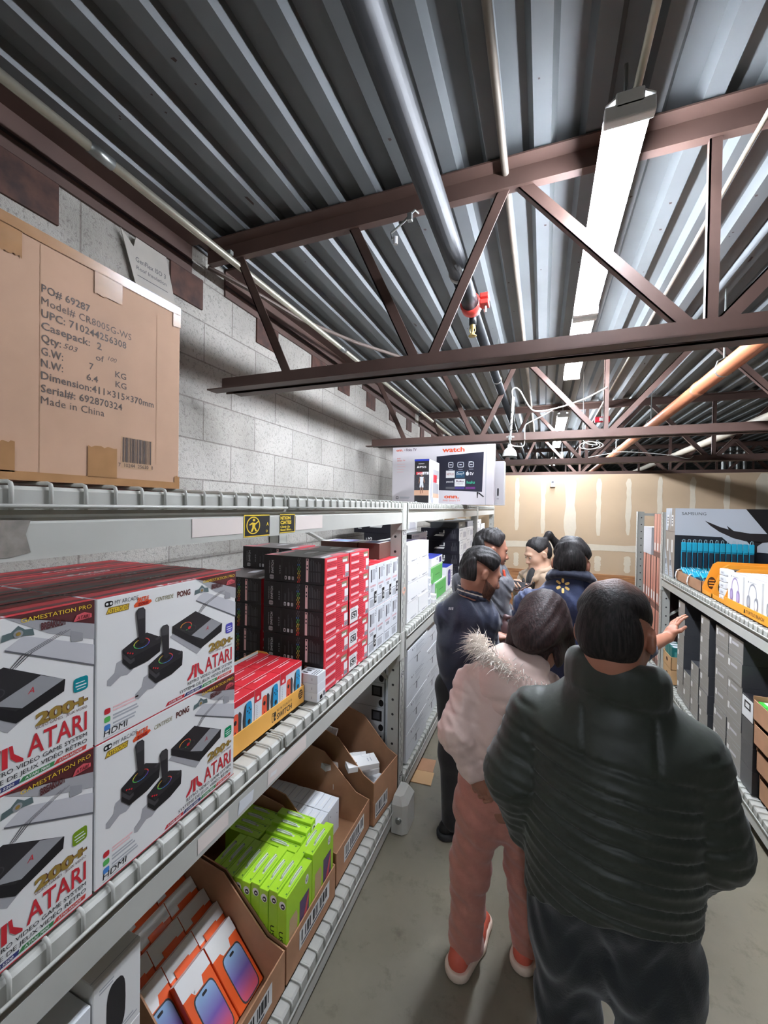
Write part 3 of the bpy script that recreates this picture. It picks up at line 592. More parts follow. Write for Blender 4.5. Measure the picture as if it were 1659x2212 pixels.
# ---- game console boxes with black sides and red ends
blk = M('black_carton', (30, 25, 27), 0.42); gtop = M('grey_top_print', (96, 88, 86), 0.42); rpk = M('coral_red_end', (222, 66, 78), 0.5); rdk = M('red_fine_print', (164, 34, 46), 0.5)
def switch_box(sticker):
    mb = base_box(0.272, 0.208, 0.102, blk, {'+x': rpk, '+z': gtop}, 0.001)
    f = mb.F
    f.rect(0, 0, 0.045, 1, red, 1)
    for i, y in enumerate((0.90, 0.56, 0.22)):
        f.rect(0.09, y - 0.06, 0.47, y + 0.03, pink_l, 1)
        for q in range(3 if i < 2 else 1): f.rect(0.09, y - 0.13 - 0.06 * q, 0.40 + 0.08 * rnd.random(), y - 0.105 - 0.06 * q, rdk, 1)
    for q in range(9): f.rect(0.50, 0.88 - 0.085 * q, 0.66 + 0.12 * rnd.random(), 0.905 - 0.085 * q, rdk, 1)
    f.rect(0.49, 0.03, 0.497, 0.97, rdk, 1); f.rect(0.70, 0.68, 0.955, 0.90, M('olive_window', (150, 134, 104), 0.5), 1); f.rect(0.71, 0.69, 0.90, 0.80, white, 2)
    f.rect(0.83, 0.27, 0.985, 0.58, white, 1); f.rect(0.83, 0.06, 0.985, 0.24, lgrey, 1); f.lines(0.85, 0.08, 0.97, 0.22, 4, ink, 2, 0.5, 0); f.ell(0.77, 0.12, 0.025, 0.045, white, 1)
    f.poly([(0.47, 0.0), (0.62, 0.0), (0.62, 0.06), (0.52, 0.10)], pink_l, 1)
    if sticker:
        f.rect(0.04, 0.03, 0.42, 0.66, white, 3); f.rect(0.11, 0.18, 0.36, 0.48, black, 4)
        f.text('52' if sticker == 1 else '57', 0.235, 0.21, 0.22, white, 5, w=0.2, align='c', bold=0.02); f.lines(0.08, 0.52, 0.38, 0.62, 2, lgrey, 4)
    s = mb.S
    fs = mb.face((-0.272, 0, 0.102), (0, 0, -1), (1, 0, 0), 0.102, 0.272)
    s2 = Face(mb, Vector((0, 0, 0)), (0, 0, 1), (-1, 0, 0), 0.102, 0.272)   # reads upwards, seen from -y
    s2.text('SWITCH', 0.30, 0.84, 0.036, white2, 1, w=0.5, bold=0.02); s2.text('NINTENDO', 0.30, 0.90, 0.018, lgrey, 1, w=0.48); s2.ell(0.16, 0.87, 0.085, 0.036, lgrey, 1, p=4); s2.rect(0.155, 0.838, 0.165, 0.902, blk, 2)
    s2.text('OLED', 0.30, 0.72, 0.022, lgrey, 1, w=0.34, spacing=1.4); s2.rect(0.06, 0.695, 0.9, 0.698, ink, 1)
    for q in range(3):
        yy = 0.63 - 0.06 * q; s2.ell(0.17, yy, 0.07, 0.018, white2 if q != 2 else lgrey, 1, p=5)
        if q == 0: s2.rect(0.13, yy - 0.008, 0.21, yy + 0.008, blk, 2)
        for e in range(2): s2.rect(0.30, yy - 0.012 + 0.014 * e, 0.5 + 0.35 * rnd.random(), yy - 0.007 + 0.014 * e, ink, 1)
    for q in range(12):
        for e in range(2):
            if (q + e) % 2 == 0: 
                for e2 in (0, 1): s2.rect(0.02 + q * 0.08, 0.425 - 0.013 * (e + 2 * e2) , 0.085 + q * 0.08, 0.436 - 0.013 * (e + 2 * e2), rain[q // 2] if q < 9 else ink, 1)
    s2.rect(0.08, 0.255, 0.95, 0.295, pink_l, 1)
    for q, yy in ((0.90, 0.275), (0.68, 0.275), (0.55, 0.275)): s2.rect(q - 0.03, yy - 0.01, q + 0.03, yy + 0.01, blk, 2)
    for q in range(7): s2.rect(0.10, 0.225 - 0.026 * q, 0.45, 0.233 - 0.026 * q, ink, 1); s2.rect(0.5, 0.225 - 0.026 * q, 0.72 + 0.22 * rnd.random(), 0.233 - 0.026 * q, ink, 1)
    t = mb.T
    t.poly([(0, 0.78), (0.3, 0.72), (0.2, 0.98), (0, 1)], M('coral_top', (206, 110, 118), 0.45), 1); t.poly([(0.45, 0.55), (0.75, 0.62), (0.95, 0.5), (0.6, 0.45)], shade_l, 1); t.poly([(0.1, 0.3), (0.5, 0.36), (0.8, 0.3), (0.4, 0.24)], M('dark_top', (60, 54, 54), 0.4), 1); t.poly([(0.4, 0.03), (0.98, 0.02), (0.98, 0.14), (0.55, 0.16)], M('coral_top'), 1); t.poly([(0.02, 0.03), (0.38, 0.04), (0.5, 0.14), (0.1, 0.12)], shade_l, 1); t.text('SWITCH', 0.1, 0.05, 0.05, white, 2, w=0.3, bold=0.02)
    t.poly([(0.3, 0.86), (0.7, 0.84), (0.8, 0.9), (0.4, 0.93)], M('coral_top'), 1)
    return mb
sw = [switch_box(i).mesh('red_end_box') for i in (0, 1, 2)]
SG = 'red-ended game console boxes'
NUM = ['bottom', 'second lowest', 'middle', 'second highest', 'top']
for c in (0, 1):
    for l in range(5):
        j = 0.004 * (rnd.random() - 0.5)
        put(sw[(1 if l in (2, 0) else 2) if c == 1 and l < 3 else 0], 'console_box', (-0.757 + j, 1.347 + 0.213 * c, 1.0703 + 0.1025 * l), '%s red-ended black console box, %s stack, middle shelf' % (NUM[l], ('left front' if c == 0 else 'right front')), 'game console box', SG)
for c, n, yy in ((0, 4, 1.36), (1, 5, 1.575)):
    for l in range(n):
        put(sw[0], 'console_box', (-1.052 - 0.004 * rnd.random(), yy, 1.0703 + 0.1025 * l), '%s black console box, %s stack behind red-ended front stacks' % ((NUM[l] if n == 5 else ['bottom', 'second', 'third', 'topmost'][l]), ('nearer' if c == 0 else 'farther')), 'game console box', SG)
# ---- tall white boxes with red tops
def white_red(k):
    mb = base_box(0.20, 0.1035, 0.213, white2, {'+z': red}, 0.001); f = mb.F
    f.rect(0.22, 0.62, 0.34, 0.90, char2, 1); f.rect(0.40, 0.66, 0.72, 0.90, lgrey, 1); f.lines(0.78, 0.8, 0.94, 0.95, 4, ink, 1, 0.4)
    for q in range(7): f.poly([(0.12 + 0.1 * q, 0.50), (0.16 + 0.1 * q, 0.50), (0.20 + 0.1 * q, 0.545), (0.16 + 0.1 * q, 0.545)], M('rose_print'), 1)
    f.lines(0.25, 0.40, 0.75, 0.47, 3, ink, 1, 0.5); f.rect(0.03, 0.255, 0.9, 0.268, ink, 1); f.rect(0.12, 0.05, 0.7, 0.22, lgrey, 1); f.ell(0.62, 0.1, 0.03, 0.015, ink, 2)
    if k: f.rect(0.60, 0.09, 0.97, 0.40, white, 2); f.rect(0.64, 0.11, 0.93, 0.38, black, 3); g = Face(mb, Vector((0.0, 0.0, 0.0)) + Vector((0, 0.105 * 0.9, 0.213 * 0.12)), (0, 0, 1), (0, -1, 0), 0.213 * 0.24, 0.105 * 0.24); g.text('52', 0.5, 0.12, 0.7, white, 6, w=0.7, align='c', bold=0.02)
    t = mb.T; t.rect(0.1, 0.3, 0.5, 0.36, pink_l, 1); t.rect(0.1, 0.7, 0.6, 0.74, pink_l, 1)
    return mb.mesh('white_red_box')
wr = [white_red(0), white_red(1)]
for c in range(4):
    for l in (0, 1):
        put(wr[1 if (l == 1 or c == 0) else 0], 'handheld_console_box', (-0.757, 1.7725 + 0.1055 * c, 1.0703 + 0.2145 * l), '%s white console box, %s, left of the perforated post' % (('lower', 'upper red-topped')[l], ORD[c] + ' column from the red-ended stack'), 'game console box', 'tall white red-topped boxes')
# ---- two flat brown boxes on top of those
bside = M('brown_carton_side', (98, 66, 56), 0.7); lil = M('lilac_print', (150, 140, 196), 0.5)
for i, (x1, dx) in enumerate(((-0.935, 0.225), (-0.805, 0.125))):
    mb = base_box(dx, 0.17, 0.085, bside, {'+z': white}, 0.001); t = mb.T; t.poly([(0.1, 0.15), (0.9, 0.2), (0.9, 0.85), (0.1, 0.8)], lil, 1); t.poly([(0.2, 0.4), (0.6, 0.3), (0.7, 0.6), (0.3, 0.7)], M('sky_print', (160, 200, 226), 0.5), 2)
    tag(mb.build('flat_box', None, (x1, 2.02, 1.4985)), ('flat brown-sided box with lilac lid on white boxes, farther from aisle', 'flat brown-sided box on white boxes, half behind post')[i], 'box')
# ---- yellow display tray with controller packs
tray_o = M('amber_tray_board', (232, 172, 80), 0.55)
tr = empty('display_tray', (-0.79, 0.868, 1.0703), 'amber cardboard display tray of controller packs on middle shelf', 'display tray')
mb = MB(); n = 0.003; W_, D_ = 0.40, 0.205
mb.box((-D_, 0, 0), (0, W_, n), tray_o); mb.box((-n, 0, 0), (0, W_, 0.062), tray_o); mb.box((-D_, 0, 0), (-D_ + n, W_, 0.158), tray_o)
for y in (0, W_ - n): mb.prism([(-n, y, 0), (-D_, y, 0), (-D_, y, 0.158), (-D_ + 0.04, y, 0.158), (-n, y, 0.062)], (0, n, 0), tray_o)
mb.box((-D_ + n, 0.0, 0.12), (-D_ + n + 0.001, W_, 0.158), white)
f = mb.face((0, 0, 0), (0, 1, 0), (0, 0, 1), W_, 0.062)
f.text('NINTENDO', 0.60, 0.62, 0.14, black, 1, w=0.21, spacing=1.5); f.text('SWITCH', 0.60, 0.22, 0.30, black, 1, w=0.21, bold=0.02)
for a in (0.545, 0.572): f.ell(a, 0.48, 0.013, 0.24, black, 1, p=4); 
f.ell(0.545, 0.48, 0.010, 0.20, tray_o, 2, p=4); f.ell(0.545, 0.58, 0.004, 0.05, black, 3); f.ell(0.573, 0.42, 0.005, 0.06, tray_o, 2)
f.ell(0.945, 0.62, 0.034, 0.26, M('dark_brown_print', (66, 44, 26), 0.5), 1)
for q in range(3): f.rect(0.92, 0.48 + 0.12 * q, 0.97, 0.52 + 0.12 * q, tray_o, 2)
mb.build('tray_body', tr)
def joy_box():
    mb = base_box(0.044, 0.1275, 0.150, white2, {'+z': red, '-y': red, '+y': red}, 0.001); f = mb.F
    f.rect(0, 0.88, 1, 1, red, 1); f.poly([(0, 0.88), (0.24, 0.88), (0.24, 0.73), (0, 0.73)], red, 1); f.ell(0.12, 0.80, 0.045, 0.035, white, 2, p=4); f.rect(0.117, 0.765, 0.123, 0.835, red, 3)
    org = M('neon_red_plastic', (228, 88, 62), 0.4); blu = M('neon_blue_plastic', (30, 150, 200), 0.4)
    f.ell(0.37, 0.46, 0.10, 0.30, org, 1, p=4); f.ell(0.80, 0.52, 0.12, 0.33, blu, 1, p=4); f.poly([(0.46, 0.16), (0.54, 0.14), (0.56, 0.70), (0.50, 0.77), (0.46, 0.75)], char2, 2); f.poly([(0.64, 0.2), (0.69, 0.2), (0.72, 0.84), (0.66, 0.80), (0.60, 0.55)], char2, 2)
    f.ell(0.36, 0.60, 0.045, 0.045, charcoal, 2); f.ell(0.82, 0.45, 0.05, 0.05, charcoal, 2)
    for a, b_ in ((0, 0.05), (0, -0.05), (0.05, 0), (-0.05, 0)): f.ell(0.36 + a, 0.36 + b_, 0.02, 0.02, charcoal, 2, 8); f.ell(0.82 + a, 0.67 + b_, 0.02, 0.02, charcoal, 2, 8)
    f.rect(0.81, 0.28, 0.84, 0.31, charcoal, 2); f.lines(0.06, 0.3, 0.12, 0.68, 10, lgrey, 1, 0.4)
    t = mb.T; t.rect(0.3, 0.75, 0.8, 0.86, pink_l, 1); t.rect(0, 0.94, 1, 1, red2, 1)
    return mb.mesh('controller_pack')
jb = joy_box()
for r in range(4):
    for c in range(3):
        if r == 0: lb = 'controller pack picturing red and blue pads, front row of amber tray, %s' % ('half hidden', 'middle', 'right end')[c]
        else: lb = 'red-topped controller pack, %s row back in amber tray, %s' % (ORD[r], ('nearest camera', 'middle', 'farthest from camera')[c])
        put(jb, 'controller_pack', (-0.7945 - 0.0465 * r, 0.8725 + 0.1292 * c + 0.001 * r, 1.0737 + 0.0003 * r), lb, 'controller pack', 'controller packs in the amber tray')
# ---- three small white boxes
def small_white(k):
    mb = base_box(0.078, 0.06, 0.0325, white2, None, 0.0008); f = mb.F; s = mb.S; s.rect(0.7, 0.3, 0.72, 0.6, ink, 1)
    if k == 0: f.rect(0.25, 0.1, 0.95, 0.9, white, 1); f.rect(0.3, 0.15, 0.6, 0.6, black, 2); f.rect(0.7, 0.3, 0.9, 0.8, ink, 2)
    t = mb.T; t.lines(0.05, 0.05, 0.9, 0.4, 3, ink, 1, 0.4); t.rect(0.1, 0.6, 0.25, 0.85, black, 1); t.rect(0.4, 0.55, 0.6, 0.8, ink, 1); t.rect(0.7, 0.5, 0.8, 0.9, ink, 1)
    return mb.mesh('small_white_box')
sm = [small_white(i) for i in (0, 1)]
for l in range(3): put(sm[min(l, 1)], 'accessory_box', (-0.742, 1.281, 1.0703 + 0.033 * l), '%s small white box in stack beside amber tray' % ('bottom', 'middle', 'top')[l], 'box', 'small white boxes beside the tray')
mb = MB(); mb.box((-0.30, 0.88, 1.0), (-0.2, 0.9, 1.0), white) if False else None
# ---- middle shelf of the second rack
def plain_white(dx, dy, dz, m=white, txt=2, icon=False):
    mb = base_box(dx, dy, dz, m, None, 0.0012); f = mb.F
    f.rect(0.30, 0.10, 0.72, 0.15, lgrey, 1); f.ell(0.78, 0.13, 0.02, 0.04, ink, 1); f.ell(0.06, 0.14, 0.015, 0.03, ink, 1); f.ell(0.85, 0.88, 0.012, 0.025, ink, 1); f.rect(0.35, 0.09, 0.62, 0.115, ink, 2)
    t = mb.T; t.poly([(0.05, 0.3), (0.95, 0.25), (0.95, 0.75), (0.05, 0.8)], lil, 1)
    return mb.mesh('white_box')
pw = plain_white(0.30, 0.243, 0.121)
for c in (0, 1):
    for l in range(4):
        put(pw, 'white_box', (-0.768 + 0.006 * rnd.random(), 2.40 + 0.2455 * c, 1.0595 + 0.1215 * l), '%s plain white box, %s column, behind the perforated post' % (['bottom', 'second', 'third', 'lilac-topped uppermost'][l], ('near', 'far')[c]), 'box', 'plain white boxes on second rack')
grn = M('green_card', (92, 178, 92), 0.45); grl = M('pale_green_card', (170, 214, 160), 0.45); blue_t = M('royal_blue_card', (42, 58, 160), 0.4)
mb = base_box(0.12, 0.38, 0.133, white2, {'+x': grn}); f = mb.F; f.rect(0, 0.92, 1, 1, grl, 1); f.rect(0.06, 0.25, 0.13, 0.65, grl, 1); f.rect(0.36, 0.42, 0.72, 0.46, M('dark_green_print', (40, 110, 50), 0.5), 1); mb.S.rect(0.3, 0.2, 0.8, 0.5, white, 1); mb.S.rect(0.4, 0.25, 0.6, 0.42, ink, 2); gb = mb.mesh('green_box')
put(gb, 'green_box', (-0.765, 3.10, 1.0595), 'lower green-fronted white box beside plain white boxes', 'box', 'green-fronted boxes'); put(gb, 'green_box', (-0.775, 3.00, 1.193), 'upper green-fronted white box under blue-lidded box', 'box', 'green-fronted boxes')
mb = base_box(0.12, 0.36, 0.065, white, {'+z': blue_t}); f = mb.F; f.rect(0.7, 0.15, 0.9, 0.8, M('violet_print', (70, 60, 130), 0.5), 1); mb.S.ell(0.4, 0.5, 0.06, 0.2, ink, 1, 3); f.lines(0.45, 0.55, 0.62, 0.85, 2, ink, 1); put(mb.mesh('blue_lid_box'), 'controller_box', (-0.775, 3.01, 1.327), 'blue-lidded white controller box on upper green-fronted box', 'box')
mb = base_box(0.14, 0.26, 0.20, white, {'+z': blue_t}); f = mb.F; f.ell(0.42, 0.5, 0.22, 0.36, M('violet_print'), 1, p=4); f.ring(0.42, 0.5, 0.1, 0.2, 0.4, lil, 2); f.lines(0.75, 0.2, 0.95, 0.8, 5, lgrey, 1); put(mb.mesh('blue_lid_box'), 'controller_box', (-0.765, 3.50, 1.0595), 'blue-lidded white controller box behind navy jacket man', 'box')
mb = base_box(0.09, 0.075, 0.05, white2, None, 0.0008); mb.F.lines(0.1, 0.2, 0.8, 0.8, 3, ink, 1, 0.3); mb.S.rect(0.5, 0.2, 0.85, 0.8, lgrey, 1); mb.S.rect(0.6, 0.35, 0.75, 0.6, black, 2); sb_ = mb.mesh('small_box')
for l in range(4): put(sb_, 'accessory_box', (-0.765 - 0.004 * (l % 2), 2.905 + 0.002 * l, 1.0595 + 0.0503 * l), '%s small white accessory box between white boxes and green boxes' % ['bottom', 'second', 'third', 'top'][l], 'box', 'small white accessory boxes')
mb = base_box(0.07, 0.06, 0.03, white, None, 0.0008); mb.F.rect(0.2, 0.3, 0.6, 0.6, lgrey, 1); s3 = mb.mesh('tiny_box')
for l in range(2): put(s3, 'accessory_box', (-0.745, 3.0 + 0.01 * l, 1.0595 + 0.0303 * l), ('lower', 'upper')[l] + ' tiny white box at shelf edge before lower green box', 'box', 'tiny white boxes')
# black console boxes with white ends
navy_k = M('navy_black_card', (24, 23, 34), 0.4)
def ps_box():
    mb = base_box(0.40, 0.44, 0.127, navy_k, {'+x': white, '+z': M('dark_lid', (52, 52, 56), 0.35)}, 0.0012); f = mb.F
    f.rect(0.18, 0.3, 0.21, 0.62, ink, 1); f.rect(0.21, 0.6, 0.34, 0.63, ink, 1); f.poly([(0.5, 0.2), (0.9, 0.2), (0.9, 0.55), (0.8, 0.66), (0.5, 0.66)], shade_l, 1); f.ell(0.08, 0.85, 0.02, 0.05, ink, 1); f.lines(0.15, 0.78, 0.5, 0.9, 2, lgrey, 1)
    g = Face(mb, Vector((-0.40, 0, 0.127)), (0, 0, -1), (1, 0, 0), 0.127, 0.40)
    g = Face(mb, Vector((0, 0, 0)), (0, 0, 1), (-1, 0, 0), 0.127, 0.40)
    g.text('PS5', 0.25, 0.83, 0.075, white, 1, w=0.5, bold=0.02); g.text('SONY', 0.4, 0.93, 0.03, white, 1, w=0.3)
    g.poly([(0.35, 0.40), (0.50, 0.38), (0.50, 0.60), (0.36, 0.66)], white, 1); g.rect(0.58, 0.38, 0.63, 0.52, white, 1); g.rect(0.63, 0.38, 0.85, 0.41, white, 1)
    for q in range(5): g.rect(0.2, 0.08 + 0.03 * q, 0.5 + 0.4 * rnd.random(), 0.09 + 0.03 * q, ink, 1)
    return mb.mesh('console_box')
ps = ps_box(); PG = 'black white-ended console boxes on second rack'
for c, yy in enumerate((4.12, 4.566, 5.125, 5.575)):
    for l in range(4):
        put(ps, 'console_box', (-0.77 - 0.01 * rnd.random(), yy + 0.005 * (l % 2), 1.0595 + 0.1275 * l), '%s white-ended black console box, %s stack past green boxes' % (['bottom', 'second', 'third', 'top'][l], ORD[c]), 'game console box', PG)
for l in range(5): put(ps, 'console_box', (-0.93, 3.0, 1.0595 + 0.1275 * l) if l < 4 else (-1.02, 3.0, 1.5695), '%s navy console box in stack against wall behind green boxes' % ['bottom', 'second', 'third', 'fourth', 'top'][l], 'game console box', 'navy console boxes at back of second rack')
# grey and white boxes stacked on those, under the top beam
for i, (x, y, c, lb) in enumerate(((-1.05, 3.72, white2, 'nearer'), (-0.80, 4.2, M('slate_card', (70, 72, 74), 0.4), 'dark'), (-0.78, 4.61, lgrey, 'light grey'), (-0.78, 5.3, white, 'farthest'))):
    z = 1.5705 if i else 1.0595
    if i == 0: continue
    mb = base_box(0.3, 0.40, 0.06, c); mb.F.rect(0.2, 0.3, 0.5, 0.6, shade_p, 1); tag(mb.build('flat_box', None, (x, y, z)), '%s flat box on white-ended console stacks under top beam' % lb, 'box', 'flat boxes on the console stacks')
# ---- big white boxes on the bottom shelf of the second rack
def big_white():
    mb = base_box(0.14, 0.462, 0.174, white2, None, 0.0015); f = mb.F
    f.ell(0.22, 0.86, 0.018, 0.04, ink, 1); f.ell(0.30, 0.86, 0.012, 0.02, ink, 1); f.lines(0.38, 0.78, 0.85, 0.92, 2, lgrey, 1, 0.4); f.lines(0.4, 0.62, 0.8, 0.76, 3, lgrey, 1, 0.3); f.rect(0.0, 0.545, 0.30, 0.555, lgrey, 1); f.rect(0.3, 0.47, 0.62, 0.49, ink, 1); f.rect(0.43, 0.22, 0.48, 0.47, ink, 1); f.rect(0.44, 0.24, 0.455, 0.45, lgrey, 2); f.rect(0.55, 0.545, 0.95, 0.555, lgrey, 1)
    return mb.mesh('big_white_box')
bw_ = big_white()
for c in range(2):
    for l in range(4):
        put(bw_, 'appliance_box', (-0.752 - 0.004 * rnd.random() - 0.015 * c, 2.385 + 0.467 * c, 0.199 + 0.1745 * l), '%s wide white box, %s column, bottom shelf of second rack' % (['bottom', 'second', 'third', 'top'][l], ('near', 'far')[c]), 'box', 'wide white boxes on the bottom shelf')
mb = base_box(0.10, 0.09, 0.20, M('navy_card', (36, 38, 84), 0.4)); mb.F.rect(0.2, 0.3, 0.8, 0.5, lil, 1); tag(mb.build('navy_box', None, (-0.752, 3.36, 0.199)), 'narrow navy box beside wide white boxes on bottom shelf', 'box')
def window_box():
    mb = base_box(0.28, 0.3, 0.155, white2); s = mb.S; s.rect(0.70, 0.45, 0.95, 0.88, black, 1); s.rect(0.74, 0.52, 0.90, 0.82, ink, 2); s.ell(0.93, 0.2, 0.06, 0.14, black, 1); s.rect(0.0, 0.0, 1, 0.02, lgrey, 1); return mb.mesh('window_box')
wb = window_box()
for l in range(4): put(wb, 'white_box', (-0.905, 2.39, 0.199 + 0.156 * l), '%s white box with dark window picture, behind perforated post' % ['bottom', 'second', 'third', 'top'][l], 'box', 'white window-picture boxes')
# ---- corrugated bins on the bottom shelf
def barcode(mb, f, x0, y0, x1, y1):
    f.rect(x0, y0, x1, y1, white, 2); x = x0 + 0.06 * (x1 - x0)
    while x < x1 - 0.08 * (x1 - x0):
        w_ = (x1 - x0) * rnd.choice([0.02, 0.035, 0.06]); f.rect(x, y0 + (y1 - y0) * 0.3, x + w_, y1 - (y1 - y0) * 0.12, black if rnd.random() < 0.8 else ink, 3); x += w_ + (x1 - x0) * rnd.choice([0.02, 0.03, 0.07])
    f.rect(x0 + 0.06 * (x1 - x0), y0 + 0.08 * (y1 - y0), x1 - 0.2 * (x1 - x0), y0 + 0.2 * (y1 - y0), ink, 3)
def bin_(loc, W_, D_, hf, hb, label, rz=0.0, lab=(0.25, 0.3, 0.8, 0.8)):
    B = empty('corrugated_bin', loc, label, 'cardboard bin', 'open corrugated bins on the bottom shelf', rz); t = 0.0045
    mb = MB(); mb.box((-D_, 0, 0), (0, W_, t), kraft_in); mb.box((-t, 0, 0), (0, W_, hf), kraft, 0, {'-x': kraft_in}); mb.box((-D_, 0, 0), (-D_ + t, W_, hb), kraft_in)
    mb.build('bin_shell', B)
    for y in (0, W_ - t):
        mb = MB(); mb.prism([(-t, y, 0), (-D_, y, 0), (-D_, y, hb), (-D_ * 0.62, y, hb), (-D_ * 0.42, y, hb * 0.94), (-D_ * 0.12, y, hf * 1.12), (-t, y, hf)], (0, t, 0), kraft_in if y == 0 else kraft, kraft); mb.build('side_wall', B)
    mb = MB(); barcode(mb, mb.face((0.0004, 0, 0), (0, 1, 0), (0, 0, 1), W_, hf), *lab); lb = mb.build('barcode_label', B)
    return B
bin_(( -0.772, 0.79, 0.159), 0.355, 0.62, 0.135, 0.33, 'corrugated bin of orange phone packs, nearest camera')
bin_(( -0.772, 1.155, 0.159), 0.345, 0.62, 0.135, 0.33, 'corrugated bin packed with lime green phone boxes', lab=(0.22, 0.35, 0.85, 0.85))
bin_(( -0.785, 1.535, 0.159), 0.355, 0.62, 0.145, 0.35, 'corrugated bin half filled with slim white boxes', lab=(0.2, 0.35, 0.8, 0.85))
bin_((-0.765, 1.90, 0.159), 0.275, 0.52, 0.22, 0.42, 'corrugated bin of loose white boxes beside post guard', rz=math.radians(-6), lab=(0.05, 0.15, 0.55, 0.5))
lime = M('lime_card', (166, 214, 44), 0.45, coat=0.2); clear = M('clear_plastic_hook', (200, 210, 190), 0.15, coat=0.6)
def lime_box():
    dx, dy, dz = 0.036, 0.165, 0.285
    mb = base_box(dx, dy, dz, lime); f = mb.F
    f.poly([(0.10, 0.1), (0.40, 0.1), (0.42, 0.6), (0.38, 0.68), (0.12, 0.68)], M('phone_back_tan', (196, 168, 130), 0.4), 1); f.poly([(0.5, 0.25), (0.88, 0.25), (0.88, 0.70), (0.5, 0.70)], M('phone_screen_mauve', (92, 70, 110), 0.3), 1); f.poly([(0.52, 0.27), (0.7, 0.27), (0.86, 0.6), (0.86, 0.68)], M('rose_print'), 2); f.ell(0.78, 0.86, 0.07, 0.06, white, 1); f.text('U', 0.78, 0.835, 0.05, black, 2, align='c', bold=0.02)
    s = mb.S; s.ell(0.55, 0.90, 0.36, 0.05, white, 1); s.ell(0.6, 0.89, 0.22, 0.032, black, 2); s.rect(0.5, 0.88, 0.7, 0.9, white, 3)
    g = Face(mb, Vector((-dx, 0, dz)), (0, 0, -1), (1, 0, 0), dz, dx); g.text('US', 0.42, 0.2, 0.45, black, 1, w=0.13, bold=0.01)
    t = mb.T; t.rect(0.04, 0.16, 0.70, 0.20, M('dark_green_print'), 1); t.ell(0.09, 0.30, 0.02, 0.06, M('dark_green_print'), 1); t.rect(0.25, 0.42, 0.75, 0.62, clear, 1)
    return mb
lb_ = lime_box(); lm = lb_.mesh('lime_box')
hook = MB(); hook.smooth = True; hook.tube([(-0.02, 0.05, 0.285), (-0.02, 0.055, 0.292), (-0.02, 0.085, 0.294), (-0.02, 0.12, 0.292), (-0.02, 0.125, 0.285)], 0.003, clear, 6); hm = hook.mesh('hang_tab')
lime_n = [0]
def lime_at(x, y, z, rz, lb):
    o = put(lm, 'phone_box', (x, y, z), lb, 'phone box', 'lime green phone boxes in the bin', rz)
    h = bpy.data.objects.new('hang_tab', hm); COL.objects.link(h); h.parent = o
for i in range(9):
    lb = 'lime phone box, near row, %s from bin front' % ORD[i]
    lime_at(-0.78 - 0.0375 * i, 1.161 + (0.002 * (i % 2)), 0.1645 + (0.006 if i in (1, 3) else 0), 0, lb)
for i in range(2): lime_at(-0.78 - 0.0375 * i, 1.329, 0.1645 + 0.016 * (1 - i), 0, 'lime phone box, far row, %s from bin front' % ORD[i])
for i in range(4): lime_at(-0.856, 1.329 + 0.0372 * (i + 1) , 0.1645 + 0.01 * i, math.pi / 2, 'sideways lime phone box, far row, %s away from near row' % ORD[i])
for i in range(4): lime_at(-1.03 , 1.329 + 0.0372 * (i + 1), 0.1645, math.pi / 2, 'shaded sideways lime phone box at back of bin, %s from near row' % ORD[i])
# slim white boxes in the third bin
mb = base_box(0.0395, 0.108, 0.15, white2, None, 0.0008); mb.F.ell(0.2, 0.75, 0.03, 0.02, ink, 1); mb.F.ell(0.8, 0.6, 0.03, 0.02, ink, 1); mb.T.rect(0.2, 0.3, 0.8, 0.42, white, 1); mb.T.rect(0.15, 0.94, 0.9, 1, lgrey, 1); slim = mb.mesh('slim_box')
for i in range(9):
    for c in (0, 1): put(slim, 'slim_box', (-0.925 - 0.0405 * i, 1.608 + 0.111 * c, 0.1645 + 0.003 * rnd.random()), 'slim white box, %s rank from front, %s side of third bin' % (ORD[i], ('near', 'far')[c]), 'box', 'slim white boxes in the third bin')
o = put(lm, 'phone_box', (-0.80, 1.56, 0.175), 'single lime phone box lying in bin corner below slim white boxes', 'phone box'); o.rotation_euler = (math.radians(0), math.radians(-80), math.radians(25)); o.location = (-0.84, 1.57, 0.19); o.scale = (0.8, 0.6, 0.35)
# loose white boxes in the fourth bin
mb = base_box(0.17, 0.09, 0.028, white, None, 0.001); mb.T.lines(0.3, 0.15, 0.7, 0.35, 2, lgrey, 1, 0.3); mb.T.ell(0.35, 0.7, 0.05, 0.02, ink, 1); mb.T.ring(0.9, 0.3, 0.2, 0.15, 0.05, lgrey, 1); lw = mb.mesh('loose_white_box')
for i, (x, y, z, rx, ry, rz, lb) in enumerate(((-0.775, 1.99, 0.405, 0.05, 0.05, 0.75, 'white box lying on top of fourth bin, nearest aisle'), (-0.86, 2.03, 0.365, 0.1, -0.05, 0.5, 'white box under the topmost in fourth bin'), (-0.93, 2.0, 0.385, -0.1, 0.1, 1.0, 'white box behind the topmost in fourth bin'),
        (-1.02, 2.02, 0.37, 0.3, 0.0, 0.3, 'tilted white box at back of fourth bin'), (-0.80, 2.06, 0.33, 0.0, 0.03, 0.9, 'white box half buried at front of fourth bin'), (-0.85, 1.98, 0.30, 0.0, 0.0, 0.6, 'white box deep in fourth bin'), (-1.06, 2.02, 0.44, 1.2, 0.2, 0.2, 'white box standing upright at back of fourth bin'))):
    o = put(lw, 'accessory_box', (x, y, z), lb, 'box', 'loose white boxes in the fourth bin'); o.rotation_euler = (rx, ry, rz)
mb = MB(); mb.box((-1.1, 1.95, 0.165), (-0.80, 2.12, 0.29), white2, 0.002); tag(mb.build('white_box'), 'large white box at bottom of fourth bin under loose ones', 'box')
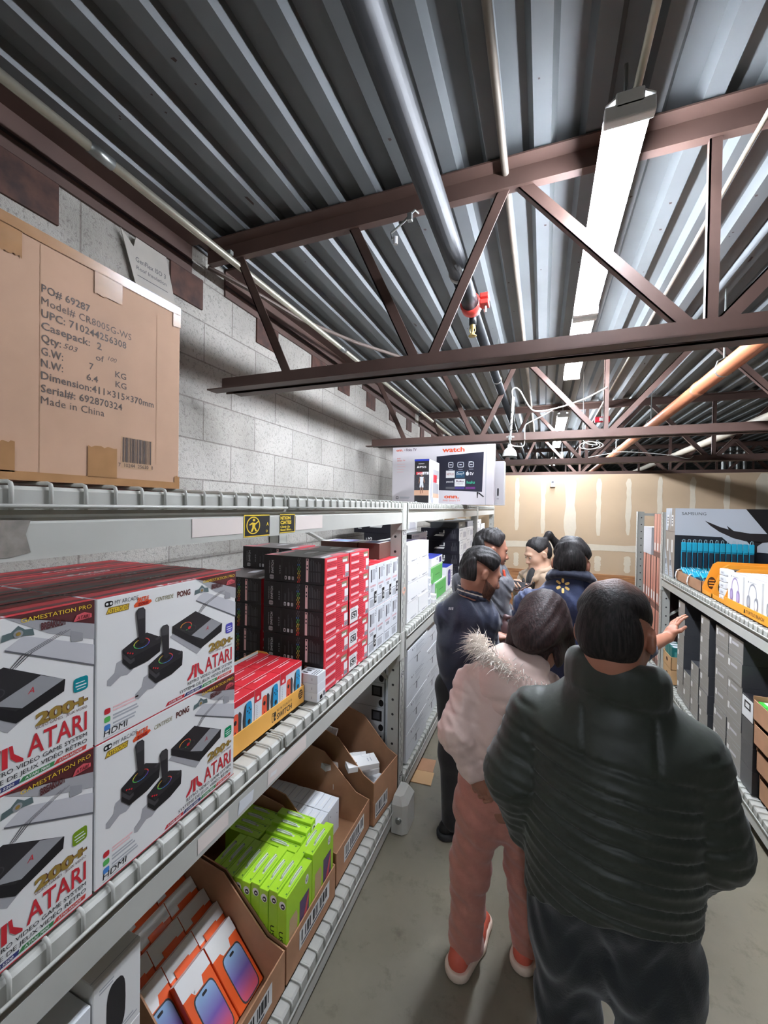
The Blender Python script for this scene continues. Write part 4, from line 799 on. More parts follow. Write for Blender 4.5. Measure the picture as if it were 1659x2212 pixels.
# orange phone packs in the first bin
oran = M('orange_card', (232, 92, 34), 0.4, coat=0.3)
scr = M('phone_screen_gradient', (150, 180, 214), 0.2, coat=0.6)
nt = scr.node_tree; tc = node(nt, 'ShaderNodeTexCoord'); sp = node(nt, 'ShaderNodeSeparateXYZ'); rp = node(nt, 'ShaderNodeValToRGB'); mr = node(nt, 'ShaderNodeMapRange'); mr.inputs['From Min'].default_value = 0.02; mr.inputs['From Max'].default_value = 0.15
e = rp.color_ramp.elements; e[0].color = rgb(214, 96, 120); e[1].color = rgb(150, 190, 220); e2 = rp.color_ramp.elements.new(0.4); e2.color = rgb(120, 96, 168)
nt.links.new(tc.outputs['Object'], sp.inputs[0]); nt.links.new(sp.outputs['Z'], mr.inputs['Value']); nt.links.new(mr.outputs[0], rp.inputs[0]); nt.links.new(rp.outputs[0], nt.nodes['Principled BSDF'].inputs['Base Color'])
def pack():
    """Phone pack: orange card with a phone picture, white header across the top with a notch, orange hanging tab."""
    mb = MB(); mb.box((-0.026, 0, 0), (0, 0.112, 0.215), oran, 0.002)
    f = mb.face((0, 0, 0), (0, 1, 0), (0, 0, 1), 0.112, 0.215); f.ell(0.55, 0.35, 0.36, 0.34, char2, 1, p=6); f.ell(0.55, 0.35, 0.33, 0.32, scr, 2, p=6); f.ell(0.55, 0.62, 0.08, 0.018, black, 3, p=4); f.ell(0.35, 0.735, 0.03, 0.014, white, 1)
    f.poly([(0.0, 1.0), (0.0, 0.76), (0.28, 0.76), (0.34, 0.70), (0.62, 0.70), (0.68, 0.80), (1, 0.80), (1, 1)], white, 1)
    t = mb.face((0, 0, 0.215), (0, 1, 0), (-1, 0, 0), 0.112, 0.026); t.rect(0, 0, 1, 1, white, 1)
    return mb
pk = pack().mesh('phone_pack')
hd = MB(); hd.box((-0.0262, 0.03, 0.212), (-0.0242, 0.085, 0.238), oran, 0.0004); hdm = hd.mesh('hanging_tab')
tilt = math.radians(-44)
for r in range(6):
    for c in range(2 + (r > 0)):
        yy = 0.796 + 0.1145 * c if r else 0.90 + 0.117 * c
        o = put(pk, 'phone_pack', (-0.845 - 0.062 * r, yy, 0.186 + 0.024 * r), 'orange white-headed phone pack leaning in bin, %s row, %s' % (ORD[r], ['nearest camera', 'second along', 'third along'][c + (r == 0)]), 'phone pack', 'orange phone packs in the near bin'); o.rotation_euler = (0, tilt, 0)
        h = bpy.data.objects.new('hanging_tab', hdm); COL.objects.link(h); h.parent = o
# white boxes with dark earbud-case picture, left of the first bin
mb = base_box(0.14, 0.102, 0.168, white, None, 0.0015); f = mb.F; f.ell(0.46, 0.45, 0.20, 0.34, charcoal, 1, p=3); f.lines(0.12, 0.80, 0.42, 0.88, 2, lgrey, 1); f.lines(0.5, 0.08, 0.95, 0.16, 2, lgrey, 1); mb.T.rect(0, 0.05, 1, 0.06, lgrey, 1); spk = mb.mesh('white_box')
for l in range(4): put(spk, 'speaker_box', (-0.80, 0.534, 0.1595 + 0.1685 * l), '%s white box with dark oval device picture, stack left of orange packs' % ['bottom', 'second', 'third', 'top'][l], 'box', 'white oval-picture boxes')
mb = base_box(0.14, 0.11, 0.16, white2, None, 0.0015); pl_ = mb.mesh('white_box')
for l in range(4): put(pl_, 'white_box', (-0.80, 0.42, 0.1595 + 0.1605 * l), '%s plain white box at lower left edge, below beam' % ['bottom', 'second', 'third', 'top'][l], 'box', 'plain white boxes below beam')
# ---- television and game boxes on the top shelf of the second rack
dkp = M('screen_navy', (40, 40, 54), 0.35); og = M('bright_orange_print', (230, 84, 36), 0.5); tvw = M('tv_carton_white', (226, 220, 222), 0.5)
mb = MB(); mb.box((0, 0, 0), (1.03, 0.13, 0.60), tvw, 0.003); f = mb.face((0, 0, 0), (1, 0, 0), (0, 0, 1), 1.03, 0.60)
f.text('onn.', 0.04, 0.905, 0.045, og, 1, w=0.07, bold=0.03); f.text('• Roku TV', 0.125, 0.905, 0.045, M('plum_print', (90, 60, 84), 0.5), 1, w=0.125, bold=0.02); f.text('watch', 0.51, 0.87, 0.075, og, 1, w=0.215, bold=0.03)
f.text('FHD', 0.05, 0.77, 0.025, og, 1, w=0.035); f.text('Smart TV', 0.05, 0.735, 0.025, og, 1, w=0.085, bold=0.01)
for q in range(4): f.rect(0.05, 0.68 - 0.045 * q, 0.11 + 0.03 * rnd.random(), 0.688 - 0.045 * q, pink_l, 1)
f.ell(0.055, 0.105, 0.014, 0.024, ink, 1, p=8); f.ell(0.055, 0.105, 0.008, 0.014, tvw, 2, p=8); f.lines(0.08, 0.09, 0.21, 0.125, 2, lgrey, 1)
f.poly([(0.455, 0.80), (0.905, 0.855), (0.895, 0.21), (0.455, 0.24)], dkp, 1)
for cx, w_ in ((0.595, 0.05), (0.69, 0.062), (0.79, 0.05)): f.ell(cx, 0.655, w_ / 2, 0.045, white2, 2, p=5); f.ell(cx, 0.655, w_ / 2 - 0.006, 0.035, dkp, 3, p=5); f.rect(cx - 0.012, 0.648, cx + 0.012, 0.662, white2, 4); f.rect(cx - 0.02, 0.575, cx + 0.02, 0.583, lgrey, 2)
f.rect(0.55, 0.44, 0.635, 0.56, white, 2); f.text('NETFLIX', 0.557, 0.485, 0.035, M('rose_grey', (176, 110, 110), 0.5), 3, w=0.07, bold=0.02); f.rect(0.645, 0.44, 0.73, 0.55, M('teal_tile', (40, 84, 110), 0.4), 2); f.text('Disney+', 0.652, 0.49, 0.04, white, 3, w=0.07, shear=0.2); f.ring(0.688, 0.51, 0.036, 0.04, 0.12, white, 3, a0=0, a1=180)
f.text('tv', 0.775, 0.485, 0.06, white, 2, w=0.04, bold=0.02); f.ell(0.755, 0.505, 0.014, 0.03, white, 2, p=2.5); f.ell(0.757, 0.545, 0.004, 0.01, white, 2)
f.text('peacock', 0.555, 0.365, 0.03, white, 2, w=0.07, bold=0.02); f.rect(0.635, 0.30, 0.735, 0.42, white, 3); f.text('Roku', 0.65, 0.37, 0.03, M('plum_print'), 4, w=0.07, bold=0.03); f.text('Channel', 0.655, 0.335, 0.014, ink, 4, w=0.06); f.text('hulu', 0.75, 0.345, 0.045, M('mint_print', (60, 196, 150), 0.4), 3, w=0.075, bold=0.02)
for a, c in ((0.55, ink), (0.64, M('violet_print')), (0.74, M('purple_print', (110, 50, 120), 0.4))): f.rect(a, 0.255, a + 0.09, 0.29, c, 2)
f.rect(0.765, 0.70, 0.80, 0.705, white2, 2)
f.text('onn.', 0.535, 0.105, 0.06, og, 1, w=0.145, bold=0.04); f.text('FHD Smart TV', 0.525, 0.055, 0.026, og, 1, w=0.165); f.poly([(0.845, 0.21), (0.86, 0.21), (0.855, 0.11), (0.848, 0.11)], black, 2); f.poly([(0.85, 0.2), (0.87, 0.2), (0.915, 0.135), (0.905, 0.125)], black, 2)
f.rect(0.925, 0.0, 0.93, 1.0, lgrey, 1)
tag(mb.build('television_box', None, (-1.47, 4.02, 1.812), (0, 0, math.radians(0.6))), 'wide white television box with dark screen picture on second rack', 'television box')
mb = MB(); mb.box((0, 0, 0), (1.06, 0.14, 0.44), shade_l, 0.003, {'-y': M('tv_carton_grey', (190, 186, 188), 0.5), '+x': white}); f = mb.face((0, 0, 0), (1, 0, 0), (0, 0, 1), 1.06, 0.44); f.ell(0.945, 0.3, 0.008, 0.09, black, 1, p=4); f.rect(0.935, 0.14, 0.955, 0.15, ink, 1); f.lines(0.9, 0.02, 0.96, 0.05, 1, lgrey, 1)
tag(mb.build('television_box', None, (-1.42, 4.22, 1.812)), 'second television box, grey with remote picture, behind the first', 'television box')
mb = MB(); mb.box((0, 0, 0), (0.125, 0.34, 0.36), white, 0.002, {'-y': charcoal}); f = mb.face((0, 0, 0), (1, 0, 0), (0, 0, 1), 0.125, 0.36)
f.rect(0, 0.955, 1, 1, blue_t, 1); f.text('SONY', 0.28, 0.885, 0.022, white, 1, w=0.4, bold=0.02); f.text('PS5', 0.35, 0.80, 0.04, white, 1, w=0.45, bold=0.02); f.poly([(0.15, 0.80), (0.3, 0.80), (0.3, 0.82), (0.24, 0.85), (0.22, 0.84)], white, 1)
f.rect(0, 0.30, 1, 0.65, M('crowd_grey', (70, 68, 74), 0.5, noise=0.6, nscale=90), 1); f.rect(0, 0.18, 1, 0.30, M('court_tan', (214, 170, 140), 0.5), 1); f.rect(0.12, 0.65, 0.55, 0.71, red, 2); f.rect(0.55, 0.65, 0.95, 0.71, white, 2); f.text('2K25', 0.2, 0.655, 0.04, white, 3, w=0.34, bold=0.03); f.text('25', 0.65, 0.655, 0.04, black, 3, w=0.2, bold=0.03)
skin_p = M('figure_tan', (160, 116, 92), 0.5)
f.ell(0.5, 0.635, 0.06, 0.022, skin_p, 4); f.poly([(0.36, 0.60), (0.64, 0.60), (0.60, 0.46), (0.40, 0.46)], white2, 4); f.poly([(0.39, 0.46), (0.61, 0.46), (0.64, 0.36), (0.52, 0.36), (0.50, 0.42), (0.46, 0.36), (0.36, 0.36)], white2, 4); f.poly([(0.40, 0.36), (0.47, 0.36), (0.46, 0.22), (0.41, 0.22)], skin_p, 4); f.poly([(0.53, 0.36), (0.61, 0.36), (0.60, 0.24), (0.55, 0.22)], skin_p, 4); f.poly([(0.36, 0.60), (0.30, 0.46), (0.33, 0.44), (0.41, 0.56)], skin_p, 4); f.poly([(0.64, 0.60), (0.72, 0.48), (0.68, 0.45), (0.60, 0.56)], skin_p, 4)
f.rect(0.07, 0.02, 0.22, 0.05, lgrey, 1)
f = mb.face((0.125, 0, 0), (0, 1, 0), (0, 0, 1), 0.34, 0.36); f.poly([(0.05, 0.3), (0.3, 0.8), (0.3, 0.2), (0.15, 0.05)], shade_p, 1); f.rect(0.35, 0.2, 0.95, 0.8, shade_p, 1); f.rect(0.4, 0.5, 0.75, 0.68, red, 2); f.rect(0.7, 0.48, 0.95, 0.6, white, 2); f.rect(0.35, 0.14, 0.95, 0.24, M('court_tan'), 2); f.ell(0.3, 0.08, 0.12, 0.08, lgrey, 2)
tag(mb.build('game_console_box', None, (-0.985, 3.22, 1.812)), 'upright black-fronted console box with basketball art before television box', 'game console box')
# ================================================================ goods on the right racks (their fronts face -x)
def rbox(dx, dy, dz, m, mats=None, bev=0.0012):
    """Front face -x at x = 0, y from 0 to dy, going back to +dx."""
    mb = MB(); mb.box((0, 0, 0), (dx, dy, dz), m, bev, mats)
    mb.F = mb.face((0, dy, 0), (0, -1, 0), (0, 0, 1), dy, dz); mb.S = mb.face((0, 0, 0), (1, 0, 0), (0, 0, 1), dx, dz); mb.T = mb.face((0, dy, dz), (0, -1, 0), (1, 0, 0), dy, dx)
    return mb
Z1 = 1.1765; ZR = 0.1995
# monitor boxes
ice = M('ice_blue_card', (196, 204, 212), 0.45); mon_k = M('blue_black_card', (30, 36, 44), 0.4); taupe = M('taupe_card', (150, 138, 126), 0.5)
def monitor_box(art):
    mb = rbox(0.82, 0.145, 0.632, mon_k, {'-x': taupe}); f = mb.S
    if art:
        f.poly([(0, 0.62), (0.42, 0.61), (0.56, 0.43), (1, 0.40), (1, 1), (0, 1)], ice, 1)
        f.text('SAMSUNG', 0.06, 0.905, 0.042, M('slate_print', (60, 64, 70), 0.5), 2, w=0.22, bold=0.03)
        f.poly([(0.62, 1.0), (1, 1.0), (1, 0.64), (0.80, 0.67)], black, 2); f.poly([(0.9, 0.60), (1, 0.52), (1, 0.40), (0.97, 0.41)], black, 2)
        top = [(0.27, 0.83), (0.40, 0.75), (0.52, 0.70), (0.66, 0.67), (0.80, 0.67), (0.92, 0.69), (1.0, 0.72)]; bot = [(1.0, 0.62), (0.9, 0.58), (0.76, 0.55), (0.64, 0.56), (0.52, 0.60), (0.40, 0.68), (0.32, 0.76)]
        f.poly(top + bot, charcoal, 3); f.poly([(0.63, 0.57), (0.77, 0.56), (0.72, 0.50), (0.72, 0.42), (0.67, 0.42), (0.67, 0.50)], charcoal, 3); f.poly([(0.46, 0.77), (0.52, 0.70), (0.48, 0.71)], charcoal, 3)
        f.text('34"', 0.06, 0.50, 0.05, ink, 2, w=0.06); f.lines(0.13, 0.50, 0.25, 0.56, 3, M('slate_print'), 2)
    g = mb.F
    g.poly([(0.0, 0.66), (0.0, 1), (1, 1), (0.45, 0.66)] if not art else [(0.0, 0.68), (0.0, 1.0), (0.35, 1.0)], ice, 1)
    g.rect(0.30, 0.74, 0.66, 0.90, white, 2); g.lines(0.36, 0.76, 0.6, 0.88, 3, ink, 3); g.rect(0.0, 0.655, 1, 0.665, M('dark_taupe_line', (110, 100, 92), 0.6), 2); g.poly([(0, 0.08), (0, 0.42), (0.75, 0.02), (0.75, 0), (0, 0)], ice, 1); g.rect(0.35, 0.36, 0.65, 0.54, white, 2); g.rect(0.1, 0.16, 0.3, 0.24, ink, 2); g.lines(0.1, 0.02, 0.5, 0.12, 3, lgrey, 2)  # includes a thin darker taupe line across the carton end
    return mb
tag(monitor_box(True).build('monitor_box', None, (1.116, 4.387, Z1)), 'tall dark monitor box with curved screen picture, front one', 'monitor box')
tag(monitor_box(False).build('monitor_box', None, (1.118, 4.536, Z1)), 'second monitor box directly behind, beside rack post', 'monitor box')
# tray of blue hanging cards
cyan = M('cyan_plastic', (30, 168, 200), 0.4); cy_l = M('pale_hook_plastic', (170, 200, 206), 0.3)
tb = empty('card_tray', (1.116, 3.70, Z1), 'open brown tray of bright blue hanging packs before monitor box', 'display tray')
mb = MB(); t = 0.004; W_, D_ = 0.63, 0.56
mb.box((0, 0, 0), (D_, W_, t), kraft); mb.box((0, 0, 0), (t, W_, 0.085), kraft)
for y in (0, W_ - t): mb.prism([(0, y, 0), (D_, y, 0), (D_, y, 0.16), (0.25, y, 0.14), (0, y, 0.085)], (0, t, 0), kraft)
mb.box((D_ - t, 0, 0), (D_, W_, 0.16), kraft); mb.build('tray_body', tb)
for y in (0.30, 0.61):
    mb = MB(); mb.smooth = True
    pts = [(-0.002, 0.0), (-0.012, 0.03), (-0.006, 0.07), (0.01, 0.095), (0.04, 0.10)]
    for i in range(4): mb.poly([(pts[i][0], y, pts[i][1]), (pts[i + 1][0], y, pts[i + 1][1]), (pts[i + 1][0], y - 0.03, pts[i + 1][1]), (pts[i][0], y - 0.03, pts[i][1])], white)
    mb.build('paper_strap', tb)
def blue_pack():
    mb = MB(); mb.box((-0.017, 0, 0), (0.017, 0.006, 0.245), cyan, 0.001); mb.box((-0.014, -0.012, 0.03), (0.014, 0, 0.16), M('dark_blister', (30, 52, 66), 0.3), 0.002); mb.box((-0.0165, -0.007, 0.17), (0.0165, 0, 0.24), cyan, 0.002)
    return mb.mesh('hanging_pack')
bpk = blue_pack(); hk = MB(); hk.tube([(-0.008, 0.003, 0.244), (-0.008, 0.003, 0.262), (-0.003, 0.003, 0.27), (0.008, 0.003, 0.268), (0.008, 0.003, 0.244)], 0.0022, cy_l, 6); hkm = hk.mesh('hang_hook')
for i in range(13):
    o = put(bpk, 'hanging_pack', (1.16 + 0.0395 * i, 4.29, Z1 + 0.09), 'blue hanging pack in back row of brown tray, %s from aisle' % (ORD + ['thirteenth'])[i], 'hanging pack', 'blue hanging packs in the tray')
    h = bpy.data.objects.new('hang_hook', hkm); COL.objects.link(h); h.parent = o; o.rotation_euler = (0, 0, 0.15 * (rnd.random() - 0.5)); 
mb = MB(); mb.box((1.14, 4.27, Z1 + 0.005), (1.66, 4.315, Z1 + 0.0898), kraft, 0.001); rs = mb.build('card_riser'); rs.parent = tb; rs.matrix_parent_inverse = Matrix.Translation((-1.116, -3.70, -Z1))
for r in range(5):
    for c in range(3):
        o = put(bpk, 'hanging_pack', (1.142 + 0.052 * c + 0.004 * r, 3.745 + 0.075 * r, Z1 + 0.013), 'blue pack lying low in tray, %s row from near end, %s from aisle' % (ORD[r], ORD[c]), 'hanging pack', 'blue packs lying in the tray'); o.rotation_euler = (math.radians(-66), 0, 0.1 * (rnd.random() - 0.5))
        h = bpy.data.objects.new('hang_hook', hkm); COL.objects.link(h); h.parent = o
# amber trays with tall triangular ends
amber = M('amber_orange_board', (238, 160, 48), 0.5)
for i, (y0, y1, lb) in enumerate(((3.50, 3.68, 'empty amber tray with triangular ends beside brown tray'), (3.285, 3.485, 'amber tray with triangular ends holding white scalloped devices'))):
    T = empty('display_tray', (1.116, y0, Z1), lb, 'display tray', 'amber trays on right rack'); t = 0.004; W_ = y1 - y0; D_ = 0.40
    mb = MB(); mb.box((0, 0, 0), (D_, W_, t), kraft); mb.box((D_ - t, 0, 0), (D_, W_, 0.24), amber); mb.box((0, 0, 0), (t, W_, 0.03), amber); mb.build('tray_body', T)
    for y in (0, W_ - t):
        mb = MB(); mb.prism([(0, y, 0), (D_, y, 0), (D_, y, 0.24), (0.09, y, 0.24), (0.06, y, 0.22), (0, y, 0.05)], (0, t, 0), amber, amber)
        n = 18; c = (0.055, 0.08)
        mb.poly([(c[0] + 0.026 * math.cos(2 * math.pi * k / n), y - 0.0006, c[1] + 0.045 * math.sin(2 * math.pi * k / n)) for k in range(n)], M('dark_brown_print', (66, 44, 26), 0.5))
        for e in (-1, 0, 1): mb.poly([(c[0] - 0.017, y - 0.001, c[1] + 0.02 * e - 0.004), (c[0] + 0.017, y - 0.001, c[1] + 0.02 * e - 0.004), (c[0] + 0.017, y - 0.001, c[1] + 0.02 * e + 0.004), (c[0] - 0.017, y - 0.001, c[1] + 0.02 * e + 0.004)], amber)
        mb.build('end_panel', T)
def scallop():
    mb = MB(); mb.box((0.0, 0, 0), (0.05, 0.10, 0.043), white2, 0.006); mb.box((0.05, 0.005, 0.004), (0.20, 0.095, 0.039), char2, 0.004); mb.smooth = False
    mb.tube([(0.028, -0.004, 0.01), (0.028, -0.004, 0.033)], 0.018, white, 12); mb.box((0.075, -0.003, 0.01), (0.10, 0.005, 0.034), white2, 0.002)
    f = mb.face((0, 0.10, 0), (0, -1, 0), (0, 0, 1), 0.1, 0.043); f.rect(0.3, 0.3, 0.7, 0.6, lgrey, 1)
    return mb.mesh('boxed_device')
sc = scallop()
for l in range(5): put(sc, 'boxed_device', (1.135, 3.335, Z1 + 0.0045 + 0.0435 * l), '%s white-tipped device in stack beside headset boxes' % ['bottom', 'second', 'middle', 'fourth', 'top'][l], 'device pack', 'white-tipped devices stacked in the amber tray')
# headset boxes in the low orange tray
lav = M('lavender_plastic', (150, 128, 176), 0.4); hs_g = M('headset_grey', (140, 142, 148), 0.4)
T = empty('display_tray', (1.112, 2.34, Z1), 'long orange tray of white headset boxes on right rack', 'display tray', 'amber trays on right rack')
mb = MB(); W_ = 0.945; D_ = 0.62; t = 0.004
mb.box((0, 0, 0), (D_, W_, t), amber); mb.box((0, 0, 0), (t, W_, 0.055), amber); mb.box((D_ - t, 0, 0), (D_, W_, 0.25), amber)
for y in (0, W_ - t): mb.prism([(0, y, 0), (D_, y, 0), (D_, y, 0.25), (D_ - 0.06, y, 0.25), (0, y, 0.055)], (0, t, 0), amber)
f = mb.face((0, W_, 0), (0, -1, 0), (0, 0, 1), W_, 0.055); f.text('TURTLE BEACH', 0.335, 0.36, 0.34, M('dark_brown_print'), 1, w=0.22, bold=0.02); f.ell(0.315, 0.52, 0.009, 0.2, M('dark_brown_print'), 1); f.poly([(0.3, 0.3), (0.33, 0.3), (0.322, 0.45), (0.308, 0.45)], M('dark_brown_print'), 1)
mb.build('tray_body', T)
def headset_box(m):
    mb = rbox(0.115, 0.205, 0.215, white, {'+z': white2}); f = mb.F
    f.ring(0.5, 0.60, 0.24, 0.30, 0.16, m, 1, a0=-20, a1=200); f.ell(0.27, 0.38, 0.11, 0.18, m, 2, p=2.6); f.ell(0.27, 0.38, 0.065, 0.12, lgrey if m is hs_g else M('pale_lavender', (186, 170, 206), 0.4), 3); f.ell(0.72, 0.36, 0.12, 0.2, m, 2, p=2.6); f.ell(0.70, 0.36, 0.075, 0.13, white2 if m is hs_g else M('pale_lavender'), 3); f.poly([(0.3, 0.24), (0.42, 0.12), (0.45, 0.14), (0.35, 0.27)], m, 2)
    f.text('TURTLE BEACH', 0.30, 0.90, 0.034, ink, 1, w=0.40); f.ell(0.24, 0.918, 0.022, 0.025, ink, 1); t = mb.T; t.rect(0.1, 0.25, 0.9, 0.32, lav, 1); t.rect(0.1, 0.6, 0.6, 0.68, lgrey, 1)
    return mb.mesh('headset_box')
hb = [headset_box(lav), headset_box(hs_g)]
for r in range(4):
    for c in range(4):
        put(hb[0 if c == 3 else 1], 'headset_box', (1.122 + 0.119 * r, 2.365 + 0.2265 * c + 0.004 * rnd.random(), Z1 + 0.0045), 'white %s headset box in orange tray, %s row, %s from far end' % ('lavender' if c == 3 else 'grey', ['front', 'second', 'third', 'back'][r], ORD[3 - c]), 'headset box', 'white headset boxes in the orange tray')
oc = empty('open_carton', (1.73, 3.32, Z1), 'open torn brown carton at back of right shelf behind trays', 'carton')
mb = MB(); 
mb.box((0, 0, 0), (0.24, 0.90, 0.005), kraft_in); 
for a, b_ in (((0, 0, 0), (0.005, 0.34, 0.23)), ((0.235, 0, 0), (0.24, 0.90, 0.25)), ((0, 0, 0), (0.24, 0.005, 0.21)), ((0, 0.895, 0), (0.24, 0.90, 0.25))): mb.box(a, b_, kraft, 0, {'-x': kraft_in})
mb.build('carton_body', oc); mb = MB(); mb.poly([(0, 0, 0.212), (0.24, 0, 0.212), (0.22, -0.10, 0.25), (0.12, -0.13, 0.255), (0.03, -0.11, 0.25)], kraft); mb.build('torn_flap', oc)
# ---- lower shelf: grey boxes in columns
gb_ = M('warm_grey_card', (146, 142, 134), 0.45); gbk = M('graphite_card', (62, 63, 66), 0.35, coat=0.15)
def grey_box(dy):
    mb = rbox(0.42, dy, 0.135, gbk, {'-x': gb_}, 0.001); f = mb.F; f.rect(0.06, 0.56, 0.26 if dy < 0.19 else 0.19, 0.86, white, 1); f.rect(0.24, 0.64, 0.70, 0.76, shade_l, 1) if dy > 0.19 else None; f.rect(0.0, 0.30, 1, 0.325, shade_p, 1); f.rect(0.45, 0.1, 0.9, 0.13, shade_p, 1)
    return mb.mesh('grey_box')
gm = {0.165: grey_box(0.165), 0.20: grey_box(0.20)}
COLS = [(4.08, 6, 0.165, 'tallest far'), (3.90, 2, 0.165, 'lowest'), (3.72, 3, 0.165, 'short middle'), (3.54, 6, 0.165, 'tall middle'), (3.224, 6, 0.20, 'wide second nearest'), (3.018, 6, 0.20, 'wide nearest')]
for k, (y, n, dy, nm) in enumerate(COLS):
    for l in range(n):
        put(gm[dy], 'grey_box', (1.118 + 0.006 * rnd.random(), y, ZR + 0.1355 * l), '%s grey box from the shelf in %s column, right rack' % (ORD[l], nm), 'box', 'grey boxes on the lower right shelf')
mb = rbox(0.4, 0.14, 0.13, black, {'-x': black}); mb.F.rect(0.0, 0.05, 0.95, 0.95, white, 1); mb.F.rect(0.2, 0.45, 0.75, 0.8, black, 2); mb.F.rect(0.3, 0.52, 0.65, 0.72, white, 3); kb = mb.mesh('black_box'); mb = rbox(0.4, 0.14, 0.13, black, {'-x': gbk}); mb.F.rect(0.1, 0.4, 0.4, 0.44, ink, 1); kb2_ = mb.mesh('black_box')
for l in range(4): put(kb if l == 3 else kb2_, 'black_box', (1.12, 2.865, ZR + 0.1305 * l), '%s' % ['bottom black box beside grey columns, next to brown trays', 'second black box up beside grey columns', 'third black box up beside grey columns', 'black box with white barcode label beside grey columns'][l], 'box', 'black labelled boxes on right shelf')
mb = rbox(0.5, 0.15, 0.9, M('matt_black_card', (22, 22, 24), 0.5)); mb.S.text('LOGITECH', 0.05, 0.42, 0.03, ink, 1, w=0.2) if False else None; mb.S.rect(0.04, 0.36, 0.16, 0.40, lgrey, 1); mb.S.rect(0.06, 0.56, 0.14, 0.565, lgrey, 1)
tag(mb.build('black_carton', None, (1.30, 4.255, ZR)), 'tall black carton in shade behind perforated right post', 'carton')
# kraft boxes with teal packs
kb2 = M('pale_kraft_board', (198, 158, 112), 0.7); teal = M('teal_pack', (30, 104, 100), 0.4)
for l in (0, 1):
    T = empty('kraft_box', (1.122, 4.415 + 0.01 * l, ZR + 0.1285 * l), ('lower', 'upper open')[l] + ' tan kraft box at far end of lower right shelf', 'box', 'tan kraft boxes'); mb = MB()
    if l == 0: mb.box((0, 0, 0), (0.15, 0.26, 0.127), kb2, 0.002)
    else:
        mb.box((0, 0, 0), (0.15, 0.26, 0.004), kb2)
        for a, b_ in (((0, 0, 0), (0.004, 0.26, 0.115)), ((0.146, 0, 0), (0.15, 0.26, 0.127)), ((0, 0, 0), (0.15, 0.004, 0.12)), ((0, 0.256, 0), (0.15, 0.26, 0.12))): mb.box(a, b_, kb2)
    f = mb.face((0, 0.26, 0), (0, -1, 0), (0, 0, 1), 0.26, 0.127); f.ell(0.5, 0.5, 0.12, 0.14, M('hand_hole', (90, 60, 40), 0.9), 1); mb.build('box_body', T)
for i in range(3):
    mb = MB(); mb.box((0, 0, 0), (0.135, 0.07, 0.2), teal, 0.003); mb.face((0, 0, 0), (1, 0, 0), (0, 0, 1), 0.135, 0.2).rect(0.15, 0.5, 0.85, 0.8, M('teal_light', (80, 150, 144), 0.4), 1); mb.face((0, 0.07, 0.2), (0, -1, 0), (1, 0, 0), 0.07, 0.135).rect(0.1, 0.1, 0.9, 0.6, white2, 1)
    tag(mb.build('teal_pack', None, (1.130, 4.435 + 0.076 * i, ZR + 0.1335)), '%s teal pack in open kraft box counted from near side' % ORD[i], 'pack', 'teal packs')
# stacked brown trays at the right edge with green packs
def edge_tray(z, xo, label):
    T = empty('carton_tray', (1.118 + xo, 2.395, z), label, 'cardboard tray', 'stacked brown trays at the right'); mb = MB(); t = 0.005; W_, D_, H_ = 0.46, 0.5, 0.13
    mb.box((0, 0, 0), (D_, W_, t), kraft_in)
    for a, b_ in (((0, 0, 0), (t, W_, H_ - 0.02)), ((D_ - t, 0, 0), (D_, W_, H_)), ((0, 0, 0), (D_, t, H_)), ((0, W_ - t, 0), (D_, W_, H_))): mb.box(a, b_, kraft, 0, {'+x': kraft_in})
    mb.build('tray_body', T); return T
for z, xo, lb in ((ZR, 0.03, 'bottom'), (ZR + 0.155, 0.015, 'second'), (ZR + 0.30, 0.0, 'third'), (ZR + 0.435, -0.005, 'top')): edge_tray(z, xo, lb + ' brown cardboard tray in stack at right edge')
gpk = M('bright_green_pack', (64, 190, 66), 0.4)
mb = MB(); mb.box((0, 0, 0), (0.105, 0.085, 0.10), gpk, 0.003); f = mb.face((0, 0.085, 0.10), (0, -1, 0), (1, 0, 0), 0.085, 0.105); f.rect(0.1, 0.2, 0.9, 0.8, white, 1); f.text('H', 0.5, 0.35, 0.3, black, 2, align='c', bold=0.03); gp_ = mb.mesh('green_pack')
for i in range(4):
    for j in range(5): put(gp_, 'green_pack', (1.128 + 0.112 * i, 2.407 + 0.0875 * j, ZR + 0.4405), 'green pack in top brown tray, %s row from aisle, %s from near end' % (ORD[i], ORD[j]), 'pack', 'green packs in the top tray')
for j in range(4):
    mb = MB(); mb.lathe([(0, 0.0), (0.038, 0.0), (0.042, 0.10), (0.040, 0.115), (0.03, 0.118), (0, 0.118)], white2, 20); mb.smooth = True
    tag(mb.build('white_cup', None, (1.205, 2.455 + 0.1 * j, ZR + 0.0055)), 'white round container in bottom brown tray, %s from near end' % ORD[j], 'container', 'white containers in the bottom tray')
# ---- back right rack: thin boxes with rose-gold spines
rose = M('rose_gold_card', (214, 150, 132), 0.35, 0.25); plum = M('plum_black_card', (58, 38, 38), 0.45)
def rose_box(h):
    mb = rbox(0.5, 0.105, h, plum, {'-x': rose}); f = mb.F; f.rect(0, 0, 0.12, 1, plum, 1); f.rect(0.3, 0.15, 0.75, 0.32, white, 1); f.rect(0.12, 0.0, 1, 0.12, M('rose_brown', (120, 84, 74), 0.5), 1); return mb.mesh('rose_box')
rb = [rose_box(0.55), rose_box(0.55)]
for i in range(8): put(rb[0], 'laptop_box', (1.118 + 0.004 * (i % 2), 4.80 + 0.112 * i, ZR), 'rose-gold spined box in floor row of back rack, %s from post' % ORD[i], 'box', 'rose-gold spined boxes')
r3 = rose_box(0.55)
for i in range(7): put(r3, 'laptop_box', (1.12 + 0.004 * (i % 2), 4.805 + 0.115 * i, ZR + 0.551), 'rose-gold spined box in middle row of back rack, %s from post' % ORD[i], 'box', 'rose-gold spined boxes')
r2 = rose_box(0.45)
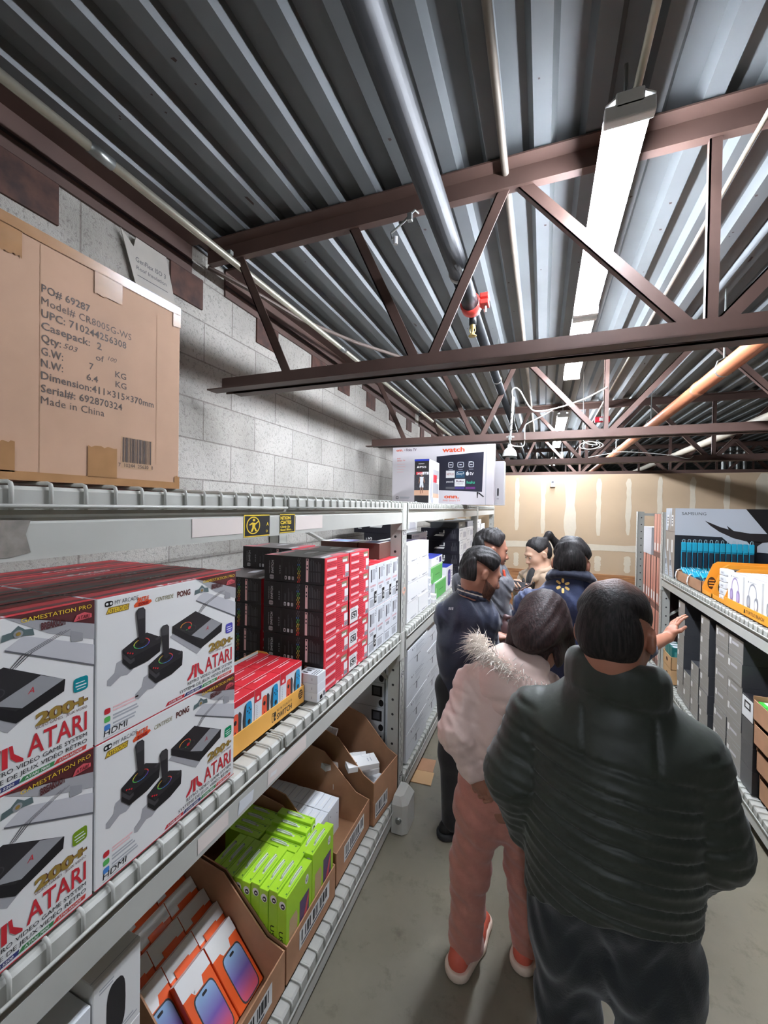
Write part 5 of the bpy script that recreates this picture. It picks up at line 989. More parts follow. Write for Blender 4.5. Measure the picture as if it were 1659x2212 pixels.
for i in range(3): put(r2, 'laptop_box', (1.12, 4.81 + 0.112 * i, ZR + 1.102), 'rose-gold spined box on top row of back rack, %s from post' % ORD[i], 'box', 'rose-gold spined boxes')
mb = rbox(0.35, 0.36, 0.30, M('grey_paper', (196, 196, 198), 0.6)); mb.F.lines(0, 0.05, 1, 0.95, 10, shade_l, 1, 0.3, 0); tag(mb.build('paper_stack', None, (1.115, 5.22, ZR + 1.102)), 'pale grey wrapped block on top of rose-gold boxes', 'package')
# cardboard scrap on the floor beside the left racks
mb = MB(); mb.box((0, 0, 0), (0.17, 0.13, 0.004), kb2); mb.box((0.0, 0.133, 0), (0.16, 0.27, 0.0035), kraft); tag(mb.build('cardboard_sheet', None, (-0.80, 2.52, 0.001), (0, 0, 0.08)), 'flat cardboard scrap on floor at foot of left rack', 'cardboard')
# ================================================================ pipes, conduit and lamps under the roof
pipe_k = M('black_steel_pipe', (46, 48, 50), 0.48, 0.5, noise=0.3, nscale=16); red_p = M('red_painted_iron', (206, 66, 58), 0.45); brass = M('brass', (196, 176, 110), 0.35, 0.8); cop = M('orange_pipe', (178, 112, 78), 0.45, 0.1, noise=0.15, nscale=8); pale_p = M('pale_pipe', (196, 188, 172), 0.5); cond = M('bright_conduit', (206, 202, 184), 0.35, 0.6, noise=0.15, nscale=20); cable_w = M('white_cable', (226, 224, 218), 0.5)
P_ = empty('sprinkler_pipe', (-0.34, -4.5, 2.75), 'long black sprinkler pipe with red clamp, left of strip lights', 'sprinkler pipe')
def T_(name, parent, path, r, m, n=16, org=(0, 0, 0)):
    mb = MB(); mb.smooth = True; mb.tube([(p[0] - org[0], p[1] - org[1], p[2] - org[2]) for p in path], r, m, n); return mb.build(name, parent)
O_ = (-0.34, -4.5, 2.75)
T_('main_pipe', P_, [(-0.34, -4.5, 2.755), (-0.34, 1.70, 2.755)], 0.040, pipe_k, 20, O_)
T_('joint_ring', P_, [(-0.34, 1.69, 2.755), (-0.34, 1.71, 2.755)], 0.044, galv, 20, O_)
T_('middle_pipe', P_, [(-0.34, 1.705, 2.755), (-0.34, 2.05, 2.755)], 0.038, pipe_k, 20, O_)
T_('far_pipe', P_, [(-0.34, 2.0, 2.755), (-0.34, 17.5, 2.755)], 0.029, pipe_k, 16, O_)
mb = MB(); mb.smooth = True; mb.lathe([(0.040, -0.03), (0.049, -0.026), (0.049, 0.026), (0.040, 0.03)], red_p, 20, Matrix.Translation((0, 6.49, 0.005)) @ Matrix.Rotation(math.pi / 2, 4, 'X')); cl = mb.build('red_clamp', P_)
mb = MB(); mb.box((0.045, 6.46, -0.01), (0.085, 6.52, 0.012), red_p, 0.004); mb.box((0.045, 6.46, 0.02), (0.085, 6.52, 0.042), red_p, 0.004); mb.tube([(0.068, 6.49, -0.04), (0.068, 6.49, 0.055)], 0.006, galv, 8); mb.build('clamp_lug', cl)
T_('drop_nipple', P_, [(-0.34, 2.05, 2.74), (-0.34, 2.05, 2.685)], 0.018, pipe_k, 12, O_)
mb = MB(); mb.smooth = True; mb.lathe([(0.012, 0.0), (0.014, -0.012), (0.006, -0.02), (0.005, -0.04), (0.003, -0.05)], brass, 12, Matrix.Translation((0, 6.55, -0.065)))
for s in (-1, 1): mb.tube([(s * 0.012, 6.55, -0.075), (s * 0.014, 6.55, -0.095), (s * 0.003, 6.55, -0.115)], 0.0025, brass, 6)
mb.lathe([(0.0, -0.118), (0.02, -0.118), (0.02, -0.121), (0, -0.121)], brass, 14, Matrix.Translation((0, 6.55, 0))); mb.build('sprinkler_head', P_)
for y in (0.2, 3.2, 5.2): 
    mb = MB(); mb.tube([(0, y + 4.5, 0.03), (0, y + 4.5, 0.31)], 0.005, galv, 6); mb.lathe([(0.033 if y > 2 else 0.044, -0.012), (0.035 if y > 2 else 0.046, 0.0), (0.033 if y > 2 else 0.044, 0.012)], galv, 16, Matrix.Translation((0, y + 4.5, 0.005)) @ Matrix.Rotation(math.pi / 2, 4, 'X')); mb.build('pipe_hanger', P_)
# conduit along the block wall
C_ = empty('wall_conduit', (-1.42, -4, 2.955), 'pale galvanised conduit running along the left wall under deck', 'conduit'); O2 = (-1.42, -4, 2.955)
T_('conduit_tube', C_, [(-1.42, -4, 2.955), (-1.42, 17, 2.955)], 0.0165, cond, 12, O2)
for y in (0.955, 2.75, 4.8): T_('coupling', C_, [(-1.42, y - 0.04, 2.955), (-1.42, y + 0.04, 2.955)], 0.0195, galv, 12, O2)
for y in (1.56, 3.48): 
    mb = MB(); mb.box((-0.02, y + 4 - 0.01, 0.012), (0.02, y + 4 + 0.01, 0.03), galv); mb.build('conduit_strap', C_)
mb = MB(); mb.smooth = True; mb.tube([(-1.62, 1.64, 2.99), (-1.54, 1.95, 2.985), (-1.49, 2.28, 2.985), (-1.30, 2.75, 2.985), (-1.10, 3.1, 2.985), (-1.0, 3.45, 2.98)], 0.012, M('dull_brown_conduit', (110, 96, 88), 0.5), 10); tag(mb.build('bent_conduit'), 'dull brown bent conduit leaving ledger and crossing below deck', 'conduit')
mb = MB(); mb.smooth = True; mb.tube([(-0.155, -4, 3.045), (-0.155, 17, 3.045)], 0.013, M('aged_conduit', (150, 140, 128), 0.5, 0.3, noise=0.3, nscale=5), 10); tag(mb.build('deck_conduit'), 'aged conduit clipped under deck rib beside sprinkler pipe', 'conduit')
mb = MB(); mb.smooth = True; mb.tube([(0.232, -1.4, 3.0), (0.232, 1.2, 3.0), (0.225, 1.33, 2.97), (0.215, 1.38, 2.93)], 0.011, cond, 10); tag(mb.build('lamp_conduit'), 'conduit feeding near end of first strip light', 'conduit')
mb = MB(); mb.smooth = True; mb.tube([(0.60, -3, 2.965), (0.60, 16, 2.965)], 0.008, cond, 8); tag(mb.build('thin_conduit'), 'thin bright conduit right of strip lights under deck', 'conduit')
for k, (x, lb) in enumerate(((2.35, 'first'), (2.43, 'second'), (2.51, 'third'))):
    mb = MB(); mb.smooth = True; mb.tube([(x, 2.5, 2.9), (x, 16, 2.9)], 0.012, cond, 8); tag(mb.build('parallel_conduit'), '%s of three parallel conduits far right under deck' % lb, 'conduit', 'parallel conduits far right')
CP = empty('orange_pipe', (0.955, -4, 2.60), 'orange painted pipe hung right of the strip lights', 'pipe'); O3 = (0.955, -4, 2.60)
T_('pipe_run', CP, [(0.955, -4, 2.6), (0.955, 16, 2.6)], 0.043, cop, 18, O3)
for y in (2.9, 4.6, 6.6):
    mb = MB(); mb.tube([(0, y + 4, 0.06), (0, y + 4, 0.46)], 0.005, galv, 6)
    mb.lathe([(0.044, -0.01), (0.047, 0.0), (0.044, 0.01)], galv, 16, Matrix.Translation((0, y + 4, 0)) @ Matrix.Rotation(math.pi / 2, 4, 'X'))
    for s in (-1, 1): mb.tube([(s * 0.045, y + 4, 0.0), (s * 0.03, y + 4, 0.05), (0, y + 4, 0.065)], 0.004, galv, 6)
    mb.build('pipe_hanger', CP)
for y in (3.3, 6.2): T_('coupling', CP, [(0.955, y - 0.03, 2.6), (0.955, y + 0.03, 2.6)], 0.047, cop, 18, O3)
mb = MB(); mb.smooth = True; mb.tube([(1.83, -4, 2.62), (1.83, 16, 2.62)], 0.04, pale_p, 14); tag(mb.build('pale_pipe'), 'pale pipe farther right, parallel to orange pipe', 'pipe')
# domed work lamp clipped to the second joist
LP_ = empty('dome_lamp', (-0.255, 3.43, 2.20), 'white domed clamp lamp hanging from second joist, unlit', 'lamp')
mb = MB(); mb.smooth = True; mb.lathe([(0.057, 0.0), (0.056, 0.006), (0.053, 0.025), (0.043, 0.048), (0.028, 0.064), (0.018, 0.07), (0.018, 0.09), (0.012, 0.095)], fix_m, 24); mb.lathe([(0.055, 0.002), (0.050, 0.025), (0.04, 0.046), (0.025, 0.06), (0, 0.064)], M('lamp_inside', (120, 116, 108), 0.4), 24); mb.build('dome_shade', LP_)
mb = MB(); mb.smooth = True; mb.tube([(0, 0, 0.09), (0.0, 0.0, 0.12), (-0.008, 0.01, 0.15)], 0.006, galv, 8); mb.build('swivel_stem', LP_)
mb = MB(); mb.box((-0.03, 0.02, 0.155), (0.03, 0.05, 0.165), fix_m, 0.002); mb.box((-0.012, -0.005, 0.13), (0.012, 0.03, 0.17), galv, 0.002); mb.build('spring_clamp', LP_)
mb = MB(); mb.smooth = True; mb.tube([(0.003, 0.0, 0.16), (0.012, 0.0, 0.32), (0.02, 0.0, 0.47)], [0.008, 0.010, 0.012], cable_w, 10); mb.build('taped_arm', LP_)
mb = MB(); mb.smooth = True
mb.tube([(0.004 + 0.010 * math.cos(a) + 0.012 * (z - 0.16) / 0.3, 0.012 * math.sin(a), z) for a, z in ((k * 1.1, 0.17 + 0.0085 * k) for k in range(24))], 0.003, M('dark_cord', (60, 58, 56), 0.5), 6); mb.build('coiled_cord', LP_)
def wire(name, pts, r, m, label, cat='cable', grp=None):
    mb = MB(); mb.smooth = True
    pts = [Vector(p) for p in pts]; out = []
    for i in range(len(pts) - 1):     # Catmull-Rom through the points
        p0 = pts[max(i - 1, 0)]; p1 = pts[i]; p2 = pts[i + 1]; p3 = pts[min(i + 2, len(pts) - 1)]
        for k in range(6):
            t = k / 6; out.append(0.5 * ((2 * p1) + (p2 - p0) * t + (2 * p0 - 5 * p1 + 4 * p2 - p3) * t * t + (3 * p1 - p0 - 3 * p2 + p3) * t ** 3))
    out.append(pts[-1]); mb.tube(out, r, m, 7); return tag(mb.build(name), label, cat, grp)
wire('white_cable', [(-0.235, 3.5, 2.64), (-0.25, 3.5, 2.74), (-0.223, 3.5, 2.765), (-0.186, 3.5, 2.733), (-0.155, 3.5, 2.674), (-0.118, 3.5, 2.608), (-0.076, 3.5, 2.567), (-0.006, 3.5, 2.563), (0.063, 3.5, 2.573), (0.147, 3.5, 2.591), (0.23, 3.5, 2.616), (0.311, 3.5, 2.645), (0.416, 3.5, 2.699), (0.44, 3.54, 2.72)], 0.0055, cable_w, 'white cable looping from lamp arm across second joist')
wire('white_cable', [(0.063, 3.51, 2.57), (-0.022, 3.5, 2.52), (-0.098, 3.5, 2.484), (-0.139, 3.5, 2.459), (-0.147, 3.5, 2.421), (-0.149, 3.5, 2.30), (-0.19, 3.45, 2.28), (-0.24, 3.44, 2.29), (-0.255, 3.43, 2.31)], 0.0045, cable_w, 'white cable dropping from the loop down to lamp')
wire('white_cable', [(0.33, 4.2, 3.06), (0.335, 4.2, 2.62), (0.34, 4.2, 2.42)] + [(0.40 + (0.05 + 0.004 * k) * math.cos(k * 0.9), 4.2 + 0.01 * (k % 3), 2.375 + 0.035 * math.sin(k * 0.9)) for k in range(16)], 0.0045, cable_w, 'coiled white cable hanging behind second joist')
wire('white_cable', [(0.50, 5.47, 2.41), (0.65, 5.2, 2.41), (0.8, 4.95, 2.40), (1.2, 5.0, 2.36), (1.45, 5.3, 2.35), (1.55, 5.47, 2.40)], 0.004, cable_w, 'thin white cable sagging right below orange pipe')
S_ = empty('strobe_alarm', (0.63, 5.4, 2.84), 'red fire alarm strobe hanging beyond second joist', 'alarm')
mb = MB(); mb.box((-0.08, -0.02, -0.03), (0.08, 0.03, 0.035), M('alarm_red', (196, 30, 50), 0.4), 0.008); mb.build('alarm_body', S_); mb = MB(); mb.box((-0.03, -0.035, -0.02), (0.03, -0.018, 0.02), white, 0.004); mb.build('strobe_lens', S_); mb = MB(); mb.tube([(0, 0, 0.03), (0, 0, 0.225)], 0.006, galv, 6); mb.build('mount_rod', S_)
H_ = empty('hook_bracket', (-0.55, 1.58, 2.93), 'small wire hook hanging under the first joist beside pipe', 'bracket')
mb = MB(); mb.tube([(0.05, 0.05, 0.06), (0.05, 0, 0.04), (0.0, 0, 0.0), (-0.05, 0, -0.03), (-0.045, 0, -0.055), (-0.03, 0, -0.05)], 0.004, galv, 6); mb.box((0.02, -0.01, 0.0), (0.04, 0.01, 0.03), galv, 0.002); mb.build('hook_wire', H_); mb = MB(); mb.tube([(-0.03, 0, -0.05), (-0.03, 0, -0.08)], 0.009, white2, 8); mb.build('insulator', H_)
th = empty('thermostat', (0.145, YB - 0.004, 2.19), 'small white thermostat box high on the drywall', 'thermostat')
mb = MB(); mb.box((-0.035, -0.03, -0.055), (0.035, 0.003, 0.055), white, 0.004); mb.build('cover', th); mb = MB(); mb.box((-0.022, -0.032, 0.01), (0.012, -0.0295, 0.035), ink, 0.001); mb.tube([(0.012, -0.03, -0.015), (0.012, -0.034, -0.015)], 0.006, ink, 10); mb.build('dial', th)
# second domed lamp beyond the partition
L2 = empty('dome_lamp', (0.297, 7.8, 2.58), 'small cream domed lamp hanging beyond the partition', 'lamp'); mb = MB(); mb.smooth = True; mb.lathe([(0.07, 0.0), (0.06, 0.02), (0.035, 0.07), (0.02, 0.10), (0.02, 0.2), (0.0, 0.2)], M('cream_enamel', (226, 214, 170), 0.4), 20); mb.build('dome_shade', L2); mb = MB(); mb.tube([(0, 0, 0.2), (0, 0, 0.48)], 0.008, galv, 6); mb.build('hanger_rod', L2)
for i in range(4):
    D_ = MB(); D_.smooth = True; path = []; rr = []
    for k in range(60): path.append((3.16 + 0.105 * i, 9.5, 2.35 + 0.0119 * k)); rr.append(0.037 if k % 2 else 0.033)
    D_.tube(path, rr, galv, 12); tag(D_.build('flexible_duct'), 'silver flexible duct far right, %s from left' % ORD[i], 'duct', 'silver flexible ducts')
# torn insulation sheet against the wall
mb = MB(); pts = [(1.177, 2.905), (1.235, 2.86), (1.245, 2.905), (1.394, 2.905), (1.444, 2.723), (1.46, 2.60), (1.30, 2.60), (1.241, 2.722)]
mb.prism([(-1.632, y, z) for y, z in pts], (0.003, 0, 0), M('grey_facer_sheet', (186, 180, 170), 0.7, noise=0.1, nscale=12)); f = mb.face((-1.6285, 1.20, 2.62), (0, 1, 0), (0, 0, 1), 0.24, 0.28)
f.text('GenFlex ISO 3', 0.18, 0.66, 0.07, ink, 1, w=0.62, bold=0.005); f.text('Roof Insulation', 0.2, 0.55, 0.055, ink, 1, w=0.62); f.rect(0.22, 0.46, 0.85, 0.47, ink, 1); f.lines(0.3, 0.1, 0.8, 0.36, 3, lgrey, 1)
tag(mb.build('insulation_sheet'), 'torn printed roof insulation sheet hanging from ledger', 'sheet')
# ================================================================ people: smooth implicit surfaces turned into meshes
V3 = lambda *a: np.array(a, float)
class Field:
    """A set of rounded cones and ellipsoids blended smoothly; disp(P, d) may displace it."""
    def __init__(s, k=0.03): s.p = []; s.k = k; s.disp = None
    def cone(s, a, b, ra, rb, k=None): s.p.append(('c', V3(*a), V3(*b), ra, rb, k or s.k)); return s
    def ell(s, c, r, R=None, k=None): s.p.append(('e', V3(*c), V3(*r), R if R is not None else np.eye(3), 0, k or s.k)); return s
    def sub(s, c, r, R=None, k=0.01): s.p.append(('s', V3(*c), V3(*r), R if R is not None else np.eye(3), 0, k)); return s
    def cut(s, o, n): s.p.append(('h', V3(*o), V3(*n) / np.linalg.norm(n), 0, 0, 0)); return s
    def wedge(s, oa, na, ob, nb): s.p.append(('w', V3(*oa), V3(*na) / np.linalg.norm(na), V3(*ob), V3(*nb) / np.linalg.norm(nb), 0)); return s
    def chain(s, pts, rs, k=None):
        for i in range(len(pts) - 1): s.cone(pts[i], pts[i + 1], rs[i], rs[i + 1], k)
        return s
    def bounds(s):
        lo = np.full(3, 1e9); hi = -lo
        for t, a, b, c, d, k in s.p:
            if t == 'c': r = max(c, d); lo = np.minimum(lo, np.minimum(a, b) - r); hi = np.maximum(hi, np.maximum(a, b) + r)
            elif t == 'e': r = np.abs(c.T) @ b; lo = np.minimum(lo, a - r); hi = np.maximum(hi, a + r)
        return lo - 0.03, hi + 0.03
def smin(a, b, k): h = np.maximum(k - np.abs(a - b), 0) / k; return np.minimum(a, b) - h * h * k * 0.25
def ell_d(P, c, r, R):
    q = (P - c) @ R; k0 = np.sqrt(((q / r) ** 2).sum(-1)); k1 = np.sqrt(((q / (r * r)) ** 2).sum(-1)); return k0 * (k0 - 1) / np.maximum(k1, 1e-6)
def grid_eval(F, lo, n, h):
    f = np.full(n, 0.2, np.float32); ax = [lo[i] + h * np.arange(n[i]) for i in range(3)]
    for t, a, b, c, d, k in F.p:
        if t == 'h': 
            X, Y, Z = np.meshgrid(*ax, indexing='ij'); f = np.maximum(f, ((X - a[0]) * b[0] + (Y - a[1]) * b[1] + (Z - a[2]) * b[2]).astype(np.float32)); continue
        if t == 'w':
            P = np.stack(np.meshgrid(*ax, indexing='ij'), -1); f = np.maximum(f, -np.maximum((P - a) @ b, (P - c) @ d).astype(np.float32)); continue
        if t == 'c': r = max(c, d); l = np.minimum(a, b) - r; u = np.maximum(a, b) + r
        else: r = np.abs(c.T if t != 'c' else 0) @ b; l = a - r; u = a + r
        m = k + 4 * h + 0.02; i0 = np.maximum(((l - m - lo) / h).astype(int), 0); i1 = np.minimum(((u + m - lo) / h).astype(int) + 2, n)
        if (i1 <= i0).any(): continue
        P = np.stack(np.meshgrid(*[ax[i][i0[i]:i1[i]] for i in range(3)], indexing='ij'), -1)
        if t == 'c':
            ba = b - a; L2 = max(ba @ ba, 1e-9); tt = np.clip(((P - a) @ ba) / L2, 0, 1); dd = np.sqrt(((P - a - tt[..., None] * ba) ** 2).sum(-1)) - (c + (d - c) * tt)
        else: dd = ell_d(P, a, b, c)
        sl = tuple(slice(i0[i], i1[i]) for i in range(3))
        if t == 's': f[sl] = -smin(-f[sl], dd.astype(np.float32), k)
        else: f[sl] = smin(f[sl], dd.astype(np.float32), k)
    if F.disp is not None:
        P = np.stack(np.meshgrid(*ax, indexing='ij'), -1); near = np.abs(f) < 0.05; f[near] += F.disp(P[near]).astype(np.float32)
    return f
def surface_nets(f, lo, h):
    ins = f < 0; nx, ny, nz = f.shape
    c = [ins[i:nx - 1 + i, j:ny - 1 + j, k:nz - 1 + k] for i in (0, 1) for j in (0, 1) for k in (0, 1)]
    s = sum(x.astype(np.int8) for x in c); act = (s > 0) & (s < 8); idx = np.full(act.shape, -1, np.int64); cells = np.argwhere(act); idx[act] = np.arange(len(cells))
    acc = np.zeros((len(cells), 3)); cnt = np.zeros(len(cells))
    off = [(i, j, k) for i in (0, 1) for j in (0, 1) for k in (0, 1)]
    val = {o: f[cells[:, 0] + o[0], cells[:, 1] + o[1], cells[:, 2] + o[2]] for o in off}
    for a in off:
        for ax in range(3):
            if a[ax] == 0:
                b = list(a); b[ax] = 1; b = tuple(b); va, vb = val[a], val[b]; m = (va < 0) != (vb < 0)
                t = np.where(m, va / np.where(m, va - vb, 1), 0); p = np.tile(np.array(a, float), (len(cells), 1)); p[:, ax] += t
                acc[m] += p[m]; cnt[m] += 1
    verts = lo + h * (cells + acc / cnt[:, None])
    faces = []
    for ax in range(3):
        o1, o2 = [(1, 2), (2, 0), (0, 1)][ax]
        sl0 = [slice(None)] * 3; sl1 = [slice(None)] * 3; sl0[ax] = slice(0, -1); sl1[ax] = slice(1, None)
        for q in (o1, o2):
            sl0[q] = slice(1, -1); sl1[q] = slice(1, -1)
        A = ins[tuple(sl0)]; B = ins[tuple(sl1)]; e = np.argwhere(A != B)
        if not len(e): continue
        flip = ~A[tuple(e.T)]; e = e.copy(); e[:, o1] += 1; e[:, o2] += 1
        def cell(d1, d2):
            q = e.copy(); q[:, o1] -= d1; q[:, o2] -= d2; return idx[tuple(q.T)]
        quad = np.stack([cell(1, 1), cell(0, 1), cell(0, 0), cell(1, 0)], 1); quad[flip] = quad[flip][:, ::-1]; faces.append(quad)
    return verts, np.concatenate(faces) if faces else np.zeros((0, 4), int)
def fields_mesh(Fs, h, k=0.02):
    """Mesh of one field or several blended fields."""
    Fs = Fs if isinstance(Fs, list) else [Fs]
    b = [F.bounds() for F in Fs]; lo = np.min([x[0] for x in b], 0) - 2 * h; hi = np.max([x[1] for x in b], 0) + 2 * h; n = np.ceil((hi - lo) / h).astype(int) + 1
    f = None
    for F in Fs: g = grid_eval(F, lo, n, h); f = g if f is None else smin(f, g, k)
    v, q = surface_nets(f, lo, h)
    e = np.concatenate([q[:, [0, 1]], q[:, [1, 2]], q[:, [2, 3]], q[:, [3, 0]]]); e = np.concatenate([e, e[:, ::-1]]); n_ = np.bincount(e[:, 0], minlength=len(v))[:, None]
    for lam in (0.5, -0.52, 0.5, -0.52):      # smooth away the grid without shrinking
        a = np.stack([np.bincount(e[:, 0], v[e[:, 1], i], len(v)) for i in range(3)], 1) / np.maximum(n_, 1); v = v + lam * (a - v)
    return v, q
def mesh_obj(name, parts, parent, smooth=True):
    """parts: list of (verts, faces, material); joined into one mesh."""
    V = np.concatenate([p[0] for p in parts]); off = 0; Fc = []; mi = []; mats = []
    for v, f, m in parts:
        if m not in mats: mats.append(m)
        Fc.append(f + off); mi += [mats.index(m)] * len(f); off += len(v)
    Fc = np.concatenate(Fc); me = bpy.data.meshes.new(name)
    me.vertices.add(len(V)); me.vertices.foreach_set('co', (V - np.array(parent.location) - (np.array(parent.parent.location) if parent.parent else 0)).ravel()); me.loops.add(Fc.size); me.loops.foreach_set('vertex_index', Fc.ravel().astype(np.int32)); me.polygons.add(len(Fc)); me.polygons.foreach_set('loop_start', np.arange(0, Fc.size, 4, dtype=np.int32)); me.polygons.foreach_set('loop_total', np.full(len(Fc), 4, np.int32))
    for m in mats: me.materials.append(m)
    me.polygons.foreach_set('material_index', np.array(mi, np.int32)); me.polygons.foreach_set('use_smooth', np.ones(len(Fc), bool) if smooth else np.zeros(len(Fc), bool)); me.update(calc_edges=True); me.validate()
    o = bpy.data.objects.new(name, me); COL.objects.link(o); o.parent = parent; return o
def rot(az=0.0, pitch=0.0, roll=0.0):
    """Columns: right, forward, up of a head or hand facing azimuth az (from +Y towards +X), nodding down by pitch, rolling right by roll (degrees)."""
    a, p, r = map(math.radians, (az, pitch, roll))
    f = V3(math.sin(a) * math.cos(p), math.cos(a) * math.cos(p), -math.sin(p)); rt = V3(math.cos(a), -math.sin(a), 0); up = np.cross(rt, f)
    rt2 = rt * math.cos(r) - up * math.sin(r); up2 = up * math.cos(r) + rt * math.sin(r); return np.stack([rt2, f, up2], 1)
def head_field(c, R, s=1.0, female=False):
    F = Field(0.02); T = lambda x, y, z: c + R @ (s * V3(x, y, z))
    E = lambda x, y, z, a, b, d, k=0.02, Q=None: F.ell(T(x, y, z), s * V3(a, b, d), R if Q is None else R @ Q, k)
    E(0, -0.015, 0.032, 0.076, 0.096, 0.090); E(0, 0.028, -0.035, 0.060, 0.066, 0.082, 0.03); E(0, 0.045, -0.085, 0.040, 0.042, 0.034, 0.03)
    E(0, 0.074, -0.105, 0.020, 0.018, 0.016, 0.025); E(-0.04, 0.055, -0.03, 0.024, 0.026, 0.03, 0.03); E(0.04, 0.055, -0.03, 0.024, 0.026, 0.03, 0.03)
    E(0, 0.078, 0.028, 0.048, 0.016, 0.012, 0.02)
    F.cone(T(0, 0.086, 0.012), T(0, 0.108, -0.026), 0.008 * s, 0.0125 * s, 0.012); F.cone(T(-0.013, 0.098, -0.032), T(0.013, 0.098, -0.032), 0.0085 * s, 0.0085 * s, 0.01)
    for q in (-1, 1): F.sub(T(q * 0.031, 0.094, 0.008), s * V3(0.018, 0.014, 0.010), R, 0.012); E(q * 0.030, 0.078, 0.006, 0.013, 0.011, 0.011, 0.006)
    E(0, 0.088, -0.058, 0.022, 0.012, 0.006, 0.008); E(0, 0.087, -0.070, 0.019, 0.012, 0.007, 0.008); F.sub(T(0, 0.101, -0.0635), s * V3(0.020, 0.006, 0.0018), R, 0.004)
    for q in (-1, 1):
        a = math.radians(18) * q; Q = np.array([[math.cos(a), -math.sin(a), 0], [math.sin(a), math.cos(a), 0], [0, 0, 1]])
        E(q * 0.080, -0.012, -0.008, 0.011, 0.020, 0.031, 0.008, Q); F.sub(T(q * 0.090, -0.006, -0.004), s * V3(0.007, 0.011, 0.018), R @ Q, 0.006)
    return F
def hair_field(c, R, s=1.0, thick=0.011, front=0.062, back=-0.075, rough=0.004, seed=0, side=-0.01):
    F = Field(0.02); T = lambda x, y, z: c + R @ (s * V3(x, y, z))
    F.ell(T(0, -0.018, 0.034), s * (V3(0.077, 0.096, 0.091) + thick), R); F.ell(T(0, -0.055, -0.02), s * V3(0.068, 0.055, 0.07), R, 0.03)
    F.cut(T(0, 0.055, front), R @ V3(0, 0.35, -1) if False else R @ V3(0, 0.9, -0.45)); F.wedge(T(0, 0, side), R @ V3(0, 0.18, 1), T(0, -0.036, -0.02), R @ V3(0, -1, -0.5)); F.cut(T(0, -0.08, back), R @ V3(0, 0.0, -1))
    rs = np.random.RandomState(seed); ph = rs.rand(6, 3) * 6; fr = rs.randn(6, 3) * np.array([90, 90, 40])
    pl = [(q[1], q[2]) for q in F.p if q[0] == 'h']; wd = [q for q in F.p if q[0] == 'w']
    def d(P):
        g = np.max([(P - o_) @ n_ for o_, n_ in pl] + [-np.maximum((P - q[1]) @ q[2], (P - q[3]) @ q[4]) for q in wd], 0); edge = np.clip(1 + g / 0.03, 0, 1)
        return rough * sum(np.sin(P @ (R @ fr[i]) + ph[i, 0]) for i in range(6)) / 2.5 * (1 - edge) + (thick + 0.001) * edge ** 1.5
    F.disp = d
    return F
def finger(F, base, d, up, L, r, curl, k=0.004):
    """Three bending bones; curl in radians per joint, bending towards -up."""
    p = base; ax = np.cross(d, up); v = d.copy()
    for i, (l, q) in enumerate(((0.45, 0.6), (0.30, 1.0), (0.25, 0.8))):
        a = curl * q; v = v * math.cos(a) - up * math.sin(a) if i == 0 else v * math.cos(a) + np.cross(ax, v) * -math.sin(a) * -1 if False else v * math.cos(a) + np.cross(ax, v) * (-math.sin(a)) ; v = v / np.linalg.norm(v)
        e = p + v * L * l; F.cone(p, e, r * (1 - 0.08 * i), r * (0.94 - 0.1 * i), k); p = e
def hand_field(wrist, d, up, side, s=1.0, curl=0.4, spread=0.12, thumb_out=0.7, fore=None, fr=0.028):
    """wrist point, d = direction of the fingers, up = back of the hand, side = +1 if the thumb lies along up x d ... sign chosen per hand."""
    d = V3(*d) / np.linalg.norm(d); up = V3(*up) - d * (V3(*up) @ d); up /= np.linalg.norm(up); t = np.cross(up, d) * side; w_ = V3(*wrist); F = Field(0.012)
    if fore is not None: F.cone(fore, w_, fr * 1.35, fr, 0.02)
    R = np.stack([t, d, up], 1); F.ell(w_ + d * 0.048 * s, s * V3(0.040, 0.052, 0.015), R, 0.02); F.cone(w_, w_ + d * 0.04 * s, 0.024 * s, 0.026 * s, 0.02); F.ell(w_ + d * 0.035 * s + t * 0.022 * s - up * 0.006, s * V3(0.020, 0.032, 0.015), R, 0.015)
    for i, (x, L, r) in enumerate(((0.030, 0.074, 0.0085), (0.010, 0.083, 0.0088), (-0.010, 0.077, 0.0083), (-0.029, 0.060, 0.0075))):
        dd = d + t * (x / 0.03) * spread; dd /= np.linalg.norm(dd); finger(F, w_ + d * (0.088 - 0.25 * abs(x - 0.01)) * s + t * x * s, dd, up, L * s, r * s, curl * (0.85 + 0.12 * i))
    td = d * 0.55 + t * thumb_out - up * 0.25; td /= np.linalg.norm(td); b = w_ + d * 0.028 * s + t * 0.030 * s
    F.cone(b, b + td * 0.042 * s, 0.0125 * s, 0.0105 * s, 0.01); td2 = td * 0.75 + d * 0.6; td2 /= np.linalg.norm(td2); F.cone(b + td * 0.042 * s, b + td * 0.042 * s + td2 * 0.034 * s, 0.0105 * s, 0.008 * s, 0.006)
    return F
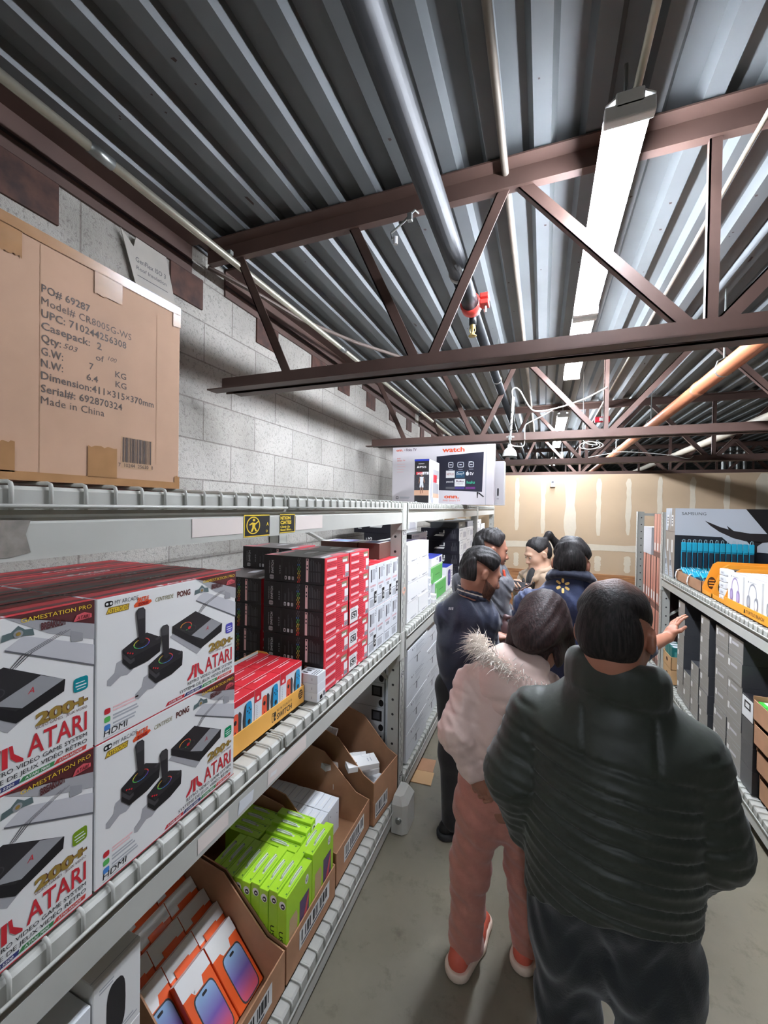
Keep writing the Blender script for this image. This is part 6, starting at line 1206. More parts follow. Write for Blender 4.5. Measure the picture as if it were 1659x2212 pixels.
def add_eyes(parent, c, R, s=1.0, brow=None, lip=None):
    for q in (-1, 1):
        F = Field(0.002).ell(c + R @ (s * V3(q * 0.030, 0.0815, 0.007)), s * V3(0.012, 0.009, 0.0062), R); mesh_obj('eye', [fields_mesh(F, 0.002) + (M('eye_white', (214, 206, 198), 0.3),), fields_mesh(Field(0.002).ell(c + R @ (s * V3(q * 0.030, 0.0885, 0.005)), s * V3(0.0055, 0.0035, 0.0055), R), 0.0015) + (M('iris_dark', (34, 22, 18), 0.25),)], parent)
        if brow: F = Field(0.006).cone(c + R @ (s * V3(q * 0.014, 0.092, 0.027)), c + R @ (s * V3(q * 0.046, 0.076, 0.027)), 0.004 * s, 0.003 * s); mesh_obj('eyebrow', [fields_mesh(F, 0.002) + (brow,)], parent)
    if lip: F = Field(0.006).cone(c + R @ (s * V3(-0.017, 0.094, -0.062)), c + R @ (s * V3(0.017, 0.094, -0.062)), 0.0045 * s, 0.0045 * s).cone(c + R @ (s * V3(0, 0.098, -0.062)), c + R @ (s * V3(0, 0.097, -0.07)), 0.005 * s, 0.0055 * s); mesh_obj('lips', [fields_mesh(F, 0.002) + (lip,)], parent)
def shoe_parts(ankle, toe, heel_back=0.05, hgt=0.075, w_=0.042):
    """Upper and sole fields of a shoe standing on the floor under the ankle, pointing at toe."""
    a = V3(*ankle); t = V3(*toe); d = t - a; d[2] = 0; L = np.linalg.norm(d); d /= L; U = Field(0.03); z = 0.045
    h0 = V3(a[0], a[1], z) - d * heel_back * 0.6; U.cone(h0, V3(a[0], a[1], z + 0.02), w_ * 0.85, w_ * 0.95); U.cone(V3(a[0], a[1], z + 0.045), V3(a[0], a[1], z) + d * L * 0.45, w_, w_ * 0.95); U.cone(V3(a[0], a[1], z) + d * L * 0.4, V3(t[0], t[1], z - 0.012), w_ * 0.98, w_ * 0.62); U.cut((0, 0, 0.030), (0, 0, -1))
    S_ = Field(0.02); S_.cone(h0 * V3(1, 1, 0) + V3(0, 0, 0.02), V3(a[0], a[1], 0.02) + d * L * 0.45, w_ * 1.12, w_ * 1.16); S_.cone(V3(a[0], a[1], 0.02) + d * L * 0.45, V3(t[0], t[1], 0.02), w_ * 1.16, w_ * 0.85); S_.cut((0, 0, 0.034), (0, 0, 1)); S_.cut((0, 0, 0.001), (0, 0, -1))
    return U, S_
def hair_mat(name, c, c2, rough=0.6):
    m = M(name, c, rough, spec=0.3); nt = m.node_tree; tc = node(nt, 'ShaderNodeTexCoord'); mp = node(nt, 'ShaderNodeMapping'); mp.inputs['Scale'].default_value = (1, 1, 0.12); n = node(nt, 'ShaderNodeTexNoise', Scale=160.0, Detail=3.0)
    nt.links.new(tc.outputs['Object'], mp.inputs[0]); nt.links.new(mp.outputs[0], n.inputs['Vector']); r = node(nt, 'ShaderNodeValToRGB'); r.color_ramp.elements[0].color = rgb(*c); r.color_ramp.elements[1].color = rgb(*c2); r.color_ramp.elements[0].position = 0.4; r.color_ramp.elements[1].position = 0.75
    nt.links.new(n.outputs['Fac'], r.inputs[0]); nt.links.new(r.outputs[0], nt.nodes['Principled BSDF'].inputs['Base Color']); bp = node(nt, 'ShaderNodeBump'); bp.inputs['Strength'].default_value = 0.6; bp.inputs['Distance'].default_value = 0.004; nt.links.new(n.outputs['Fac'], bp.inputs['Height']); nt.links.new(bp.outputs[0], nt.nodes['Principled BSDF'].inputs['Normal']); return m
black_hair = hair_mat('black_hair', (20, 18, 18), (52, 48, 48)); brown_hair = hair_mat('dark_brown_hair', (34, 22, 22), (66, 44, 42))
sk_a = M('skin_tan', (172, 116, 92), 0.5, noise=0.1, nscale=18); sk_c = M('skin_brown', (162, 112, 90), 0.5, noise=0.1, nscale=18); sk_e = M('skin_light', (216, 172, 146), 0.5, noise=0.06, nscale=18)
FABRIC = lambda n, c, r=0.75, b=0.15, s=250, sh=0.2: M(n, c, r, bump=b, bscale=s, noise=0.12, nscale=30, sheen=sh)
jean = FABRIC('black_denim', (17, 25, 28)); navy = FABRIC('navy_twill', (36, 48, 84), 0.7); dnavy = FABRIC('dark_navy_nylon', (26, 33, 56), 0.55); char_f = FABRIC('charcoal_nylon', (62, 62, 68), 0.6); blk_f = FABRIC('black_cloth', (20, 20, 22)); tanf = FABRIC('tan_twill', (166, 142, 118), 0.75); shoe_k = M('black_shoe', (22, 22, 24), 0.5); sole_k = M('black_sole', (34, 34, 36), 0.8)
def ring(F, c, R, rx, ry, r, n=16, a0=0, a1=360, zf=None):
    P = []
    for i in range(n + 1):
        a = math.radians(a0 + (a1 - a0) * i / n); P.append(c + R @ V3(rx * math.cos(a), ry * math.sin(a), zf(a) if zf else 0))
    F.chain(P, [r] * (n + 1)); return F
H = 0.0075

# ---------------- man in the green puffer jacket (foreground, back to us)
pA = empty('person', (0.17, 1.15, 0), 'person in dark green puffer jacket, nearest, back turned, balding', 'person')
hc = V3(0.170, 1.128, 1.483); RA = rot(22, 16, -3)
body = head_field(hc, RA, 0.97); body.cone((0.17, 1.125, 1.34), hc + RA @ V3(0, -0.03, -0.06), 0.062, 0.058, 0.03); body.chain([(0.17, 1.17, 1.31), (0.17, 1.16, 1.1), (0.168, 1.15, 0.86)], [0.08, 0.10, 0.11], 0.05)
for x, y in ((0.03, 1.16), (0.31, 1.13)): body.cone((0.17, 1.15, 1.26), (x, y, 1.22), 0.05, 0.04)
for a, b_ in (((0.095, 1.17, 0.80), (0.09, 1.19, 0.45)), ((0.25, 1.15, 0.80), (0.285, 1.17, 0.45))): body.cone(a, b_, 0.07, 0.05); body.cone(b_, (b_[0], b_[1] + 0.01, 0.1), 0.05, 0.035)
hL = hand_field((-0.018, 1.20, 0.90), (0.25, 0.5, -0.85), (-0.9, 0, 0), 1, 0.95, 0.8); hR = hand_field((0.33, 1.27, 0.885), (-0.2, 0.75, -0.3), (0.3, 0, 0.9), 1, 0.95, 0.8)
mesh_obj('body', [fields_mesh(body, 0.006) + (sk_a,), fields_mesh(hL, 0.004) + (sk_a,), fields_mesh(hR, 0.004) + (sk_a,)], pA)
# hair, thin on the crown
hmA = hair_mat('thinning_hair', (22, 19, 18), (48, 42, 40)); nt = hmA.node_tree; tc = node(nt, 'ShaderNodeTexCoord'); vm = node(nt, 'ShaderNodeVectorMath', operation='DISTANCE'); top = hc + RA @ V3(-0.005, -0.02, 0.128) - V3(*pA.location); vm.inputs[1].default_value = tuple(top)
n9 = node(nt, 'ShaderNodeTexNoise', Scale=45.0, Detail=4.0); ad = node(nt, 'ShaderNodeMath', operation='MULTIPLY_ADD'); ad.inputs[1].default_value = 0.05; mrr = node(nt, 'ShaderNodeMapRange'); mrr.inputs['From Min'].default_value = 0.05; mrr.inputs['From Max'].default_value = 0.115
bs = nt.nodes['Principled BSDF']; old = bs.inputs['Base Color'].links[0].from_socket; mixn = node(nt, 'ShaderNodeMixRGB'); mixn.inputs[1].default_value = rgb(112, 76, 62)
nt.links.new(tc.outputs['Object'], vm.inputs[0]); nt.links.new(tc.outputs['Object'], n9.inputs['Vector']); nt.links.new(n9.outputs['Fac'], ad.inputs[0]); nt.links.new(vm.outputs['Value'], ad.inputs[2]); nt.links.new(ad.outputs[0], mrr.inputs['Value']); nt.links.new(mrr.outputs[0], mixn.inputs[0]); nt.links.new(old, mixn.inputs[2]); nt.links.new(mixn.outputs[0], bs.inputs['Base Color'])
mesh_obj('hair', [fields_mesh(hair_field(hc, RA, 0.97, 0.008, 0.085, -0.085, 0.0015, 1, 0.02), 0.005) + (hmA,)], pA)
green = M('green_black_nylon', (42, 48, 39), 0.55, bump=0.12, bscale=30, noise=0.12, nscale=6, sheen=0.15)
Tz = Field(0.06); Tz.chain([(0.172, 1.155, 1.27), (0.172, 1.15, 1.15), (0.168, 1.145, 0.98), (0.162, 1.14, 0.78)], [0.12, 0.150, 0.155, 0.150]); Tz.ell((0.065, 1.165, 1.225), (0.115, 0.105, 0.085)); Tz.ell((0.275, 1.14, 1.225), (0.115, 0.105, 0.085)); Tz.ell((0.17, 1.15, 1.05), (0.19, 0.14, 0.22))
for x, y in ((0.088, 1.15), (0.245, 1.135)): Tz.cone((x, y, 1.1), (x, y, 0.72), 0.105, 0.115)
Tz.cone((0.17, 1.145, 1.28), (0.172, 1.132, 1.345), 0.105, 0.08); Tz.cut((0.165, 1.14, 0.80), (0.10, -0.5, -1))
def groove(t, p, w_=0.007, a=0.010): u = np.abs((t / p) % 1 - 0.5) * p; return a * (np.exp(-(u / w_) ** 2) - 0.55 * np.cos((t / p - 0.5) * 2 * np.pi) * 0.5)
def dA(P):
    t = P[:, 2] + 0.16 * (P[:, 0] - 0.17) + 0.09 * np.abs(P[:, 0] - 0.17) + 0.006 * np.sin(P[:, 0] * 14); m = np.clip((1.215 - t) / 0.02, 0, 1); wr = 0.0012 * np.sin(P[:, 0] * 40 + 5 * np.sin(P[:, 2] * 21)) * np.sin(P[:, 2] * 37 + P[:, 0] * 20)
    yoke = 0.007 * np.exp(-((t - 1.222) / 0.006) ** 2) + (t > 1.222) * 0.006 * (np.exp(-((P[:, 0] - 0.10) / 0.006) ** 2) + np.exp(-((P[:, 0] - 0.24) / 0.006) ** 2)) * (P[:, 2] < 1.32)
    return m * groove(t, 0.052, 0.006, 0.012) + wr + yoke
Tz.disp = dA
def arm_field(sh, el, wr, rs, k=0.04, p=0.062, amp=0.007, wrinkle=0.003):
    F = Field(k); F.chain([sh, el, wr], rs); a = V3(*sh); b = V3(*el); c = V3(*wr)
    def d(P):
        l1 = np.linalg.norm(b - a); u1 = ((P - a) @ (b - a)) / l1; u2 = l1 + ((P - b) @ (c - b)) / np.linalg.norm(c - b); t = np.where(u1 < l1, u1, u2); return (groove(t, p, 0.007, amp) if amp else 0) + wrinkle * np.sin(t * 70 + 3 * np.sin(P[:, 0] * 60 + P[:, 2] * 30))
    F.disp = d; return F
A1 = arm_field((-0.005, 1.17, 1.225), (-0.052, 1.15, 1.07), (-0.02, 1.20, 0.90), [0.078, 0.078, 0.058], wrinkle=0.0012); A2 = arm_field((0.325, 1.125, 1.22), (0.362, 1.14, 1.035), (0.345, 1.22, 0.885), [0.08, 0.082, 0.062], wrinkle=0.0012)
Cf = Field(0.02)
for z, rr_ in ((1.350, 0.090), (1.376, 0.088), (1.398, 0.085)): ring(Cf, V3(0.174, 1.134, z), rot(10, 12, 6), rr_, rr_ * 0.93, 0.021, 18)
mesh_obj('jacket', [fields_mesh([Tz, A1, A2, Cf], 0.006, 0.008) + (green,)], pA)
Lg = Field(0.05); Lg.chain([(0.085, 1.15, 0.88), (0.09, 1.165, 0.70), (0.085, 1.19, 0.46), (0.075, 1.20, 0.10)], [0.10, 0.098, 0.070, 0.062]); Lg.chain([(0.245, 1.135, 0.88), (0.262, 1.145, 0.70), (0.285, 1.17, 0.46), (0.30, 1.20, 0.10)], [0.105, 0.102, 0.074, 0.064]); Lg.ell((0.165, 1.14, 0.86), (0.165, 0.115, 0.10)); Lg.cut((0, 0, 0.055), (0, 0, -1)); Lg.disp = lambda P: 0.003 * np.sin(P[:, 2] * 60 + 4 * np.sin(P[:, 0] * 40))
mesh_obj('trousers', [fields_mesh(Lg, H) + (jean,)], pA)
for a, t in (((0.075, 1.20, 0.1), (0.06, 1.40, 0)), ((0.30, 1.20, 0.1), (0.36, 1.38, 0))):
    U, S_ = shoe_parts(a, t); sh = mesh_obj('shoe', [fields_mesh(U, 0.006) + (shoe_k,)], pA); mesh_obj('sole', [fields_mesh(S_, 0.006) + (sole_k,)], sh)

# ---------------- woman in the pale pink puffer jacket with a fur-edged hood
pB = empty('person', (-0.12, 1.58, 0), 'person in pale pink hooded puffer jacket, hands clasped behind back', 'person')
hcB = V3(0.014, 1.575, 1.352); RB = rot(30, 48, -12)
body = head_field(hcB, RB, 0.94, True); body.cone((-0.075, 1.545, 1.22), hcB + RB @ V3(0, -0.03, -0.06), 0.05, 0.046, 0.03); body.chain([(-0.085, 1.53, 1.18), (-0.11, 1.53, 0.95), (-0.12, 1.56, 0.75)], [0.08, 0.09, 0.11], 0.05)
for s, sh in ((-1, (-0.225, 1.50, 1.15)), (1, (0.03, 1.53, 1.15))): body.cone((-0.09, 1.53, 1.17), sh, 0.05, 0.045)
body.chain([(-0.225, 1.50, 1.15), (-0.245, 1.44, 1.0), (-0.195, 1.425, 0.86)], [0.045, 0.036, 0.026]); body.chain([(0.03, 1.53, 1.15), (0.06, 1.46, 1.0), (-0.12, 1.42, 0.84)], [0.045, 0.036, 0.026])
for a, b_ in (((-0.19, 1.56, 0.7), (-0.22, 1.59, 0.4)), ((-0.05, 1.58, 0.7), (-0.035, 1.64, 0.4))): body.cone(a, b_, 0.07, 0.045); body.cone(b_, (b_[0], b_[1] + 0.04, 0.1), 0.045, 0.03)
hL = hand_field((-0.200, 1.428, 0.875), (0.22, 0.10, -0.95), (-0.5, -0.85, 0), -1, 0.92, 0.7, 0.06, 0.5, fore=V3(-0.228, 1.432, 0.95), fr=0.025); hR = hand_field((-0.105, 1.432, 0.85), (-0.75, 0.0, -0.62), (0.1, -1, 0), 1, 0.92, 0.9, 0.06, 0.5, fore=V3(-0.03, 1.44, 0.90), fr=0.025)
mesh_obj('body', [fields_mesh(body, 0.006) + (sk_c,), fields_mesh(hL, 0.0035) + (sk_c,), fields_mesh(hR, 0.0035) + (sk_c,)], pB)
hf = hair_field(hcB, RB, 0.96, 0.016, 0.07, -0.17, 0.003, 5, -0.2); hf.ell(hcB + RB @ V3(0, -0.055, -0.055), V3(0.078, 0.068, 0.10), RB, 0.03); hf.ell(hcB + RB @ V3(0.062, 0.02, -0.05), V3(0.03, 0.06, 0.10), RB, 0.02)
h2 = Field(0.01)
for q in range(7):
    a0 = hcB + RB @ V3(-0.075 + 0.02 * q, -0.07 + 0.004 * q, -0.04); h2.chain([a0, a0 + V3(-0.012, -0.012, -0.06), a0 + V3(-0.02 + 0.012 * (q % 2), -0.015, -0.11), a0 + V3(-0.005 + 0.012 * (q % 3), -0.022, -0.15 - 0.012 * (q % 3))], [0.022, 0.015, 0.009, 0.004])
a0 = hcB + RB @ V3(0.07, 0.02, 0.0); h2.chain([a0, a0 + V3(0.01, 0.02, -0.05), a0 + V3(0.01, 0.025, -0.11)], [0.03, 0.022, 0.008])
mesh_obj('hair', [fields_mesh([hf, h2], 0.005, 0.02) + (brown_hair,)], pB)
pinkm = M('pale_pink_nylon', (236, 208, 196), 0.5, bump=0.2, bscale=18, noise=0.05, nscale=8, sheen=0.2); rosep = FABRIC('dusty_rose_cloth', (196, 130, 114), 0.8); furm = M('cream_fur', (246, 238, 228), 0.8, sheen=0.6)
Tp = Field(0.06); Tp.chain([(-0.09, 1.52, 1.17), (-0.105, 1.515, 1.0), (-0.12, 1.545, 0.84)], [0.11, 0.125, 0.125]); Tp.ell((-0.105, 1.52, 1.02), (0.155, 0.12, 0.20)); Tp.ell((-0.09, 1.515, 1.15), (0.15, 0.10, 0.08)); Tp.cut((-0.12, 1.54, 0.775), (0.3, 0, -1)); Tp.disp = lambda P: 0.004 * np.sin(P[:, 0] * 38 + 5 * np.sin(P[:, 2] * 19)) * np.sin(P[:, 2] * 33 + P[:, 0] * 15) + 0.006 * np.exp(-((P[:, 2] - 0.93) / 0.006) ** 2)
B1 = arm_field((-0.222, 1.49, 1.145), (-0.262, 1.425, 1.0), (-0.210, 1.425, 0.875), [0.068, 0.062, 0.042], 0.04, 0.075, 0.005, 0.003); B2 = arm_field((0.025, 1.52, 1.145), (0.065, 1.45, 1.0), (-0.06, 1.44, 0.87), [0.068, 0.06, 0.042], 0.04, 0.075, 0.005, 0.003)
mesh_obj('jacket', [fields_mesh([Tp, B1, B2], H, 0.025) + (pinkm,)], pB)
Hd = Field(0.04); RH = rot(20, 0, 0); Hd.ell((-0.085, 1.47, 1.165), (0.135, 0.10, 0.115), RH); Hd.ell((-0.075, 1.475, 1.09), (0.10, 0.08, 0.11), RH); Hd.ell((-0.075, 1.50, 1.25), (0.11, 0.085, 0.05), RH); Hd.sub((-0.04, 1.565, 1.30), (0.085, 0.075, 0.085), RH, 0.02); Hd.disp = lambda P: 0.004 * np.sin(P[:, 0] * 45 + 4 * np.sin(P[:, 2] * 30)) * np.sin(P[:, 2] * 40)
hd_o = mesh_obj('hood', [fields_mesh(Hd, H) + (pinkm,)], pB)
fm = MB(); rf = random.Random(11)
def fur(path, n, L, out):
    for i in range(n):
        t = rf.random() * (len(path) - 1.001); k = int(t); p = Vector(path[k]).lerp(Vector(path[k + 1]), t - k); c = Vector(out); d = (p - c).normalized() + Vector((rf.gauss(0, 0.5), rf.gauss(0, 0.5), rf.gauss(0, 0.4))); d.normalize(); l = L * (0.5 + rf.random()); b_ = p + Vector((rf.gauss(0, 0.012), rf.gauss(0, 0.012), rf.gauss(0, 0.012)))
        s = d.cross(Vector((0.3, 0.5, 0.8))).normalized() * 0.0016; q = d.cross(s).normalized() * 0.0016; m1 = b_ + d * l * 0.6 + Vector((0, 0, -0.004)); e = b_ + d * l + Vector((0, 0, -0.25 * l))
        fm.poly([b_ + s, b_ + q, m1 + q * 0.6, m1 + s * 0.6], furm); fm.poly([b_ + q, b_ - s, m1 - s * 0.6, m1 + q * 0.6], furm); fm.poly([m1 + s * 0.6, m1 + q * 0.6, e], furm); fm.poly([m1 + q * 0.6, m1 - s * 0.6, e], furm)
fpath = [(-0.185, 1.56, 1.28), (-0.205, 1.52, 1.29), (-0.19, 1.46, 1.285), (-0.14, 1.415, 1.27), (-0.075, 1.40, 1.24), (0.0, 1.41, 1.20), (0.05, 1.45, 1.18), (0.075, 1.50, 1.18)]
fur(fpath[:4], 700, 0.052, (0.05, 1.54, 1.22)); fur(fpath[3:], 1600, 0.02, (-0.03, 1.50, 1.17)); fo = fm.build('fur_trim', pB); fo.location = -Vector(pB.location); fo['kind'] = 'stuff'
Lp = Field(0.05); Lp.chain([(-0.185, 1.555, 0.80), (-0.195, 1.555, 0.66), (-0.235, 1.58, 0.40), (-0.248, 1.605, 0.075)], [0.085, 0.088, 0.068, 0.066]); Lp.chain([(-0.06, 1.57, 0.80), (-0.048, 1.58, 0.66), (-0.035, 1.645, 0.40), (-0.025, 1.71, 0.075)], [0.085, 0.088, 0.066, 0.064]); Lp.ell((-0.12, 1.56, 0.77), (0.145, 0.115, 0.09)); Lp.cut((0, 0, 0.05), (0, 0, -1)); Lp.disp = lambda P: 0.003 * np.sin(P[:, 2] * 38 + 3 * np.sin(P[:, 0] * 30)) + 0.002 * np.sin(P[:, 2] * 90 + P[:, 0] * 50)
mesh_obj('trousers', [fields_mesh(Lp, H) + (rosep,)], pB)
coral = M('coral_sneaker', (206, 96, 74), 0.6); sole_w = M('cream_sole', (226, 204, 184), 0.6)
for a, t in (((-0.255, 1.60, 0.1), (-0.20, 1.77, 0)), ((-0.028, 1.72, 0.1), (0.01, 1.90, 0))):
    U, S_ = shoe_parts(a, t, 0.075, 0.08, 0.045); sh = mesh_obj('shoe', [fields_mesh(U, 0.006) + (coral,)], pB); mesh_obj('sole', [fields_mesh(S_, 0.006) + (sole_w,)], sh)
# ---------------- man in the navy bomber jacket by the left rack, looking down to the right
pC = empty('person', (-0.36, 2.2, 0), 'person in navy bomber jacket with striped collar beside left rack, looking down', 'person')
hcC = V3(-0.285, 2.13, 1.447); RC = rot(62, 26, -4)
body = head_field(hcC, RC, 0.99); body.cone((-0.335, 2.135, 1.32), hcC + RC @ V3(0, -0.03, -0.06), 0.058, 0.055, 0.03); body.chain([(-0.345, 2.16, 1.28), (-0.36, 2.17, 1.0), (-0.37, 2.18, 0.8)], [0.09, 0.10, 0.11], 0.05)
for a, b_ in (((-0.42, 2.18, 0.78), (-0.42, 2.19, 0.45)), ((-0.31, 2.22, 0.78), (-0.33, 2.25, 0.45))): body.cone(a, b_, 0.07, 0.05); body.cone(b_, (b_[0], b_[1], 0.1), 0.05, 0.035)
hL = hand_field((-0.25, 2.36, 1.06), (0.6, 0.1, 0.05), (0, 0, 1), 1, 0.95, 0.9, fore=V3(-0.31, 2.34, 1.04)); hR = hand_field((-0.215, 2.21, 1.05), (-0.35, 0.6, 0.05), (0, 0, 1), 1, 0.95, 0.9, fore=V3(-0.25, 2.18, 1.03))
mesh_obj('body', [fields_mesh(body, 0.006) + (sk_c,), fields_mesh(hL, 0.004) + (sk_c,), fields_mesh(hR, 0.004) + (sk_c,)], pC)
mesh_obj('hair', [fields_mesh(hair_field(hcC, RC, 1.0, 0.014, 0.068, -0.075, 0.004, 9, 0.022), 0.005) + (black_hair,)], pC)
T = lambda x, y, z: hcC + RC @ V3(x, y, z)
bd = head_field(hcC, RC, 0.99); bd.cut(T(0, 0.05, -0.040), RC @ V3(0, 0.35, 1)); bd.cut(T(0, 0.004, 0), RC @ V3(0, -1, -0.25)); bd.sub(T(0, 0.104, -0.064), (0.021, 0.022, 0.010), RC, 0.006); bd.cut(T(0, 0, -0.118), RC @ V3(0, -0.4, -1)); bd.disp = lambda P: np.full(len(P), -0.0028)
mesh_obj('beard', [fields_mesh(bd, 0.004) + (hair_mat('short_beard', (78, 54, 44), (112, 78, 62), 0.7),)], pC)
add_eyes(pC, hcC, RC, 0.99, black_hair, M('lip_brown', (140, 84, 74), 0.45))
Tj = Field(0.06); Tj.chain([(-0.345, 2.155, 1.25), (-0.355, 2.165, 1.08), (-0.365, 2.18, 0.86)], [0.115, 0.135, 0.13]); Tj.ell((-0.35, 2.165, 1.22), (0.17, 0.12, 0.085), rot(40)); Tj.ell((-0.36, 2.17, 1.02), (0.165, 0.13, 0.20), rot(40)); Tj.cut((0, 0, 0.78), (0, 0, -1)); Tj.disp = lambda P: 0.004 * np.sin(P[:, 2] * 30 + 4 * np.sin(P[:, 0] * 25 + P[:, 1] * 25))
C1 = arm_field((-0.455, 2.13, 1.21), (-0.42, 2.28, 0.98), (-0.305, 2.34, 1.04), [0.075, 0.066, 0.046], 0.04, 0.1, 0.0, 0.004); C2 = arm_field((-0.265, 2.12, 1.21), (-0.30, 2.14, 0.98), (-0.235, 2.185, 1.03), [0.075, 0.066, 0.046], 0.04, 0.1, 0.0, 0.004)
mesh_obj('jacket', [fields_mesh([Tj, C1, C2], H, 0.025) + (dnavy,)], pC)
stripe = M('cream_knit', (214, 206, 194), 0.8)
for i, (z, m) in enumerate(((1.325, dnavy), (1.338, stripe), (1.349, dnavy), (1.360, stripe), (1.369, dnavy))):
    F = Field(0.01); ring(F, V3(-0.328, 2.137, z + 0.002), rot(50, 16, 0), 0.076 - 0.0018 * i, 0.076 - 0.0018 * i, 0.0068 if i % 2 else 0.0095, 20); mesh_obj('collar_band', [fields_mesh(F, 0.004) + (m,)], pC)
mb = MB(); f = mb.face((-0.435, 2.052, 1.262), (0.86, -0.42, 0.16), (0.05, 0.25, 0.95), 0.03, 0.013); f.rect(0, 0, 0.25, 1, lgrey); f.rect(0.35, 0.0, 0.6, 1, lgrey); f.rect(0.7, 0, 1, 1, lgrey); o = mb.build('back_logo', pC); o.location = -Vector(pC.location)
Lc = Field(0.05); Lc.chain([(-0.425, 2.17, 0.82), (-0.425, 2.19, 0.45), (-0.42, 2.20, 0.09)], [0.095, 0.072, 0.062]); Lc.chain([(-0.315, 2.21, 0.82), (-0.34, 2.25, 0.45), (-0.345, 2.27, 0.09)], [0.095, 0.072, 0.062]); Lc.ell((-0.37, 2.19, 0.82), (0.14, 0.115, 0.08)); Lc.cut((0, 0, 0.05), (0, 0, -1))
mesh_obj('trousers', [fields_mesh(Lc, H) + (blk_f,)], pC)
for a, t in (((-0.42, 2.20, 0.1), (-0.30, 2.27, 0)), ((-0.345, 2.27, 0.1), (-0.21, 2.36, 0))):
    U, S_ = shoe_parts(a, t, 0.07, 0.08, 0.044); sh = mesh_obj('shoe', [fields_mesh(U, 0.006) + (shoe_k,)], pC); mesh_obj('sole', [fields_mesh(S_, 0.006) + (sole_k,)], sh)

# ---------------- man in the charcoal jacket behind him
pD = empty('person', (-0.33, 2.72, 0), 'person in charcoal jacket behind navy bomber jacket, looking right', 'person')
hcD = V3(-0.298, 2.69, 1.515); RD = rot(70, 14, 0)
def standing(p, hc, R, base, az, skin, s=1.0, hands=None, zt=1.34):
    """Neck, trunk and legs of a standing body under the head."""
    b = head_field(hc, R, s); n0 = V3(base[0], base[1], zt); b.cone(n0, hc + R @ V3(0, -0.03, -0.06), 0.056, 0.053, 0.03); b.chain([n0 - V3(0, 0, 0.04), V3(base[0], base[1], 1.05), V3(base[0], base[1], 0.82)], [0.09, 0.10, 0.11], 0.05)
    r = V3(math.cos(math.radians(az)), -math.sin(math.radians(az)), 0)
    for q in (-1, 1): h = V3(base[0], base[1], 0.80) + r * 0.08 * q; b.cone(h, h * V3(1, 1, 0) + V3(0, 0, 0.45), 0.07, 0.05); b.cone(h * V3(1, 1, 0) + V3(0, 0, 0.45), h * V3(1, 1, 0) + V3(0, 0, 0.1), 0.05, 0.035)
    mesh_obj('body', [fields_mesh(b, 0.006) + (skin,)] + [fields_mesh(x, 0.0035) + (skin,) for x in (hands or [])], p); return r
def legs(p, base, az, m, zt=0.84, sole=True):
    r = V3(math.cos(math.radians(az)), -math.sin(math.radians(az)), 0); fw = V3(math.sin(math.radians(az)), math.cos(math.radians(az)), 0); F = Field(0.05)
    for q in (-1, 1): h = V3(base[0], base[1], 0) + r * 0.085 * q; F.chain([h + V3(0, 0, zt), h + V3(0, 0, 0.45), h + V3(0, 0, 0.085)], [0.095, 0.07, 0.06])
    F.ell((base[0], base[1], zt), (0.15, 0.115, 0.08), rot(az)); F.cut((0, 0, 0.05), (0, 0, -1)); mesh_obj('trousers', [fields_mesh(F, H) + (m,)], p)
    for q in (-1, 1):
        a = V3(base[0], base[1], 0.1) + r * 0.085 * q; U, S_ = shoe_parts(a, a + fw * 0.19 + r * q * 0.03); sh = mesh_obj('shoe', [fields_mesh(U, 0.007) + (shoe_k,)], p); mesh_obj('sole', [fields_mesh(S_, 0.007) + (sole_k,)], sh)
hands = [hand_field((-0.135, 2.55, 1.13), (0.9, 0.1, 0.1), (0.1, 0, 1), 1, 0.95, 0.7, fore=V3(-0.2, 2.55, 1.13)), hand_field((-0.14, 2.72, 1.12), (0.8, -0.5, 0.1), (0, 0, 1), 1, 0.95, 0.7, fore=V3(-0.2, 2.75, 1.12))]
standing(pD, hcD, RD, (-0.335, 2.70), 60, sk_c, 0.99, hands, 1.36)
mesh_obj('hair', [fields_mesh(hair_field(hcD, RD, 1.0, 0.015, 0.070, -0.075, 0.004, 12, 0.022), 0.005) + (black_hair,)], pD); add_eyes(pD, hcD, RD, 0.99, black_hair, M('lip_brown'))
bd = Field(0.008).ell(hcD + RD @ V3(0, 0.094, -0.047), (0.022, 0.010, 0.006), RD); mesh_obj('moustache', [fields_mesh(bd, 0.003) + (black_hair,)], pD)
Td = Field(0.06); Td.chain([(-0.335, 2.70, 1.33), (-0.335, 2.70, 1.1), (-0.335, 2.70, 0.88)], [0.12, 0.14, 0.13]); Td.ell((-0.335, 2.70, 1.31), (0.20, 0.125, 0.085), rot(30)); Td.ell((-0.335, 2.70, 1.06), (0.18, 0.135, 0.22), rot(40)); Td.cut((0, 0, 0.80), (0, 0, -1)); Td.disp = lambda P: 0.004 * np.sin(P[:, 2] * 40 + 4 * np.sin(P[:, 0] * 25 + P[:, 1] * 25)); ring(Td, V3(-0.325, 2.70, 1.385), rot(60, 10), 0.075, 0.07, 0.022)
D1 = arm_field((-0.48, 2.70, 1.28), (-0.40, 2.86, 1.08), (-0.19, 2.75, 1.12), [0.078, 0.066, 0.046], 0.04, 0.1, 0.0, 0.005); D2 = arm_field((-0.24, 2.58, 1.29), (-0.255, 2.52, 1.08), (-0.185, 2.55, 1.13), [0.078, 0.068, 0.048], 0.04, 0.1, 0.0, 0.005)
mesh_obj('jacket', [fields_mesh([Td, D1, D2], H, 0.025) + (char_f,)], pD); legs(pD, (-0.335, 2.70), 60, blk_f)
